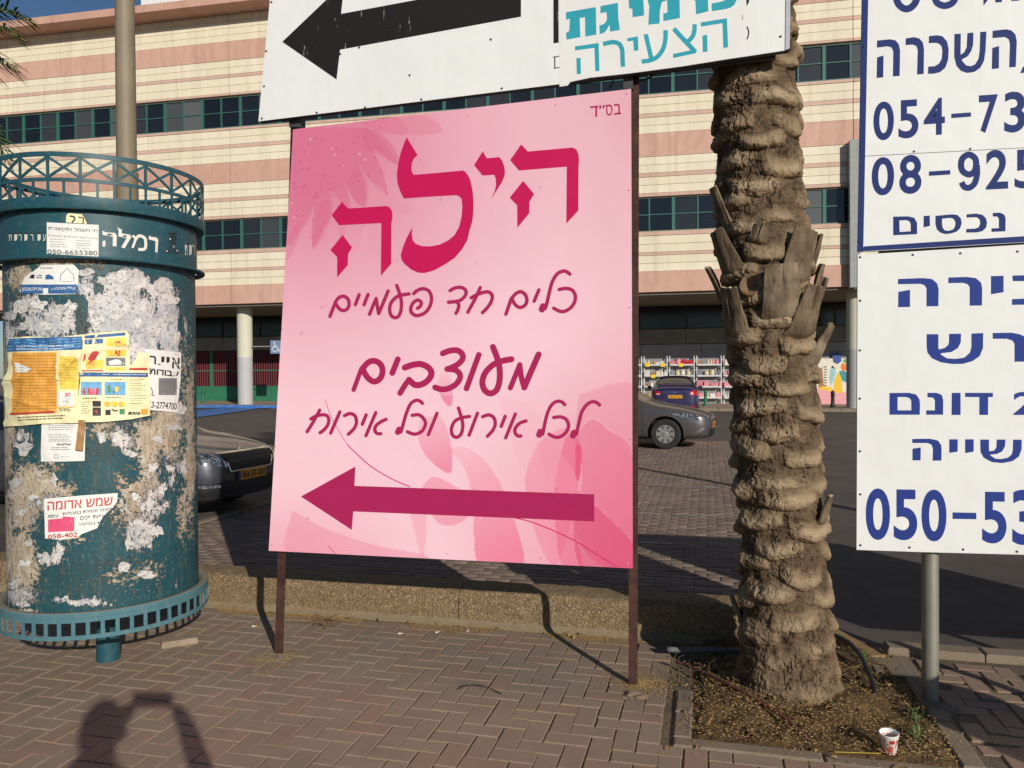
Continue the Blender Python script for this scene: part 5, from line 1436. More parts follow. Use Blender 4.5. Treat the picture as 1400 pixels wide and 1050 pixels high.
TORN = Mat('torn_paper', .8, .25); g = TORN.n('ShaderNodeNewGeometry').outputs['Position']
c = TORN.mix(TORN.rnd(), srgb(226, 222, 214), srgb(196, 192, 186)); c = TORN.mix(TORN.ramp(TORN.noise(40, 8, .75, vec=g), .5, .62, 0, .8), c, srgb(120, 118, 112))
c = TORN.mix(TORN.ramp(TORN.noise(90, 6, .7, vec=g), .56, .62, 0, .8), c, srgb(60, 66, 70)); TORN.color(c).bump(TORN.noise(50, 6, vec=g), .003, .8); TORN = TORN.m
# ================================================================= posters glued to the drum
PAPW = Mat('poster_paper', .7, .3); g = PAPW.n('ShaderNodeNewGeometry').outputs['Position']
PAPW.color(PAPW.mix(PAPW.noise(14, 5, vec=g), srgb(226, 224, 216), srgb(238, 236, 228))).bump(PAPW.noise(18, 5, vec=g), .004, .8); PAPW = PAPW.m
PAPY = Mat('yellow_paper', .65, .35); g = PAPY.n('ShaderNodeNewGeometry').outputs['Position']
PAPY.color(PAPY.mix(PAPY.noise(12, 5, vec=g), srgb(242, 228, 168), srgb(246, 238, 196))).bump(PAPY.noise(14, 5, vec=g), .004, .8); PAPY = PAPY.m
INKV = 1
ink = P('ink_black', (.025, .025, .028), .6); ink2 = P('ink_grey', srgb(120, 120, 120), .6); inkb = P('ink_blue', srgb(52, 100, 152), .6, .35, 45); inkb2 = P('ink_light_blue', srgb(110, 170, 210), .6, .2, 40)
inko = Mat('ink_orange', .7); g = inko.n('ShaderNodeNewGeometry').outputs['Position']; inko.color(inko.mix(inko.noise(26, 4, vec=g), srgb(222, 142, 70), srgb(240, 186, 66))); inko = inko.m
inky = P('ink_yellow', srgb(238, 206, 84), .6, .25, 40); inkr = P('ink_red', srgb(196, 66, 60), .6, .15, 40); inkp = P('ink_pink', srgb(226, 84, 120), .6, .15, 60); inkg = P('ink_green', srgb(70, 140, 90), .6); kraft = P('brown_tape', srgb(168, 122, 72), .5, .1, 20)
INK = [ink, ink2, inkb, inkb2, inko, inky, inkr, inkp, inkg, PAPW, kraft]
def poster_surf(r, wr=0.0, seed=0, cx=0, cy=0, folds=()):
    base_s = cyl_surf(r)
    def fn(px, py):
        p = base_s.fn(px, py); n = base_s.nrm(p)
        k = mnoise.noise(Vector((px*.035+seed, py*.028, seed)))+.4*mnoise.noise(Vector((px*.1+seed, py*.09, seed)))
        cr = 0
        for (x_, y_, sl_, w_, a_) in folds: cr += a_*math.exp(-abs((py-y_)-sl_*(px-x_))/w_)
        return p+n*(wr*(k+.6)+cr)
    return Surf(fn, base_s.nrm)
def paper(name, label, surf, outline, mat, parent_at, nx=60, ny=60):
    """irregular sheet: a fine grid clipped to the traced outline, edges kept exact"""
    t = thing(name, label, 'poster', surf.at(*parent_at))
    xs = [p[0] for p in outline]; ys = [p[1] for p in outline]
    x0, x1, y0, y1 = min(xs), max(xs), min(ys), max(ys)
    # clip polygon per strips: use bmesh bisect on a flat copy, then lift
    bm = bmesh.new(); vs = [bm.verts.new((x, -y, 0)) for x, y in outline]
    tri = tessellate_polygon([[Vector((x, -y, 0)) for x, y in outline]])
    for a_, b__, c_ in tri: bm.faces.new((vs[a_], vs[b__], vs[c_]))
    for i in range(1, nx):
        bmesh.ops.bisect_plane(bm, geom=bm.verts[:]+bm.edges[:]+bm.faces[:], plane_co=(x0+(x1-x0)*i/nx, 0, 0), plane_no=(1, 0, 0))
    for j in range(1, ny):
        bmesh.ops.bisect_plane(bm, geom=bm.verts[:]+bm.edges[:]+bm.faces[:], plane_co=(0, -(y0+(y1-y0)*j/ny), 0), plane_no=(0, 1, 0))
    bm.verts.ensure_lookup_table(); bm.verts.index_update()
    V = [surf.at(v.co.x, -v.co.y) for v in bm.verts]; Fc = [[v.index for v in f.verts] for f in bm.faces]; bm.free()
    mk('paper_sheet', V, Fc, mat, t, smooth=True)
    return t
def tlines(pr, x0, x1, ys, m=0, h=.7, sl=0.0, gaps=.25):
    """rows of small print too small to read: broken dashes"""
    for y in ys:
        x = x0+random.uniform(0, 1.5)
        e = x1-random.uniform(0, (x1-x0)*gaps)
        while x < e:
            w_ = random.uniform(1.2, 5); q = min(x+w_, e); yy = y+sl*(x-x0)
            pr.poly([(x, yy), (q, yy+sl*(q-x)), (q, yy+h+sl*(q-x)), (x, yy+h)], m=m); x = q+random.uniform(.5, 1.2)
def split_quad(p, q4, m, nx, ny): p.quad(q4, nx, ny, m)
# 1 yellow price-list poster
s1 = poster_surf(RB_+.006, .013, 3, folds=((60, 507, -.35, 6, .016), (95, 500, -.9, 5, .012), (20, 545, .3, 4, .006), (50, 475, .15, 5, .006)))
t1 = paper('poster', 'large cream and orange price list poster, wrinkled, with a blue wave header', s1, [(12, 462), (40, 460), (80, 461), (115, 457), (115, 470), (113, 500), (108, 520), (108, 578), (60, 579), (30, 582), (8, 583), (10, 560), (9, 520), (14, 500)], PAPY, (60, 520))
pr = Print(s1, .0013)
Q = lambda x0, y0, x1, y1, m, nx=8, ny=4, sl=-.03: pr.quad([(x0, y0), (x1, y0+sl*(x1-x0)), (x1, y1+sl*(x1-x0)), (x0, y1)], nx, ny, m)
Q(13, 463, 114, 481, 2, 60, 14)
for k in range(4): pr.stroke([(14, 466+k*4), (35, 464+k*4), (60, 467.5+k*4), (85, 464+k*4), (112, 463+k*3.5)], 1.5, 3, cap=False)
tlines(pr, 26, 104, [473, 477], 9, 1.1, -.01)
Q(20, 482, 79, 564, 4, 40, 56, 0.0); Q(83, 487, 108, 531, 5, 20, 32, .06)
tlines(pr, 84, 106, [491, 494.5, 498, 501.5, 505, 508.5, 512, 516, 520], 10, .6, .06)
pr.quad([(24, 495), (36, 499), (38, 509), (24, 509)], 4, 4, 9); pr.quad([(36, 500), (47, 504), (42, 508), (37, 509)], 4, 4, 9)
for y in range(486, 562, 4): pr.stroke([(22, y), (50, y+.6), (78, y+.1)], .5, 10, cap=False)
for x in (33, 45, 56, 67): pr.stroke([(x, 484), (x, 524), (x-.5, 562)], .35, 10, cap=False)
Q(19, 564.5, 76, 567, 6, 10, 1, -.05); tlines(pr, 27, 92, [570, 573.5], 0, .9, -.045, .05)
Q(80, 536, 103, 556, 9, 14, 12, 0)
pr.text('30', [(90, 537), (98, 537), (98, 542.5), (90, 542.5)], 6, .03); tlines(pr, 82, 100, [545], 1, .6); pr.text('170', [(88, 547.5), (95, 547.5), (95, 550.5), (88, 550.5)], 1, .01)
pr.poly([(80, 556), (88, 552), (96, 555), (104, 553), (104, 556), (92, 558), (82, 558)], m=5); tlines(pr, 82, 100, [559, 561], 0, .6)
pr.obj('printed_layout', INK, t1)
# 2 newspaper-like sheet right of it
s2 = poster_surf(RB_+.009, .010, 11, folds=((140, 477, -.2, 5, .014), (115, 500, -2.5, 7, .010), (150, 548, .1, 5, .006)))
t2 = paper('poster', 'cream tabloid sheet with blue strips and small photos, torn at its top right', s2, [(113, 458), (135, 455), (172, 452), (176, 457), (175, 476), (178, 500), (184, 492), (188, 482), (203, 483), (204, 524), (204, 568), (180, 573), (140, 577), (106, 577), (108, 540), (112, 500)], PAPY, (150, 520))
pr = Print(s2, .0013)
Q(116, 459, 171, 463, 2, 8, 1, -.08); Q(116, 464.5, 141, 471, 2, 5, 2, -.06); tlines(pr, 119, 138, [466, 468.5], 9, .8, -.05)
Q(145, 463, 171, 474, 5, 16, 8, -.06); Q(157, 462.5, 164, 473.5, 6, 2, 3, 0); Q(145, 479, 172, 487, 5, 5, 2, -.02); Q(157, 479, 164, 487, 6, 2, 2, 0)
pr.poly([(117, 480), (130, 478), (136, 482), (130, 492), (118, 500), (114, 494)], m=6); Q(118, 492, 141, 504, 5, 5, 2, 0); pr.poly([(122, 496), (136, 494), (139, 500), (124, 503)], m=4)
Q(145, 489, 171, 500, 1, 6, 2, 0); pr.poly([(148, 494), (156, 491), (166, 492), (170, 498), (150, 499)], m=9); Q(145, 502, 171, 506, 5, 5, 1, 0); Q(113, 506, 141, 507.5, 6, 5, 1, 0); Q(176, 503, 201, 506, 6, 5, 1, 0)
Q(109, 509, 202, 514.5, 2, 14, 1, .01); tlines(pr, 111, 200, [511], 9, .9, .01, .02)
Q(111, 522, 139, 540, 3, 6, 4, 0)
for x in (113, 120, 125, 131): pr.poly([(x, 539.5), (x+.5, 531), (x+2.5, 529), (x+4.5, 532), (x+5, 539.5)], m=6 if x != 125 else 7)
Q(143, 522, 171, 540, 3, 6, 4, 0); pr.poly([(146, 528), (150, 525), (152, 536), (148, 538)], m=8); pr.poly([(150, 524), (158, 526), (156, 538), (150, 536)], m=2); pr.poly([(157, 528), (163, 530), (160, 537), (156, 534)], m=5)
tlines(pr, 114, 136, [543.5], 0, 1.2); tlines(pr, 144, 170, [543], 0, .7); tlines(pr, 150, 168, [518.5], 6, .9)
tlines(pr, 176, 200, [518, 520.5, 524, 527, 530.5, 533, 537, 540.5, 544, 547.5, 551], 1, .5, 0, .4)
Q(127, 548, 138, 555.5, 0, 2, 2, 0); Q(127, 557, 138, 568, 0, 2, 2, 0); tlines(pr, 112, 125, [549, 552, 555, 558, 561, 564], 1, .5); pr.stroke([(130, 562), (133, 561), (133, 565)], 1.4, 6)
for x in (146, 155.5, 165): pr.stroke([(x, 552), (x+1.5, 552.2)], 7, 5)
Q(144, 560, 151, 567, 0, 2, 2, 0); pr.stroke([(153, 559.5), (157, 561.5), (160, 561)], 1.6, 0); Q(163, 559, 170, 566, 8, 2, 2, 0)
tlines(pr, 174, 190, [563, 565], 0, 1.5, 0, .02); Q(191, 559, 200, 566, 4, 2, 2, 0)
pr.obj('printed_layout', INK, t2)
# 3 white notice, black headline
s3 = poster_surf(RB_+.004, .005, 21)
t3 = paper('poster', 'white notice with bold black Hebrew headline and a phone number', s3, [(198, 477), (222, 479), (247, 482), (246, 520), (242, 564), (220, 562), (200, 560)], PAPW, (222, 520))
pr = Print(s3, .0007)
for ch, x0, x1, y0, y1 in (('א', 234, 245.5, 489, 504), ('י', 227, 231.5, 488, 496), ('י', 220, 224.5, 487.5, 495.5), ('ר', 204, 213, 486.5, 498)): pr.glyph(ch, x0, x1, y0, y1, .08, 0, .02)
pr.stroke([(216, 498), (218, 498.2)], 1.6, 0)
pr.text(heb('עבודות'), [(204, 503.5), (243.5, 508), (242.5, 515.5), (203.5, 511.5)], 0, .03)
Q(216, 517, 241, 540, 1, 5, 4, 0); pr.poly([(217, 518), (240, 518), (240, 539), (222, 538)], m=9); Q(218, 520, 239, 537, 1, 5, 3, 0)
pr.stroke([(206, 530), (208, 537), (207, 540), (210, 541)], 1.2, 1); tlines(pr, 236, 246, [484.5], 1, .6)
pr.text('53-2774700', [(203, 548.5), (242, 551), (241, 560.5), (202, 557.5)], 0, .012)
pr.obj('printed_lettering', INK, t3)
# 4 small white sheet with fine text, brown tape beside it
s4 = poster_surf(RB_+.003, .004, 31)
t4 = paper('poster', 'small white typed notice with a stamp, below the yellow price list', s4, [(57, 572), (117, 574), (116, 630), (86, 631), (56, 631)], PAPW, (86, 600))
pr = Print(s4, .0006); tlines(pr, 66, 104, [581, 584, 587], 0, .55, .01, .15); tlines(pr, 66, 100, [594, 597, 600, 602.5], 0, .55, .0, .3)
pr.text('054-6779669', [(78, 606), (98, 606), (98, 609), (78, 609)], 0, .02); tlines(pr, 70, 100, [611.5, 614], 0, .5)
pr.stroke([(75, 623), (77, 621), (80, 622), (80, 625.5), (77, 626.5), (75, 624.5), (75, 623)], .6, 1); tlines(pr, 82, 96, [624], 1, .4)
pr.obj('printed_lettering', INK, t4)
pr = Print(poster_surf(RB_+.0185, .010, 11), .001); pr.quad([(108, 574), (117, 574), (113.5, 616), (103.5, 615)], 3, 10, 0); o = pr.obj('adhesive_tape', kraft, None); setp(o, 'strip of brown packing tape hanging below the tabloid sheet', 'tape')
# 5 red lettered sticker
s5 = poster_surf(RB_+.0035, .002, 41)
t5 = paper('sticker', 'white sticker with red Hebrew headline and a red truck picture, torn at its right corner', s5, [(60, 682), (110, 677.5), (161, 674), (160, 686), (154, 694), (146, 701), (138, 711), (133, 722), (112, 730), (106, 735), (84, 738), (62, 736)], PAPW, (100, 700), 14, 12)
J5 = lambda p: pmap(p, (0, 630), 5)
pr = Print(s5, .0006)
pr.text(heb('שמש אדומה'), [(65, 686), (154, 679), (154, 690.5), (65, 698)], 6, .012)
pr.text(heb('לפינוי פסולת במכולות'), [(86, 700), (153, 693), (152, 698), (86, 704.5)], 0, .008); pr.text(heb('שפות פנים'), [(110, 706), (145, 703), (145, 707.5), (110, 711)], 0, .006); pr.text(heb('ת בובקט'), [(109, 715), (138, 713), (138, 717.5), (109, 719.5)], 0, .006)
pr.text(heb('עיסא'), [(65.5, 704), (80, 703), (80, 707), (65.5, 708.5)], 0, .02)
pr.quad(J5([(330, 402), (430, 392), (430, 482), (330, 488)]), 6, 3, 7); pr.quad(J5([(430, 380), (510, 384), (508, 480), (430, 482)]), 6, 3, 7); pr.poly(J5([(440, 403), (490, 399), (492, 412), (446, 416)]), m=9); pr.poly(J5([(345, 442), (500, 434), (500, 439), (345, 447)]), m=9)
pr.text('058-402', [(66, 731), (106, 727), (106, 734), (66, 738-1.2)], 6, .02)
pr.obj('printed_lettering', INK, t5)
# 6 telephone sticker on the band
s6 = poster_surf(.4935, .001, 51)
t6 = paper('sticker', 'grey on white telephone sticker on the teal band of the column', s6, [(64, 304), (135, 307.5), (134.6, 351), (64, 347)], PAPW, (100, 328), 12, 6)
pr = Print(s6, .0006)
pr.text(heb('חי חשמל ותקשורת'), [(66, 309), (133.5, 313), (133.5, 319.5), (66, 315.5)], 1, .02); pr.text(heb('אינטרקום מצלמות אזעקות'), [(66, 320), (134, 324.5), (134, 328), (66, 324)], 1, .0)
tlines(pr, 68, 94, [326.5, 330, 333.5, 336.5], 1, .6, .04); tlines(pr, 103, 126, [328.5, 332, 335, 338.5], 1, .6, .04)
pr.text('050-6655380', [(65, 341), (133.5, 343), (133.5, 349.5), (65, 347)], 1, .02)
pr.obj('printed_lettering', INK, t6)
t8 = paper('sticker', 'torn yellowed scrap with black brush strokes above the telephone sticker', poster_surf(.4932, .001, 55), [(91, 294), (94, 291.5), (112, 293), (116, 299), (119, 306), (90, 304)], PAPY, (104, 299), 4, 3)
pr = Print(poster_surf(.4932, .001, 55), .0006); pr.stroke([(96, 295.5), (101, 296.5), (102, 300), (99, 303.5)], 2.2, 0); pr.stroke([(108, 297), (114, 298.5), (113.5, 305)], 1.8, 0); pr.obj('brush_strokes', INK, t8)
# 7 torn white house-logo sheet and its blue strip
s7 = poster_surf(RB_+.0035, .002, 61)
t7 = paper('poster', 'torn white sheet with a house outline logo and a blue strip, high on the drum', s7, [(30, 388), (34, 379), (50, 368), (56, 362.5), (100, 361.5), (103, 364), (107.5, 369), (107, 388.5), (104, 402), (60, 403), (28, 400)], PAPW, (70, 384), 12, 8)
pr = Print(s7, .0006); Q(29, 389, 106, 401.5, 2, 10, 2, 0); pr.text(heb('עיל״-מבצעון'), [(70, 391.5), (103, 391.5), (103, 397), (70, 397)], 9, .01); pr.text(heb('אינפלו-מכבש'), [(31, 392), (58, 392), (58, 397.5), (31, 397.5)], 9, .01); Q(59, 394, 66, 402, 9, 2, 2, 0)
pr.stroke([(83, 384), (83, 376), (92, 367), (101, 376), (101, 384)], .9, 2, sm=False, cap=False); pr.stroke([(85, 385), (99, 385)], .6, 1)
pr.poly([(40, 380), (44, 375), (48, 376), (47, 381)], m=0); tlines(pr, 50, 60, [376, 379], 0, 1.2); pr.poly([(62, 382), (63, 376), (67, 375), (73, 378), (74, 382)], m=2); tlines(pr, 54, 74, [366], 0, 1, 0, .05)
pr.obj('printed_lettering', INK, t7)

# torn scraps with lifted edges, all over the old paste
spots = [(118, 372), (140, 384), (165, 378), (196, 384), (222, 392), (236, 410), (126, 410), (150, 402), (178, 404), (206, 420), (232, 436), (134, 436), (160, 430), (188, 440), (214, 452), (240, 462), (28, 420), (52, 416), (78, 424), (98, 420), (34, 446), (62, 446), (90, 446), (14, 432),
         (216, 600), (236, 585), (160, 600), (178, 620), (208, 640), (232, 640), (34, 612), (22, 660), (44, 680), (30, 700), (190, 716), (200, 738), (176, 742), (214, 726), (60, 762), (36, 770), (20, 800), (170, 776), (200, 786), (140, 598), (250, 640), (246, 560), (74, 656), (40, 742), (206, 690), (186, 680), (222, 668), (30, 826), (90, 818), (130, 822)]
for i, (x, y) in enumerate(spots):
    rs9 = random.Random(900+i); n = 13; out = []; rx9 = rs9.uniform(5, 13); ry9 = rs9.uniform(4, 12)
    if 455 < y < 580 and x < 250: pass
    for k in range(n):
        a = -2*math.pi*k/n; rr = rs9.uniform(.55, 1.15); out.append((x+rx9*rr*math.cos(a), y+ry9*rr*math.sin(a)))
    out = smooth_path(out+[out[0]], 3)[:-1]
    out = [(q[0]+rs9.uniform(-.5, .5), q[1]+rs9.uniform(-.5, .5)) for q in out]
    cs9 = cyl_surf(RB_+.0022); V = []
    def lift(px, py):
        d = math.hypot((px-x)/rx9, (py-y)/ry9); side = (px-x)*math.cos(i*2.4)+(py-y)*math.sin(i*2.4)
        return .0008+.008*max(0, side/12)*max(0, d-.4)+.0012*mnoise.noise(Vector((px*.3, py*.3, i)))
    rings = [1.0, .7, .35]
    for q_ in rings:
        for (px, py) in out:
            X_, Y_ = x+(px-x)*q_, y+(py-y)*q_; V.append(cs9.at(X_, Y_, lift(X_, Y_)))
    V.append(cs9.at(x, y, .001)); m_n = len(out); Fc = []
    for r9 in range(2):
        for k in range(m_n): Fc.append((r9*m_n+k, r9*m_n+(k+1) % m_n, (r9+1)*m_n+(k+1) % m_n, (r9+1)*m_n+k))
    for k in range(m_n): Fc.append((2*m_n+k, 2*m_n+(k+1) % m_n, 3*m_n))
    mk('torn_scrap', V, Fc, TORN, ac)
# ================================================================= foreground date palm
PB = Vector((1.385, 3.90, 0)); PTOPX, PTOPY = 1.285, 4.08     # axis base, axis at z = 3.3
palm = thing('palm_tree', 'thick date palm trunk with cut leaf bases standing in the planting pit between the signs', 'palm tree', PB)
def axis(z):
    t = z/3.3; return PB.x+(PTOPX-PB.x)*t+.012*math.sin(z*1.7), PB.y+(PTOPY-PB.y)*t
HT = 5.7
def trunk(NT, z0, z1, NZ, fine):
    th = np.linspace(0, 2*math.pi, NT, endpoint=False); zz = np.linspace(z0, z1, NZ)
    T, Z = np.meshgrid(th, zz)
    R0 = np.interp(Z, [-.1, .0, .1, .22, .4, .8, 1.3, 1.9, 2.4, 3.0, 6], [.28, .258, .240, .222, .206, .196, .203, .205, .206, .200, .20])
    ct, st = np.cos(T), np.sin(T)
    wx = .035*fbm(ct*1.6+5, st*1.6, Z*6, 4); wz = .026*fbm(ct*1.9, st*1.9+7, Z*7+3, 4)
    disp = np.zeros_like(T)-.01; light = np.zeros_like(T)
    dh = .0262; k0 = int(-.3/dh); k1 = int((z1+.4)/dh)
    rl = np.random.default_rng(5)
    par = rl.random((k1-k0+1, 6))
    for k in range(k0, k1+1):
        p_ = par[k-k0]; hk = k*dh+(p_[0]-.5)*.04; ak = k*2.39996+(p_[1]-.5)*.25
        if hk < z0-.2 or hk > z1+.2: continue
        r0, r1 = max(0, int((hk-.17-z0)/(z1-z0)*NZ)), min(NZ, int((hk+.14-z0)/(z1-z0)*NZ)+2)
        if r1 <= r0: continue
        sl_ = slice(r0, r1)
        da = (T[sl_]-ak+math.pi) % (2*math.pi)-math.pi
        a = da*.205+wx[sl_]; wd = .10+.055*p_[2]
        u_n = a/wd
        b = (Z[sl_]-hk+wz[sl_]) - .026*(u_n**2)*(1 if p_[3] > .25 else -.3) + (p_[4]-.5)*.03*u_n
        f = np.clip(1-np.abs(u_n)**2.6, 0, 1)
        up = .062+.02*p_[5]; dn = .020+.010*p_[2]
        g_ = np.where(b > 0, np.clip(1-(b/up)**1.6, 0, 1)**.8, np.clip(1-(b/dn)**2, 0, 1)**.5)
        amp = .018+.024*p_[3]
        d = amp*(f**.6)*g_*(1+.18*np.sin(u_n*5+p_[0]*9)) - .003
        cur = disp[sl_]; m_ = d > cur; disp[sl_] = np.where(m_, d, cur)
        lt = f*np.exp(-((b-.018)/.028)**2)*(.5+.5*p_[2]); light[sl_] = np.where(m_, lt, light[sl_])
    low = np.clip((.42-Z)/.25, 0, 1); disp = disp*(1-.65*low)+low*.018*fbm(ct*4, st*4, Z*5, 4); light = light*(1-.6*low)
    # lumps, wrinkles and fibre cracks
    disp += .009*fbm(ct*3.2, st*3.2, Z*10, 4)
    wr = fbm(ct*5.5+wx*40, st*5.5+wx*40, Z*42+wz*60, 4); disp += .0050*(1-np.abs(wr)*2.6); wr2 = fbm(ct*4+wx*50, st*4+wx*50, Z*75+wz*90, 3); disp += .0030*(1-np.abs(wr2)*2.6)
    ck = fbm(ct*9+3, st*9, Z*26, 3); crack = np.clip(1-np.abs(ck)*6.5, 0, 1)*np.clip(fbm(ct*3, st*3, Z*6+9, 2)*3+.35, 0, 1)
    disp -= .010*crack
    if fine: disp += .0022*fbm(ct*30, st*30, Z*100, 3)
    R = R0+disp
    ax_x = PB.x+(PTOPX-PB.x)*Z/3.3+.012*np.sin(Z*1.7); ax_y = PB.y+(PTOPY-PB.y)*Z/3.3
    V = np.stack([ax_x+R*ct, ax_y+R*st, Z], -1).reshape(-1, 3)
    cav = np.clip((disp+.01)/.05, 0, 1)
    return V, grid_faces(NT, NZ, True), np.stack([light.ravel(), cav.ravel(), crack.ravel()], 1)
BARK = Mat('palm_bark', .92, .2)
g = BARK.n('ShaderNodeNewGeometry').outputs['Position']
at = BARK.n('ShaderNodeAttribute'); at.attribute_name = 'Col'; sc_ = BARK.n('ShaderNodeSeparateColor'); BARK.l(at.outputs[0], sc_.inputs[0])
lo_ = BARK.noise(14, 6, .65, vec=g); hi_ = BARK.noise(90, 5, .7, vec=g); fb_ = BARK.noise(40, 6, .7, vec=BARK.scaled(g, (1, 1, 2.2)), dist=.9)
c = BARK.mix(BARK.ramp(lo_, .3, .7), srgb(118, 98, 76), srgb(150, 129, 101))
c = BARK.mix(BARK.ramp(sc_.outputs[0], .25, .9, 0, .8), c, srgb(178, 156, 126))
c = BARK.mix(BARK.ramp(sc_.outputs[1], .0, .52, 1.0, 0), c, srgb(56, 43, 32))  # crevice dirt and shade, painted dark into the bark colour of the hollows
c = BARK.mix(BARK.ramp(hi_, .5, .75, 0, .6), c, srgb(98, 78, 58))
c = BARK.mix(BARK.ramp(sc_.outputs[2], .3, .8, 0, .75), c, srgb(54, 42, 32))
c = BARK.mix(BARK.ramp(fb_, .56, .68, 0, .5), c, srgb(120, 92, 66))
BARK.color(c).bump(fb_, .006, .7).bump(hi_, .004, .6).bump(BARK.noise(300, 3, vec=g), .002, .5); BARK = BARK.m
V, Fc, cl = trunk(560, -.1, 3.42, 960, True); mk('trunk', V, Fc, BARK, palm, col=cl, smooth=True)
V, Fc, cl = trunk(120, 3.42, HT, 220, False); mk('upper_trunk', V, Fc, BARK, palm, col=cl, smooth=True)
# cut frond stubs
STUB = Mat('cut_frond_wood', .85, .25)
g = STUB.co(); lg = STUB.noise(26, 6, .65, vec=STUB.scaled(g, (1, 1, .12)), dist=.3); bl_ = STUB.noise(7, 5, .6, vec=g)
c = STUB.mix(STUB.ramp(lg, .3, .7), srgb(112, 98, 80), srgb(164, 148, 122))
c = STUB.mix(STUB.math('MULTIPLY', STUB.rnd(), .6), c, srgb(104, 82, 60)); c = STUB.mix(STUB.ramp(bl_, .42, .62, 0, .85), c, srgb(84, 68, 52)); c = STUB.mix(STUB.ramp(STUB.noise(80, 5, vec=STUB.scaled(g, (1, 1, .2))), .58, .7, 0, .8), c, srgb(60, 48, 36))
STUB.color(c).bump(lg, .010, 1.0).bump(STUB.noise(120, 4, vec=STUB.scaled(g, (1, 1, .2))), .003, .8); STUB = STUB.m
CUT = plain('cut_end_grain', srgb(186, 168, 138), .85, .2, 60, bump=.002)
def stub(pb, pt, wb, wt_, out, label=None, thick=.03, tilt=0.0):
    """pb, pt: pixel of base and tip centre; wb, wt_: widths in metres"""
    zb = 1.6+(CY-11-pb[1])*3.72/F; zt = 1.6+(CY-11-pt[1])*3.70/F
    axb, ayb = axis(zb); axt, ayt = axis(zt)
    def surfp(px, z, ax_, ay_, R):
        d = ray(px, CY-11); d2 = Vector((d.x, d.y, 0)).normalized(); o = Vector((0-ax_, 0-ay_, 0))
        b = o.dot(d2); D = b*b-(o.dot(o)-R*R)
        t = -b-math.sqrt(D) if D > 0 else -b
        p = Vector((ax_, ay_, 0))+o+d2*t; r = Vector((p.x-ax_, p.y-ay_, 0)); r = r.normalized()*R
        return Vector((ax_+r.x, ay_+r.y, z)), r.normalized()
    B, nb_ = surfp(pb[0], zb, axb, ayb, .205)
    T_, nt_ = surfp(pt[0], zt, axt, ayt, .20+out)
    ax_v = (T_-B).normalized(); n = (nb_+nt_*.3).normalized(); side = ax_v.cross(n).normalized(); n = side.cross(ax_v).normalized()
    NXg, NZg = 13, 16; V = []
    L = (T_-B).length; B2 = B-ax_v*.05-n*.02; sd_ = random.random()*50
    for face in (0, 1):
        for j in range(NZg):
            t = j/(NZg-1); wj = (wb+(wt_-wb)*(t**.7))*(1-.35*max(0, 1-t/.15)**2)
            c0 = B2.lerp(T_, t)+n*(.022-.06*max(0, 1-t/.3)**1.5)
            for i in range(NXg):
                s_ = i/(NXg-1)*2-1
                bulge = (1-s_*s_)*wj*.22*(1-.4*t)
                bulge += .006*mnoise.noise(Vector((s_*2+sd_, t*2.2, 3)))-(.02*max(0, 1-abs(s_-.2*math.sin(sd_))*9)*(t > .35)*min(1, (t-.35)*3)); nz = .003*mnoise.noise(Vector((s_*4+sd_, t*3, face)))+.002*mnoise.noise(Vector((s_*18+sd_, t*5, face)))
                th_ = thick*(1-.55*t)*(.35+.65*(1-abs(s_)**3))
                e = .008*mnoise.noise(Vector((s_*5, sd_, 2)))*(t > .97)
                wj_ = wj*(1+.06*mnoise.noise(Vector((t*7, sd_+face*0, 5))))
                V.append(c0+side*(s_*wj_/2)+n*((bulge+nz)-(0 if face == 0 else th_))+ax_v*e)
    Fc, fm = [], []
    K = NXg*NZg
    for j in range(NZg-1):
        for i in range(NXg-1):
            a_ = j*NXg+i; Fc.append((a_, a_+1, a_+NXg+1, a_+NXg)); Fc.append((K+a_, K+a_+NXg, K+a_+NXg+1, K+a_+1)); fm += [0, 0]
        for i in (0, NXg-1):
            a_ = j*NXg+i; Fc.append((a_, K+a_, K+a_+NXg, a_+NXg)); fm.append(0)
    for i in range(NXg-1):
        a_ = (NZg-1)*NXg+i; Fc.append((a_, a_+1, K+a_+1, K+a_)); fm.append(1)
    o = mk('frond_stub', V, Fc, [STUB, CUT], palm, fm=fm, smooth=False)
    smooth_by(o.data, 45)
    if label: o['label'] = label
    return o
px2m = 3.72/F
for (pb, pt, wb, wt_, out) in (((1006, 372), (984, 303), 44, 22, .055), ((997, 300), (979, 240), 22, 13, .07), ((994, 412), (972, 353), 26, 13, .09), ((1010, 462), (1000, 388), 46, 26, .075),
                               ((1070, 436), (1067, 361), 52, 34, .07), ((1084, 388), (1100, 311), 48, 30, .055), ((1114, 372), (1124, 312), 28, 12, .06), ((1112, 415), (1130, 355), 34, 14, .06),
                               ((1095, 460), (1112, 390), 46, 25, .085), ((1122, 436), (1133, 375), 20, 8, .08), ((1108, 500), (1133, 442), 36, 10, .09), ((1122, 722), (1131, 682), 22, 8, .05), ((1052, 410), (1040, 372), 20, 8, .02), ((1038, 322), (1046, 300), 30, 12, .01),
                               ((1008, 880), (998, 838), 22, 8, .05)):
    stub(pb, pt, wb*px2m*1.25, wt_*px2m*1.3, out*.8+.012, thick=.036)
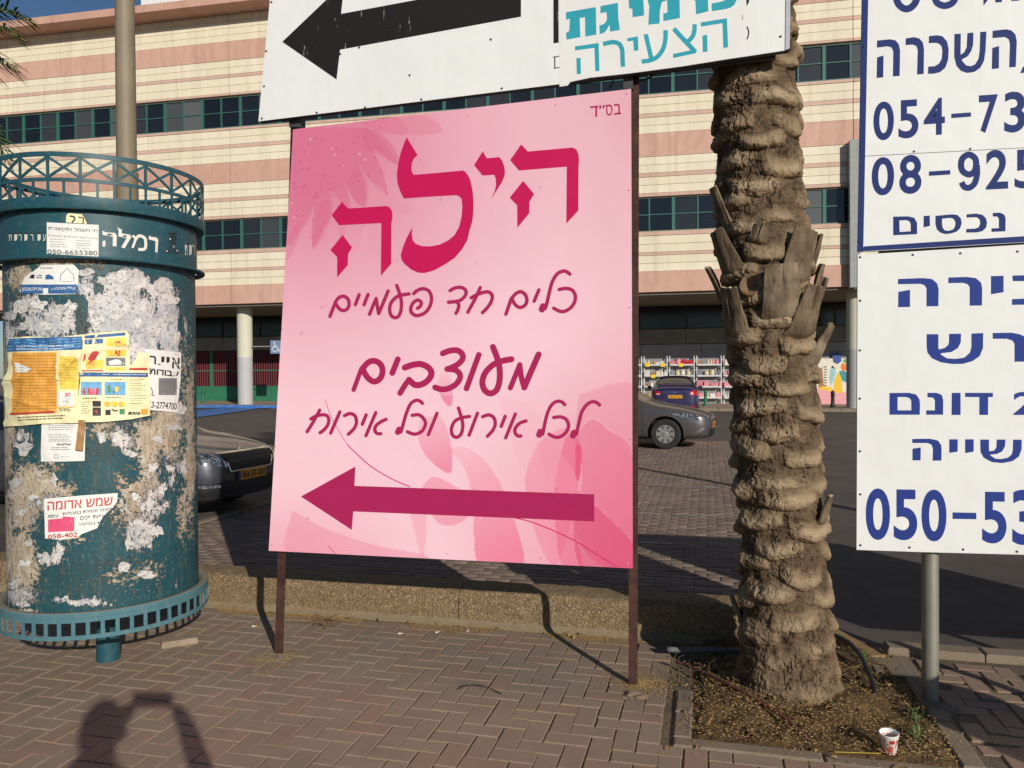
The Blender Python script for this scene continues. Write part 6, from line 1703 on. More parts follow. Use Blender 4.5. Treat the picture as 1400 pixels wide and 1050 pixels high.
# hollow cut boot with a ragged pale rim
zc_ = 1.6+(514-381)*3.7/F; axx, ayy = axis(zc_); dirb = Vector((on_ground(1025, 900).x-axx*1.0, -1, 0)); 
p_b = Vector((axx-.125, ayy-.165, zc_-.03)); nrm_b = Vector((-.45, -.85, .25)).normalized()
mb = MB(); T = Matrix.Translation(p_b) @ nrm_b.to_track_quat('Z', 'Y').to_matrix().to_4x4()
mb.lathe([(.062, -.04), (.066, .0), (.058, .028), (.05, .036), (.044, .026), (.03, .01), (.0001, .004)], (0, 0, 0), 20)
for i, v in enumerate(mb.v): mb.v[i] = T@(v*(1+.09*mnoise.noise(v*25)))
mb.obj('cut_boot', P('cut_boot_brown', srgb(122, 96, 70), .8, .3, 40, bump=.003), palm, smooth=True)
# the crown, above the frame: pinnate fronds
LEAF = Mat('palm_leaflet', .55, .4); LEAF.color(LEAF.mix(LEAF.isl(), srgb(52, 70, 34), srgb(88, 104, 52))); LEAF = LEAF.m
RACH = P('palm_rachis', srgb(110, 112, 60), .6)
def frond(L, droop, npair, seed, ll=.42):
    rs_ = random.Random(seed); V, Fc = [], []; pts = []
    for i in range(13):
        t = i/12; pts.append(Vector((L*t*(1-.12*t*droop), 0, L*(.55*t-.62*droop*t*t))))
    mb = MB(); mb.path(pts, [.02*(1-.85*i/12)+.002 for i in range(13)], 5)
    for i in range(npair):
        t = .12+.87*i/npair; k = t*12; j = min(int(k), 11); p = pts[j].lerp(pts[j+1], k-j); d = (pts[j+1]-pts[j]).normalized()
        ln = ll*math.sin(math.pi*min(t*.92+.1, 1))**.6*rs_.uniform(.85, 1.1)
        for sg in (-1, 1):
            dirn = (d*.62+Vector((0, sg, 0))*.75+Vector((0, 0, rs_.uniform(-.1, .45)))).normalized(); w = d*.013
            tip = p+dirn*ln+Vector((0, 0, -.25*ln*rs_.uniform(.3, 1.2)))
            mid = p+dirn*ln*.5
            b = len(V); V += [p-w*.5, p+w*.5, mid+w, mid-w, tip]; Fc += [(b, b+1, b+2, b+3), (b+3, b+2, b+4)]
    return mb, V, Fc
def crown(t, c, n, L, seed, el0=-.2, el1=1.25, az=None, npair=52, meshes=3, ll=.42):
    ms = []
    for q in range(meshes):
        mb, V, Fc = frond(L, .55+.3*q, npair, seed+q, ll); ms.append((mb, V, Fc))
    store = {}
    for i in range(n):
        q = i % meshes; a = i*2.39996 if az is None else az[i]; el = el0+(el1-el0)*((i*.618) % 1)
        if q not in store:
            mb, V, Fc = ms[q]
            r = mb.obj('frond', RACH, t, local=True); lf = mk('leaflets', V, Fc, LEAF, r, local=True); setp(lf, kind='stuff'); store[q] = r
        else:
            r = store[q].copy(); COL.objects.link(r)
            for ch in store[q].children: c2 = ch.copy(); COL.objects.link(c2); c2.parent = r
        r.location = c; r.rotation_euler = (0, -el+.35, a)
ax5, ay5 = axis(HT)
crown(palm, (ax5-PB.x, ay5-PB.y, HT-.1), 34, 2.3, 100)
# second palm, mostly out of view at the left
p2 = thing('palm_tree', 'green palm whose frond tips hang into view at the top left corner', 'palm tree', (-6.42, 6.6, 0))
mb = MB(); prof = []
z = 0
while z < 4.35:
    prof += [(.23+.02*math.sin(z*31), z), (.25, z+.06), (.20, z+.1)]; z += .12
mb.lathe(prof, (0, 0, 0), 20); mb.obj('trunk', BARK, p2, local=True)
crown(p2, (0, 0, 4.35), 24, 2.3, 300, el0=-.5, npair=60, az=[i*2.39996 for i in range(24)])
crown(p2, (.15, 0, 4.4), 6, 2.42, 330, el0=.0, el1=.75, npair=80, az=[-.12, .1, -.25, .25, 0, .15], ll=.62)
# a few fronds aimed at the corner of the picture
# ================================================================= litter, chips, small things
CH = Mat('dry_chips', .9, .2); r = CH.isl(); CH.color(CH.mix(r, srgb(128, 98, 60), srgb(196, 164, 108))); CH = CH.m
def chips(name, pts, s0, s1, mat=CH):
    V, Fc = [], []
    for (p, k) in pts:
        a = random.random()*6.28; s = random.uniform(s0, s1); e = s*random.uniform(.3, .6); c_, s_ = math.cos(a), math.sin(a); tl_ = random.uniform(-.5, .5)*s
        b = len(V)
        V += [(p.x+c_*s, p.y+s_*s, p.z+abs(tl_)*.6), (p.x-s_*e, p.y+c_*e, p.z+.0006), (p.x-c_*s, p.y-s_*s, p.z+.0004), (p.x+s_*e, p.y-c_*e, p.z+abs(tl_)*.5+.001)]
        V.append((p.x, p.y, p.z+e*.5+.001))
        Fc += [(b, b+1, b+4), (b+1, b+2, b+4), (b+2, b+3, b+4), (b+3, b, b+4)]
    return setp(mk(name, V, Fc, mat), kind='stuff')
pts = []
for i in range(12000):
    u, v = random.uniform(PITU0, PITU1), random.uniform(PITV0-.01, 4.78)
    dens = .35+.65*mnoise.noise(Vector((u*4, v*4, 0)))+.35*(v < 3.9)
    if random.random() < dens: p = uv(u, v, soil_z(u, v)+random.uniform(.012, .028)); pts.append((p, 0))
for i in range(5200):      # spilled over the edging
    u, v = random.uniform(PITU0-.2, PITU1+.15), random.uniform(PITV0-.2, 4.78)
    if PITU0 < u < PITU1 and v > PITV0: continue
    dd = max(PITU0-u, u-PITU1, PITV0-v); 
    if random.random() < .75*math.exp(-dd*14) and mnoise.noise(Vector((u*3, v*3, 5))) > -.25: pts.append((uv(u, v, .0075+.004*random.random()), 0))
chips('dry_palm_chips', pts, .003, .0085)
CLOD = plain('soil_clod', srgb(92, 72, 52), .97, .3, 30, bump=.006)
def blob_mesh(nm, seed, mat):
    me = bpy.data.meshes.new(nm); bm = bmesh.new(); bmesh.ops.create_icosphere(bm, subdivisions=2, radius=1)
    for v in bm.verts: v.co *= 1+.4*mnoise.noise(v.co*1.7+Vector((seed, 0, 0)))
    bm.to_mesh(me); bm.free(); me.materials.append(mat); return me
clm = [blob_mesh('soil_clod', k*7, CLOD) for k in range(4)]
for i in range(46):
    u, v = random.uniform(PITU0+.04, PITU1-.04), random.uniform(PITV0+.03, 4.4); s = random.uniform(.006, .02)
    if math.hypot(u-.386, v-4.1) < .24: continue
    o = bpy.data.objects.new('soil_clod', random.choice(clm)); COL.objects.link(o); o.location = uv(u, v, soil_z(u, v)+.012); o.scale = (s, s*.8, s*.6); o.rotation_euler = (0, 0, random.random()*6)
    setp(o, 'small dry clod of earth lying in the palm planting pit', 'clod', 'clods in the palm pit')
LF = Mat('dead_leaf', .85, .2); LF.color(LF.mix(LF.rnd(), srgb(112, 84, 54), srgb(168, 138, 92))); LF = LF.m
def leaf_mesh(L, wd, curl):
    V, Fc = [], []
    for i in range(7):
        t = i/6; ww = wd*math.sin(math.pi*min(t*.9+.08, 1)); zc = curl*math.sin(t*3.1)*L
        V += [(L*(t-.5), -ww, zc+ww*.4), (L*(t-.5), 0, zc), (L*(t-.5), ww, zc+ww*.4)]
    for i in range(6):
        for j in range(2): Fc.append((i*3+j, i*3+3+j, i*3+4+j, i*3+1+j))
    me = bpy.data.meshes.new('dead_leaf'); me.from_pydata(V, [], Fc); me.materials.append(LF); return me
lfm = [leaf_mesh(.05, .008, .12), leaf_mesh(.075, .005, .05), leaf_mesh(.035, .011, .2)]
for i in range(70):
    if i < 52:
        u, v = random.uniform(PITU0-.1, PITU1+.1), random.uniform(PITV0-.12, 4.7)
        if math.hypot(u-.386, v-4.1) < .25: continue
        z = soil_z(u, v)+.016 if PITU0 < u < PITU1 and v > PITV0 else .006; where = 'scattered in and round the palm pit'; gp_ = 'dead leaves by the palm pit'
    else: u, v = random.uniform(-3.2, .1), 4.72-abs(random.gauss(0, .05)); z = .006; where = 'blown against the foot of the low wall'; gp_ = 'dead leaves along the wall'
    o = bpy.data.objects.new('dead_leaf', random.choice(lfm)); COL.objects.link(o); o.location = uv(u, v, z); o.rotation_euler = (random.gauss(0, .2), random.gauss(0, .2), random.random()*6.28)
    setp(o, 'small dry brown leaf '+where, 'leaf', gp_)

pts = []
for i in range(17000):      # along the foot of the wall and round the right post
    u = random.uniform(-3.6, .2); dv = abs(random.gauss(0, .07)); v = 4.72-dv
    if mnoise.noise(Vector((u*2.2, 3, 0))) > -.32+dv*2.6: pts.append((uv(u, v, .003), 0))
for i in range(4000):
    a = random.random()*6.28; rr = abs(random.gauss(0, .11)); q = Vector((.66, 4.0, .003)); pts.append((q+Vector((rr*math.cos(a), rr*math.sin(a), 0)), 0))
for i in range(1400):
    a = random.random()*6.28; rr = abs(random.gauss(0, .12)); q = Vector((-1.35, 4.40, .003)); pts.append((q+Vector((rr*math.cos(a), rr*math.sin(a)*.6, 0)), 0))
# seeds gathered in the joints between blocks
for (u, v, d, lu, lv, z_) in allp[:900]:
    k = max(0, mnoise.noise(Vector((u*1.3, v*1.3, 7)))*6+3)*(2.2 if z_ == 'r' else 1.3)
    for i in range(int(k)):
        if random.random() < .5: q = (u+random.uniform(0, lu), v+random.gauss(0, .003))
        else: q = (u+random.gauss(0, .003), v+random.uniform(0, lv))
        if q[1] < 4.74: pts.append((uv(q[0], q[1], .0012), 0))
chips('scattered_seeds', pts, .002, .0055)
# dirt and mortar crumbs at the post feet
MORT = plain('mortar_lump', srgb(126, 108, 90), .95, .25, 40, bump=.004)
def lump(name, p, s, label, cat='rubble', flat=.4, mat=MORT, seed=0, **k):
    me = bpy.data.meshes.new(name); bm = bmesh.new(); bmesh.ops.create_icosphere(bm, subdivisions=4, radius=1)
    for v in bm.verts:
        d = 1+.6*mnoise.fractal(v.co*1.6+Vector((seed, 0, 0)), 1, 2, 4); v.co = Vector((v.co.x*s[0]*d, v.co.y*s[1]*d, v.co.z*s[2]*d))
    bm.to_mesh(me); bm.free(); me.materials.append(mat); o = bpy.data.objects.new(name, me); COL.objects.link(o); o.location = p
    return setp(o, label, cat)
q = on_ground(382, 900); lump('concrete_footing', (q.x, q.y, -.006), (.06, .035, .014), 'crumbled grey concrete round the foot of the left rusty post', seed=1)
q = on_ground(868, 952); lump('concrete_footing', (q.x, q.y, -.004), (.06, .035, .02), 'crumbled grey concrete round the foot of the right post of the pink sign', seed=4)
q = on_ground(1280, 968); lump('concrete_footing', (q.x, q.y, -.01), (.11, .06, .02), 'small cement patch at the foot of the galvanised pipe', seed=8)
q = on_ground(345, 920); lump('mortar_patch', (q.x, q.y, -.004), (.06, .018, .006), 'flat grey mortar patch on the paving left of the left post', seed=11)
q = on_ground(1215, 912); t = thing('kerb_block', 'loose flat concrete slab beside the red paving behind the galvanised pipe', 'concrete slab', (q.x, q.y, 0), LOTROT)
mb = MB(); mb.bbox(-.09, .09, -.13, .12, -.05, .012, .006); mb.obj('slab', CONC, t, local=True)
# lone brick on the paving near the column
q = on_ground(245, 880); t = thing('loose_block', 'loose dusty paving block lying on the pavement beside the advertising column', 'paving block', (q.x, q.y, 0), rad(28))
mb = MB(); mb.bbox(-.1, .1, -.05, .05, 0, .035, .008); mb.obj('block', plain('dusty_block', srgb(150, 132, 112), .95, .2, 20, bump=.003), t, local=True)
# paper cup
q = on_ground(1216, 1027, .02)
cup = thing('paper_cup', 'small white and red paper cup standing in the palm pit near the front edging', 'paper cup', (q.x, q.y, .018))
cupo_tilt = .08
m = Mat('cup_print', .5, .4); z_ = m.n('ShaderNodeSeparateXYZ'); m.l(m.co(), z_.inputs[0])
sp1 = m.noise(60, 3, vec=m.scaled(m.co(), (1, 1, .5)), dist=1.2)
c = m.mix(m.ramp(sp1, .44, .5), srgb(176, 50, 34), srgb(226, 216, 204)); c = m.mix(m.ramp(sp1, .6, .64), c, srgb(60, 34, 28))
c = m.mix(m.ramp(z_.outputs[2], .066, .067), c, srgb(235, 232, 226)); m.color(c)
mb = MB(); mb.lathe([(.0001, .003), (.026, .003), (.026, 0), (.0275, 0), (.0375, .078), (.0392, .080), (.0392, .083), (.0375, .084), (.0355, .082), (.0262, .01), (.0001, .01)], (0, 0, 0), 28)
o = mb.obj('cup_wall', [m.m], cup, smooth=40, local=True)
cup.rotation_euler = (.07, -.05, 0)
# grey pipe, black hose, dark red cable, twigs
def px_path(pts, z=.02): return [on_ground(x, y, zz) for (x, y, zz) in pts]
def rope(name, pts, r, mat, label, cat, n=8):
    P_ = [on_ground(x, y, z) for (x, y, z) in pts]
    Ps = []
    for i in range(len(P_)-1):
        p0, p1, p2, p3 = P_[max(i-1, 0)], P_[i], P_[i+1], P_[min(i+2, len(P_)-1)]
        for k in range(5):
            t = k/5; Ps.append(.5*((2*p1)+(-p0+p2)*t+(2*p0-5*p1+4*p2-p3)*t*t+(-p0+3*p1-3*p2+p3)*t**3))
    Ps.append(P_[-1]); mb = MB(); rr = r if not isinstance(r, tuple) else [r[0]+(r[1]-r[0])*i/(len(Ps)-1) for i in range(len(Ps))]
    mb.path(Ps, rr, n); return setp(mb.obj(name, mat, None, smooth=True), label, cat)
rope('pipe', [(912, 888, .05), (960, 889, .05), (1010, 890, .05)], .016, P('grey_pipe', srgb(104, 104, 102), .6), 'short grey plastic pipe lying at the wall foot left of the palm', 'pipe', 12)
rope('hose', [(1118, 862, .10), (1150, 872, .14), (1172, 890, .13), (1188, 920, .08), (1197, 948, .03), (1199, 958, -.01)], .012, P('black_rubber', (.02, .02, .022), .55), 'black rubber hose arching out of the ground right of the palm', 'hose', 12)
rope('cable', [(925, 905, .05), (945, 912, .05), (985, 930, .06), (1030, 955, .05), (1070, 980, .04), (1098, 1004, .02), (1104, 1012, .0)], .0085, P('red_brown_cable', srgb(96, 52, 42), .55), 'dark reddish brown cable crossing the pit in front of the palm', 'cable', 8)
rope('twig', [(625, 942, .004), (640, 937, .02), (662, 938, .024), (686, 949, .003)], .0028, P('dark_twig', srgb(52, 38, 30), .8), 'thin curved dark twig on the paving in front of the pink sign', 'twig', 5)
TW = P('dry_twig', srgb(110, 86, 60), .8)
tw = thing('dry_twigs', 'tangle of dry twigs against the low wall behind the pink sign', 'twigs', on_ground(445, 852))
for k in range(16):
    a, b_ = on_ground(445+random.gauss(0, 11), 854+random.gauss(0, 3), .004), on_ground(445+random.gauss(0, 16), 846+random.gauss(0, 5), .04)
    mb = MB(); mb.path([a, (a+b_)/2+Vector((0, 0, .015)), b_], [.002, .0016, .0008], 4); mb.obj('twig', TW, tw)
pitw = thing('dry_weeds', 'pale dry weeds and wire scraps at the left of the palm pit', 'weeds', on_ground(950, 905))
for k in range(34):
    x, y = random.uniform(905, 1000), random.uniform(888, 965); h = random.uniform(.02, .11)
    p = on_ground(x, y, .012); e = p+Vector((random.gauss(0, .05), random.gauss(0, .03), h)); mb = MB()
    mb.path([p, p.lerp(e, .5)+Vector((random.gauss(0, .012), 0, h*.25)), e], [.0018, .0013, .0007], 4); mb.obj('stem', TW, pitw)
WG = P('weed_green', srgb(84, 104, 50), .6, .25, 40)
def weed(px, py, n, h, label):
    p = on_ground(px, py, .01); t = thing('weed', label, 'weed', p)
    V, Fc = [], []
    for k in range(n):
        a = random.random()*6.28; r_ = random.uniform(.2, 1)*h; hh = random.uniform(.4, 1)*h; w = random.uniform(.002, .005)
        d = Vector((math.cos(a), math.sin(a), 0)); s_ = Vector((-d.y, d.x, 0))*w
        o_ = Vector((random.gauss(0, .012), random.gauss(0, .012), 0)); m1 = o_+d*r_*.4+Vector((0, 0, hh*.75)); e = o_+d*r_+Vector((0, 0, hh))
        b = len(V); V += [o_-s_*.6, o_+s_*.6, m1+s_, m1-s_, e]; Fc += [(b, b+1, b+2, b+3), (b+3, b+2, b+4)]
    mk('leaves', V, Fc, WG, t, local=True)
weed(1138, 968, 26, .06, 'small green weed at the foot of the palm, front side')
weed(1252, 985, 18, .06, 'green weed beside the edging near the galvanised pipe')
weed(1180, 905, 18, .07, 'green weed by the black hose')
weed(994, 962, 12, .05, 'tiny pale weed left of the palm foot')
weed(1255, 1012, 14, .08, 'thin weed right of the paper cup')
rope('stalk', [(1140, 1028, .012), (1170, 1029, .014), (1204, 1030, .012)], .002, P('yellow_stalk', srgb(190, 170, 60), .7), 'thin yellow stalk lying left of the paper cup', 'stalk', 5)
BT = P('cigarette_white', srgb(220, 216, 206), .7)
k = 0
for (x, y, a, lb) in ((348, 856, .2, 'cigarette end by the wall, behind the left post'), (640, 862, 1.2, 'cigarette end at the wall foot below the middle of the pink sign'), (548, 866, .1, 'cigarette end on the paving left of the middle of the wall'), (1203, 937, .4, 'cigarette end in the pit beside the black hose'), (598, 864, .8, 'cigarette end lying in the crumbs at the wall foot'), (888, 868, .3, 'cigarette end behind the right post'), (962, 958, .6, 'cigarette end in the soil at the left of the palm')):
    p = on_ground(x, y, .006); d = Vector((math.cos(a), math.sin(a), 0))*.017; mb = MB(); mb.tube(p-d, p+d*.2, .0042, n=8); mb.tube(p+d*.2, p+d, .0042, n=8, m=1); setp(mb.obj('cigarette_end', [BT, P('filter_tan', srgb(190, 140, 90), .7)], None), lb, 'cigarette end')
# plank behind the palm
q0, q1 = on_ground(1200, 888, .05), on_ground(1118, 842, .05); d = (q1-q0); L = d.length
t = thing('plank', 'old wooden plank lying on the asphalt behind the palm trunk', 'plank', (q0+q1)/2, math.atan2(d.y, d.x))
mb = MB(); mb.bbox(-L/2, L/2, -.045, .045, -.065, -.035, .004); mb.obj('board', plain('plank_wood', srgb(150, 120, 78), .85, .3, 12, bump=.003), t, local=True)
# made-up bin, added unseen behind the right only for the shadow it casts
bn = thing('shadow_bin', 'made-up round green bin, added unseen behind the camera to cast a shadow', 'shadow caster', (3.15, 1.52, 0))
mb = MB(); mb.lathe([(.2, 0), (.2, .04), (.24, .06), (.26, .7), (.27, .72), (.27, .75)], (0, 0, 0), 24); mb.obj('drum', GBOL, bn, smooth=40, local=True)
mb = MB(); mb.lathe([(.27, .86), (.27, .9), (.2, .98), (.1, 1.03), (.001, 1.05)], (0, 0, 0), 24)
for k in range(4):
    a = k*math.pi/2; mb.tube((.25*math.cos(a), .25*math.sin(a), .75), (.25*math.cos(a), .25*math.sin(a), .87), .014)
mb.obj('lid', GBOL, bn, smooth=40, local=True)
# ================================================================= cars
def car_paint(name, c, dust=.3):
    m = Mat(name, .35, .5, .35, .6); m.b.inputs['Coat Roughness'].default_value = .06
    g = m.co(); up = m.n('ShaderNodeSeparateXYZ'); nn = m.n('ShaderNodeNewGeometry'); m.l(nn.outputs['Normal'], up.inputs[0])
    d = m.math('MULTIPLY', m.ramp(up.outputs[2], .3, 1, .15, dust), m.ramp(m.noise(5, 6, .65), .25, .75, .5, 1.2))
    m.color(m.mix(d, c, srgb(150, 132, 108))); m.rough(m.ramp(d, 0, .5, .3, .6)); return m.m
CGL = Mat('car_glass', .06, .6); CGL.color((.008, .009, .01)); CGL = CGL.m
CGD = Mat('dusty_windscreen', .3, .5); CGD.color(CGD.mix(CGD.ramp(CGD.noise(3, 5), .3, .7, .35, .75), (.02, .02, .02), srgb(150, 132, 110))); CGD = CGD.m
BPL = P('black_plastic', (.014, .014, .015), .5); CHR = P('chrome', (.75, .75, .75), .15, .02, 3, .5, 1.0)
TYR = P('tyre_rubber', (.022, .021, .02), .85, .3, 20); RIMM = P('silver_rim', srgb(165, 162, 158), .4, .1, 8, .5, .5)
HLG = Mat('headlamp_glass', .1, .6, .1); HLG.color(HLG.mix(HLG.ramp(HLG.noise(22, 3), .45, .62), srgb(64, 68, 72), srgb(136, 140, 146))); HLG = HLG.m
RLG = P('rear_lamp_red', srgb(190, 20, 24), .15, .2, 8); PLY = P('plate_yellow', srgb(232, 160, 26), .45, .08); PLK = P('plate_print', (.02, .02, .02), .5)
AMB = P('amber', srgb(220, 110, 20), .2)
def interp(x, xs, ys): return float(np.interp(x, xs, ys))
def make_car(name, label, loc, rz, paint, L=4.65, W=1.80, H=1.46, glass=None, front=True, cat='car', plate='', style=0):
    t = thing(name, label, cat, loc, rz)
    hw = W/2; glass = glass or CGL
    xs = [0, .05, .16, .34, .6, .95, 1.25, 1.5, 1.8, 2.1, 2.5, 2.95, 3.4, 3.7, 4.0, 4.2, 4.4, 4.55, 4.62, 4.65]
    xs = [x*L/4.65 for x in xs]; Ls = L/4.65
    topx = [q*Ls for q in (0, .05, .16, .5, .95, 1.3, 1.8, 2.1, 2.6, 3.1, 3.5, 3.95, 4.3, 4.55, 4.65)]
    topz = [.66, .72, .765, .86, .935, .985, 1.27, 1.40, 1.46, 1.44, 1.36, 1.13, 1.08, 1.02, .90]
    topz = [z*H/1.46 for z in topz]
    belx = topx; belz = [.60, .68, .73, .81, .87, .905, .93, .94, .95, .965, .975, .99, .99, .95, .86]
    wix = [q*Ls for q in (0, .05, .16, .34, .6, 1.0, 2.4, 3.7, 4.2, 4.45, 4.6, 4.65)]; wiw = [.60, .70, .80, .87, .915, .97, 1.0, .985, .94, .88, .78, .68]
    rows_ = []
    for x in xs:
        zt = interp(x, topx, topz); zb_ = interp(x, belx, belz); w_ = hw*interp(x, wix, wiw)
        bot = interp(x, [0, .2*Ls, .7*Ls, 3.9*Ls, 4.5*Ls, L], [.24, .20, .19, .19, .24, .32])
        cab = min(1, max(0, (zt-zb_-.10)/.30))
        A = [(0, bot), (w_*.88, bot), (w_*.985, bot+.10), (w_*1.0, .50), (w_*.992, zb_-.14), (w_*.965, zb_-.02)]
        hood = [(w_*.90, zb_+.02), (w_*.72, zt-.012), (w_*.40, zt-.002), (0, zt)]
        cabn = [(w_*.925, zb_+.02), (w_*.70, zt-.075), (w_*.52, zt-.012), (0, zt)]
        A += [(a[0]*(1-cab)+b[0]*cab, a[1]*(1-cab)+b[1]*cab) for a, b in zip(hood, cabn)]
        rows_.append([(L/2-x, y, z) for y, z in A]+[(L/2-x, -y, z) for y, z in A[-2:0:-1]])
    n = len(rows_[0]); V = [p for r in rows_ for p in r]; Fc = []
    for i in range(len(rows_)-1):
        for j in range(n): Fc.append((i*n+j, i*n+(j+1) % n, (i+1)*n+(j+1) % n, (i+1)*n+j))
    Fc += [list(range(n))[::-1], list(range((len(rows_)-1)*n, len(rows_)*n))]
    o = mk('body', V, Fc, [paint, BPL], t, local=True)
    md_ = o.modifiers.new('s', 'SUBSURF'); md_.levels = 2; md_.render_levels = 2
    # wheel arches cut by cylinders
    wx = [L/2-.93*Ls, L/2-.93*Ls-2.66*Ls]; wr = .325
    cut = MB()
    for x in wx:
        for sg in (-1, 1):
            cut.tube((x, sg*(hw-.26), wr+.01), (x, sg*(hw+.2), wr+.01), wr+.055, n=40)
    co = cut.obj('cutter', BPL, t, local=True)
    bo = o.modifiers.new('b', 'BOOLEAN'); bo.object = co; bo.operation = 'DIFFERENCE'; bo.solver = 'EXACT'
    try: bo.material_mode = 'TRANSFER'
    except Exception: pass
    bpy.context.view_layer.update()
    dg = bpy.context.evaluated_depsgraph_get(); ev = o.evaluated_get(dg); me = bpy.data.meshes.new_from_object(ev)
    o.modifiers.clear(); o.data = me; bpy.data.objects.remove(co); smooth_by(me, 42)
    bvh = BVHTree.FromPolygons([v.co[:] for v in me.vertices], [list(p.vertices) for p in me.polygons])
    def proj(org, d, off=.006):
        h = bvh.ray_cast(Vector(org), Vector(d).normalized())
        return h[0]+(h[1] if h[1].dot(Vector(d)) < 0 else -h[1])*off if h[0] is not None else None
    def patch(pname, corners, d, mat, off=.006, nx=10, ny=8, dist=3.0, parent=None, th=0.0):
        """corners: 4 points in space on any plane facing; projected along d on the body"""
        d = Vector(d).normalized(); TL, TR, BR, BL = [Vector(c) for c in corners]; V, ok = [], []
        for j in range(ny+1):
            for i in range(nx+1):
                a, b = i/nx, j/ny; p = TL.lerp(TR, a).lerp(BL.lerp(BR, a), b); q = proj(p-d*dist, d, off); ok.append(q is not None and (q-p).length < 1.6); V.append(q if q is not None else p)
        Fc = []
        for j in range(ny):
            for i in range(nx):
                k = j*(nx+1)+i; f = (k, k+1, k+nx+2, k+nx+1)
                if all(ok[q] for q in f): Fc.append(f)
        if not Fc: return None
        return mk(pname, V, Fc, mat, parent or t, local=True, smooth=True)
    X = lambda s: L/2-s*Ls
    for sg in (-1, 1):
        d = (0, -sg, 0); y = sg*1.2
        patch('side_window', [(X(1.62), y, 1.02), (X(2.15), y, 1.325), (X(2.72), y, 1.36), (X(2.70), y, 1.0)][0:1]+[(X(2.12), y, 1.31), (X(2.70), y, 1.00), (X(1.55), y, .985)] if False else [(X(2.05), y, 1.30), (X(2.72), y, 1.365), (X(2.70), y, 1.0), (X(1.55), y, .985)], d, CGL, .008)
        patch('side_window', [(X(2.78), y, 1.365), (X(3.32), y, 1.32), (X(3.62), y, 1.03), (X(2.76), y, 1.0)], d, CGL, .008)
        for xx in (1.42, 2.74, 3.72): patch('door_gap', [(X(xx), y, .95), (X(xx+.01), y, .95), (X(xx+.01), y, .3), (X(xx), y, .3)], d, BPL, .003, 1, 10)
        for xx in (2.45, 3.4): patch('door_handle', [(X(xx), y, .86), (X(xx+.18), y, .86), (X(xx+.18), y, .83), (X(xx), y, .83)], d, CHR, .02, 4, 2)
        patch('sill_trim', [(X(1.35), y, .27), (X(3.2), y, .27), (X(3.2), y, .21), (X(1.35), y, .21)], d, BPL, .006, 12, 2)
        mb = MB(); mb.lathe([(.0001, -.09), (.06, -.085), (.085, -.03), (.08, .05), (.0001, .07)], (0, 0, 0), 12); T = Matrix.Translation((X(1.75), sg*(hw+.08), 1.02)) @ Matrix.Scale(.75, 4, (0, 0, 1)) @ Matrix.Rotation(rad(90), 4, 'Y'); mb.v = [T@v for v in mb.v]
        mb.tube((X(1.75), sg*(hw-.06), .99), (X(1.75), sg*(hw+.05), 1.0), .02); mb.obj('wing_mirror', paint, t, smooth=40, local=True)
    patch('windscreen', [(X(1.99), -.56, 2), (X(1.99), .56, 2), (X(1.36), .70, 2), (X(1.36), -.70, 2)], (0, 0, -1), glass, .008, 14, 8, 3)
    patch('rear_window', [(X(3.30), .52, 2), (X(3.30), -.52, 2), (X(3.92), -.62, 2), (X(3.92), .62, 2)], (0, 0, -1), CGL, .008, 14, 8, 3)
    # ends
    fx = L/2+.5
    if style == 0:      # wide grille saloon
        patch('grille', [(fx, .44, .735), (fx, -.44, .735), (fx, -.36, .55), (fx, .36, .55)], (-1, 0, 0), BPL, .010, 16, 6)
        for q in ([(.47, .745), (.45, .745), (.36, .545), (.38, .545)], [(-.45, .745), (-.47, .745), (-.38, .545), (-.36, .545)], [(.38, .552), (-.38, .552), (-.38, .538), (.38, .538)], [(.46, .752), (-.46, .752), (-.46, .738), (.46, .738)]):
            patch('grille_surround', [(fx, a, b) for a, b in q], (-1, 0, 0), CHR, .014, 16, 2)
        for k in range(13):
            yy = -.40+.8*k/12*1.0; s_ = .83
            patch('grille_bar', [(fx, yy+.006, .725), (fx, yy-.006, .725), (fx, yy*s_-.006, .562), (fx, yy*s_+.006, .562)], (-1, 0, 0), P('grille_bar_dark', (.02, .02, .021), .4), .013, 1, 4)
        mb = MB(); c_ = proj((fx, 0, .765), (-1, 0, 0), .01)
        if c_: T = Matrix.Translation(c_) @ Matrix.Rotation(rad(80), 4, 'Y'); mb.lathe([(.042, 0), (.045, .006), (.036, .01), (.034, .004), (.0001, .004)], (0, 0, 0), 20); mb.v = [T@v for v in mb.v]; mb.obj('badge', CHR, t, local=True)
        for sg in (-1, 1):
            patch('headlight', [(fx, sg*.50, .745), (fx, sg*.84, .775), (fx, sg*.84, .68), (fx, sg*.45, .60)], (-1, 0, 0), HLG, .010, 10, 6)
            patch('light_strip', [(fx, sg*.485, .745), (fx, sg*.515, .748), (fx, sg*.455, .60), (fx, sg*.425, .60)], (-1, 0, 0), CHR, .014, 2, 6)
            patch('light_strip', [(fx, sg*.62, .75), (fx, sg*.64, .752), (fx, sg*.56, .64), (fx, sg*.54, .64)], (-1, 0, 0), CHR, .014, 2, 6)
            patch('fog_light', [(fx, sg*.52, .41), (fx, sg*.76, .42), (fx, sg*.76, .385), (fx, sg*.52, .38)], (-1, 0, 0), HLG, .012, 6, 2)
        patch('lower_intake', [(fx, .80, .44), (fx, -.80, .44), (fx, -.74, .29), (fx, .74, .29)], (-1, 0, 0), BPL, .009, 20, 5)
        pz = .485
    elif style == 1:
        patch('grille', [(fx, .52, .70), (fx, -.52, .70), (fx, -.44, .60), (fx, .44, .60)], (-1, 0, 0), BPL, .010, 16, 4)
        for z in (.69, .655, .62): patch('grille_bar', [(fx, .50, z+.008), (fx, -.50, z+.008), (fx, -.48, z-.006), (fx, .48, z-.006)], (-1, 0, 0), CHR, .014, 14, 1)
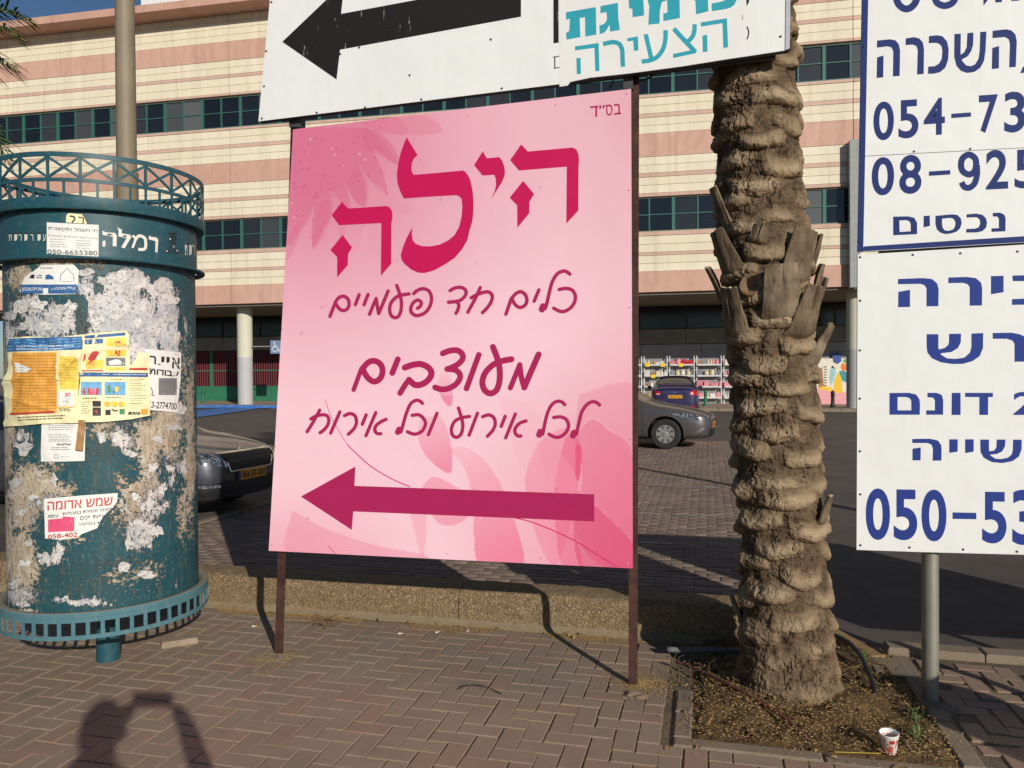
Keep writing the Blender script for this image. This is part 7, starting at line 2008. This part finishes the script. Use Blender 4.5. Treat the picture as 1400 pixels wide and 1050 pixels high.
        patch('lower_intake', [(fx, .52, .44), (fx, -.52, .44), (fx, -.62, .26), (fx, .62, .26)], (-1, 0, 0), BPL, .009, 16, 5)
        for sg in (-1, 1):
            patch('headlight', [(X(.05), sg*1.4, .735), (X(.78), sg*1.4, .825), (X(.62), sg*1.4, .74), (X(.05), sg*1.4, .60)], (-.25, -sg, 0), HLG, .010, 12, 5)
            patch('fog_trim', [(fx, sg*.66, .46), (fx, sg*.70, .47), (fx, sg*.82, .28), (fx, sg*.76, .27)], (-1, 0, 0), CHR, .016, 2, 5)
        pz = .50
    else:
        pz = .5
    for (sx, z_) in ((1, pz), (-1, .72)):
        c_ = proj((sx*fx, 0, z_), (-sx, 0, 0), .018)
        if c_ is None: continue
        mb = MB(); T = Matrix.Translation(c_); mb.bbox(-.008, .004, -.26, .26, -.057, .057, .002, 0, T); pl = mb.obj('number_plate', PLY, t, local=True)
        mb = MB(); mb.box(-.002 if sx > 0 else -.0125, .0062 if sx > 0 else -.0085, -.262*sx, -.222*sx, -.052, .052, 0, T) ; mb.obj('plate_band', P('plate_blue', srgb(40, 60, 130), .5), pl, local=True)
        vs, fs = glyph_mesh(plate, .02)
        x0, x1 = min(v[0] for v in vs), max(v[0] for v in vs); y1 = max(v[1] for v in vs)
        V = [(c_.x+sx*(.0058 if sx > 0 else .0095), c_.y+sx*(-.20+.43*(v[0]-x0)/(x1-x0)), c_.z-.038+.076*v[1]/y1) for v in vs]
        mk('plate_number', V, fs, PLK, pl, local=True)
    rx = -L/2-.5
    for sg in (-1, 1):
        patch('tail_light', [(rx, sg*.50, .90), (rx, sg*.80, .93), (rx, sg*.82, .76), (rx, sg*.52, .78)], (1, 0, 0), RLG, .012, 8, 6)
        patch('tail_light', [(X(4.4), sg*1.4, .93), (X(4.6), sg*1.4, .90), (X(4.6), sg*1.4, .78), (X(4.45), sg*1.4, .80)], (.15, -sg, 0), RLG, .012, 6, 5)
        patch('reflector', [(rx, sg*.56, .40), (rx, sg*.72, .40), (rx, sg*.72, .36), (rx, sg*.56, .36)], (1, 0, 0), RLG, .012, 4, 2)
        patch('tail_light_white', [(rx, sg*.52, .83), (rx, sg*.64, .84), (rx, sg*.64, .80), (rx, sg*.53, .80)], (1, 0, 0), P('lamp_white', srgb(210, 200, 200), .2), .016, 4, 3)
    patch('boot_gap', [(rx, .62, .985), (rx, -.62, .985), (rx, -.62, .975), (rx, .62, .975)], (1, 0, 0), BPL, .004, 10, 1)
    patch('bumper_gap', [(rx, .70, .66), (rx, -.70, .66), (rx, -.70, .65), (rx, .70, .65)], (1, 0, 0), BPL, .004, 10, 1)
    patch('rear_diffuser', [(rx, .6, .36), (rx, -.6, .36), (rx, -.56, .28), (rx, .56, .28)], (1, 0, 0), BPL, .008, 10, 3)
    patch('badge', [(rx, .09, .90), (rx, -.09, .90), (rx, -.07, .86), (rx, .07, .86)], (1, 0, 0), CHR, .014, 4, 2)
    # wheels
    for x in wx:
        for sg in (-1, 1):
            yo = sg*(hw-.035)
            mb = MB(); mb.lathe([(.20, -.10), (.29, -.108), (wr-.008, -.095), (wr, -.07), (wr, .06), (wr-.008, .085), (.29, .1), (.205, .09), (.205, .02), (.0001, .02)], (0, 0, 0), 40)
            T = Matrix.Translation((x, yo-sg*.1, wr)) @ Matrix.Rotation(-sg*rad(90), 4, 'X')
            mb.v = [T@v for v in mb.v]; wl = mb.obj('wheel', [TYR], t, smooth=35, local=True)
            mb = MB(); mb.lathe([(.206, .088), (.196, .095), (.18, .075), (.17, .055), (.0001, .05)], (0, 0, 0), 36)
            mb.v = [T@v for v in mb.v]; mb.obj('rim', BPL if style != 0 else RIMM, wl, smooth=35, local=True)
            mb = MB(); ns = 8
            for k in range(ns):
                a = 2*math.pi*k/ns; R_ = Matrix.Rotation(a, 4, 'Z')
                mb.add([R_@Vector(p) for p in ((.05, -.030, .062), (.05, .030, .062), (.185, .052, .080), (.185, -.052, .080), (.05, -.030, .09), (.05, .030, .09), (.185, .048, .096), (.185, -.048, .096))], [(4, 5, 6, 7), (0, 1, 5, 4), (1, 2, 6, 5), (2, 3, 7, 6), (3, 0, 4, 7)])
            mb.lathe([(.062, .06), (.062, .1), (.04, .106), (.0001, .106)], (0, 0, 0), 20); mb.lathe([(.182, .07), (.182, .1), (.196, .098), (.2, .085)], (0, 0, 0), 36)
            mb.v = [T@v for v in mb.v]; mb.obj('hubcap', RIMM, wl, local=True)
    return t
def hd(vx, vy): return math.atan2(vy, vx)
n1_ = Vector((.949, -.316, 0)); fc = Vector((-3.12, 9.25, 0)); c1 = fc-n1_*4.67/2
make_car('parked_car', 'dark grey saloon with chrome edged grille between the column and the pink sign', (c1.x, c1.y, -.02), hd(n1_.x, n1_.y), car_paint('grey_blue_paint', srgb(50, 58, 76), .14), 4.67, 1.81, 1.46, plate='456-57-301', style=0)
h2 = Vector((.94, -.342, 0)).normalized(); wp_ = on_ground(910, 614); side = Vector((h2.y, -h2.x, 0)); 
c2 = Vector((wp_.x, wp_.y, 0))-h2*(4.62/2-.93*4.62/4.65)-side*.80
make_car('parked_car', 'dusty dark silver saloon seen from its side, front wheel right of the pink sign', (c2.x, c2.y, 0), hd(h2.x, h2.y), car_paint('dark_silver_paint', srgb(66, 67, 74), .3), 4.62, 1.776, 1.475, glass=CGD, plate='27-419-36', style=1)
h3 = Vector((.204, .979, 0)); d3 = 27.6; rc = Vector(((922.5-700)/F*d3, d3, 0)); c3 = rc+h3*4.6/2
make_car('parked_car', 'dark blue saloon seen from behind in front of the shop racks', (c3.x, c3.y, .10), hd(h3.x, h3.y), car_paint('dark_blue_paint', srgb(10, 24, 88), .06), 4.6, 1.79, 1.49, plate='20-619-23', style=1)
# dark car half hidden behind the right signboard
pq = on_ground(1150, 577); h4 = Vector((-.97, .2, 0)).normalized(); c4 = Vector((pq.x, pq.y, 0))-h4*2.5+Vector((.35, .2, 0))

# ================================================================= the photographer (only the shadow is in view)
def skin_obj(name, verts, edges, radii, mat, parent, sub=2, root=0):
    me = bpy.data.meshes.new(name); me.from_pydata([tuple(v) for v in verts], edges, []); o = bpy.data.objects.new(name, me); COL.objects.link(o)
    sk = o.modifiers.new('k', 'SKIN'); sk.use_smooth_shade = True
    for i, r in enumerate(radii):
        d = me.skin_vertices[0].data[i]; d.radius = r if isinstance(r, tuple) else (r, r); d.use_root = (i == root)
    sb = o.modifiers.new('s', 'SUBSURF'); sb.levels = sub; sb.render_levels = sub
    bpy.context.view_layer.update(); dg = bpy.context.evaluated_depsgraph_get(); m2 = bpy.data.meshes.new_from_object(o.evaluated_get(dg)); o.modifiers.clear(); o.data = m2
    m2.materials.clear(); m2.materials.append(mat); m2.polygons.foreach_set('use_smooth', np.ones(len(m2.polygons), dtype=bool))
    if parent is not None: o.parent = parent
    return o
SKIN = P('skin', srgb(196, 146, 116), .55, .05); SHIRT = P('shirt', srgb(60, 70, 90), .8); TROU = P('trousers', srgb(40, 42, 50), .85); HAIR = P('hair', (.02, .015, .012), .6)
pe = thing('person', 'person in a dark shirt holding a phone up with both hands, standing behind the camera', 'person', (-.05, -.42, 0))
V = [(0, 0, .95), (0, 0, 1.15), (0, .01, 1.36), (0, .01, 1.47), (0, .02, 1.58), (0, .03, 1.68),
     (.10, 0, .90), (.11, .02, .50), (.12, 0, .10), (.12, .12, .04), (-.10, 0, .90), (-.11, .02, .50), (-.12, 0, .10), (-.12, .12, .04),
     (.19, .02, 1.38), (.33, .28, 1.26), (.20, .395, 1.50), (.155, .40, 1.57), (-.19, .02, 1.38), (-.27, .28, 1.26), (-.10, .395, 1.50), (-.055, .40, 1.57)]
E_ = [(0, 1), (1, 2), (2, 3), (3, 4), (4, 5), (0, 6), (6, 7), (7, 8), (8, 9), (0, 10), (10, 11), (11, 12), (12, 13), (2, 14), (14, 15), (15, 16), (16, 17), (2, 18), (18, 19), (19, 20), (20, 21)]
Rr = [(.16, .11), (.15, .10), (.16, .10), .055, (.075, .095), (.065, .08), .09, .058, .042, .035, .09, .058, .042, .035, .065, .058, .042, (.024, .042), .065, .058, .042, (.024, .042)]
skin_obj('body', V, E_, Rr, SKIN, pe)
Vs = [V[i] for i in (0, 1, 2, 14, 15, 18, 19)]; skin_obj('shirt', Vs, [(0, 1), (1, 2), (2, 3), (3, 4), (2, 5), (5, 6)], [(.17, .12), (.165, .115), (.175, .115), .08, .072, .08, .072], SHIRT, pe)
Vs = [V[i] for i in (0, 6, 7, 8, 10, 11, 12)]; skin_obj('trousers', Vs, [(0, 1), (1, 2), (2, 3), (0, 4), (4, 5), (5, 6)], [(.175, .125), .1, .07, .055, .1, .07, .055], TROU, pe)
mb = MB(); mb.lathe([(.0001, .115), (.05, .105), (.085, .06), (.095, .0), (.09, -.05), (.07, -.09)], (0, 0, 1.64), 20); mb.v = [Vector((v.x*.92, v.y*1.1-.005, v.z)) for v in mb.v]; mb.obj('hair', HAIR, pe, smooth=True, local=True)
mb = MB(); mb.lathe([(.001, -.025), (.014, -.015), (.01, .02), (.001, .035)], (0, .118, 1.585), 8); mb.obj('nose', SKIN, pe, smooth=True, local=True)
for sx in (-1, 1):
    mb = MB(); mb.lathe([(.0001, -.012), (.012, 0), (.0001, .012)], (sx*.03, .105, 1.615), 8); mb.obj('eye', P('eye_dark', (.03, .02, .02), .2), pe, smooth=True, local=True)
    mb = MB(); mb.bbox(-.007, .007, -.02, .02, -.03, .03, .005, 0, Matrix.Translation((sx*.088, .03, 1.6))); mb.obj('ear', SKIN, pe, local=True)
    hx = .155 if sx > 0 else -.055
    for k in range(4):   # fingers curled round the back of the phone
        z = 1.575+.018*k-.01; d = -sx
        skin_obj('finger', [(hx, .40, z), (hx+d*.014, .418-.012, z+.004), (hx+d*.038, .40, z+.005), (hx+d*.05, .392, z+.004)], [(0, 1), (1, 2), (2, 3)], [.0095, .009, .0085, .0075], SKIN, pe, 1)
    skin_obj('thumb', [(hx, .395, 1.562), (hx-sx*.012, .378, 1.575), (hx-sx*.03, .372, 1.59)], [(0, 1), (1, 2)], [.011, .0105, .009], SKIN, pe, 1)
ph = thing('phone', 'black phone held up in both hands, the camera itself', 'phone', (0, -.028, 1.6))
mb = MB(); mb.bbox(-.078, .078, -.0045, .0045, -.038, .038, .002); mb.obj('case', BPL, ph, local=True)
mb = MB(); mb.box(-.07, .07, -.0062, -.0048, -.034, .034); mb.obj('screen', P('phone_screen', (.02, .02, .022), .1), ph, local=True)
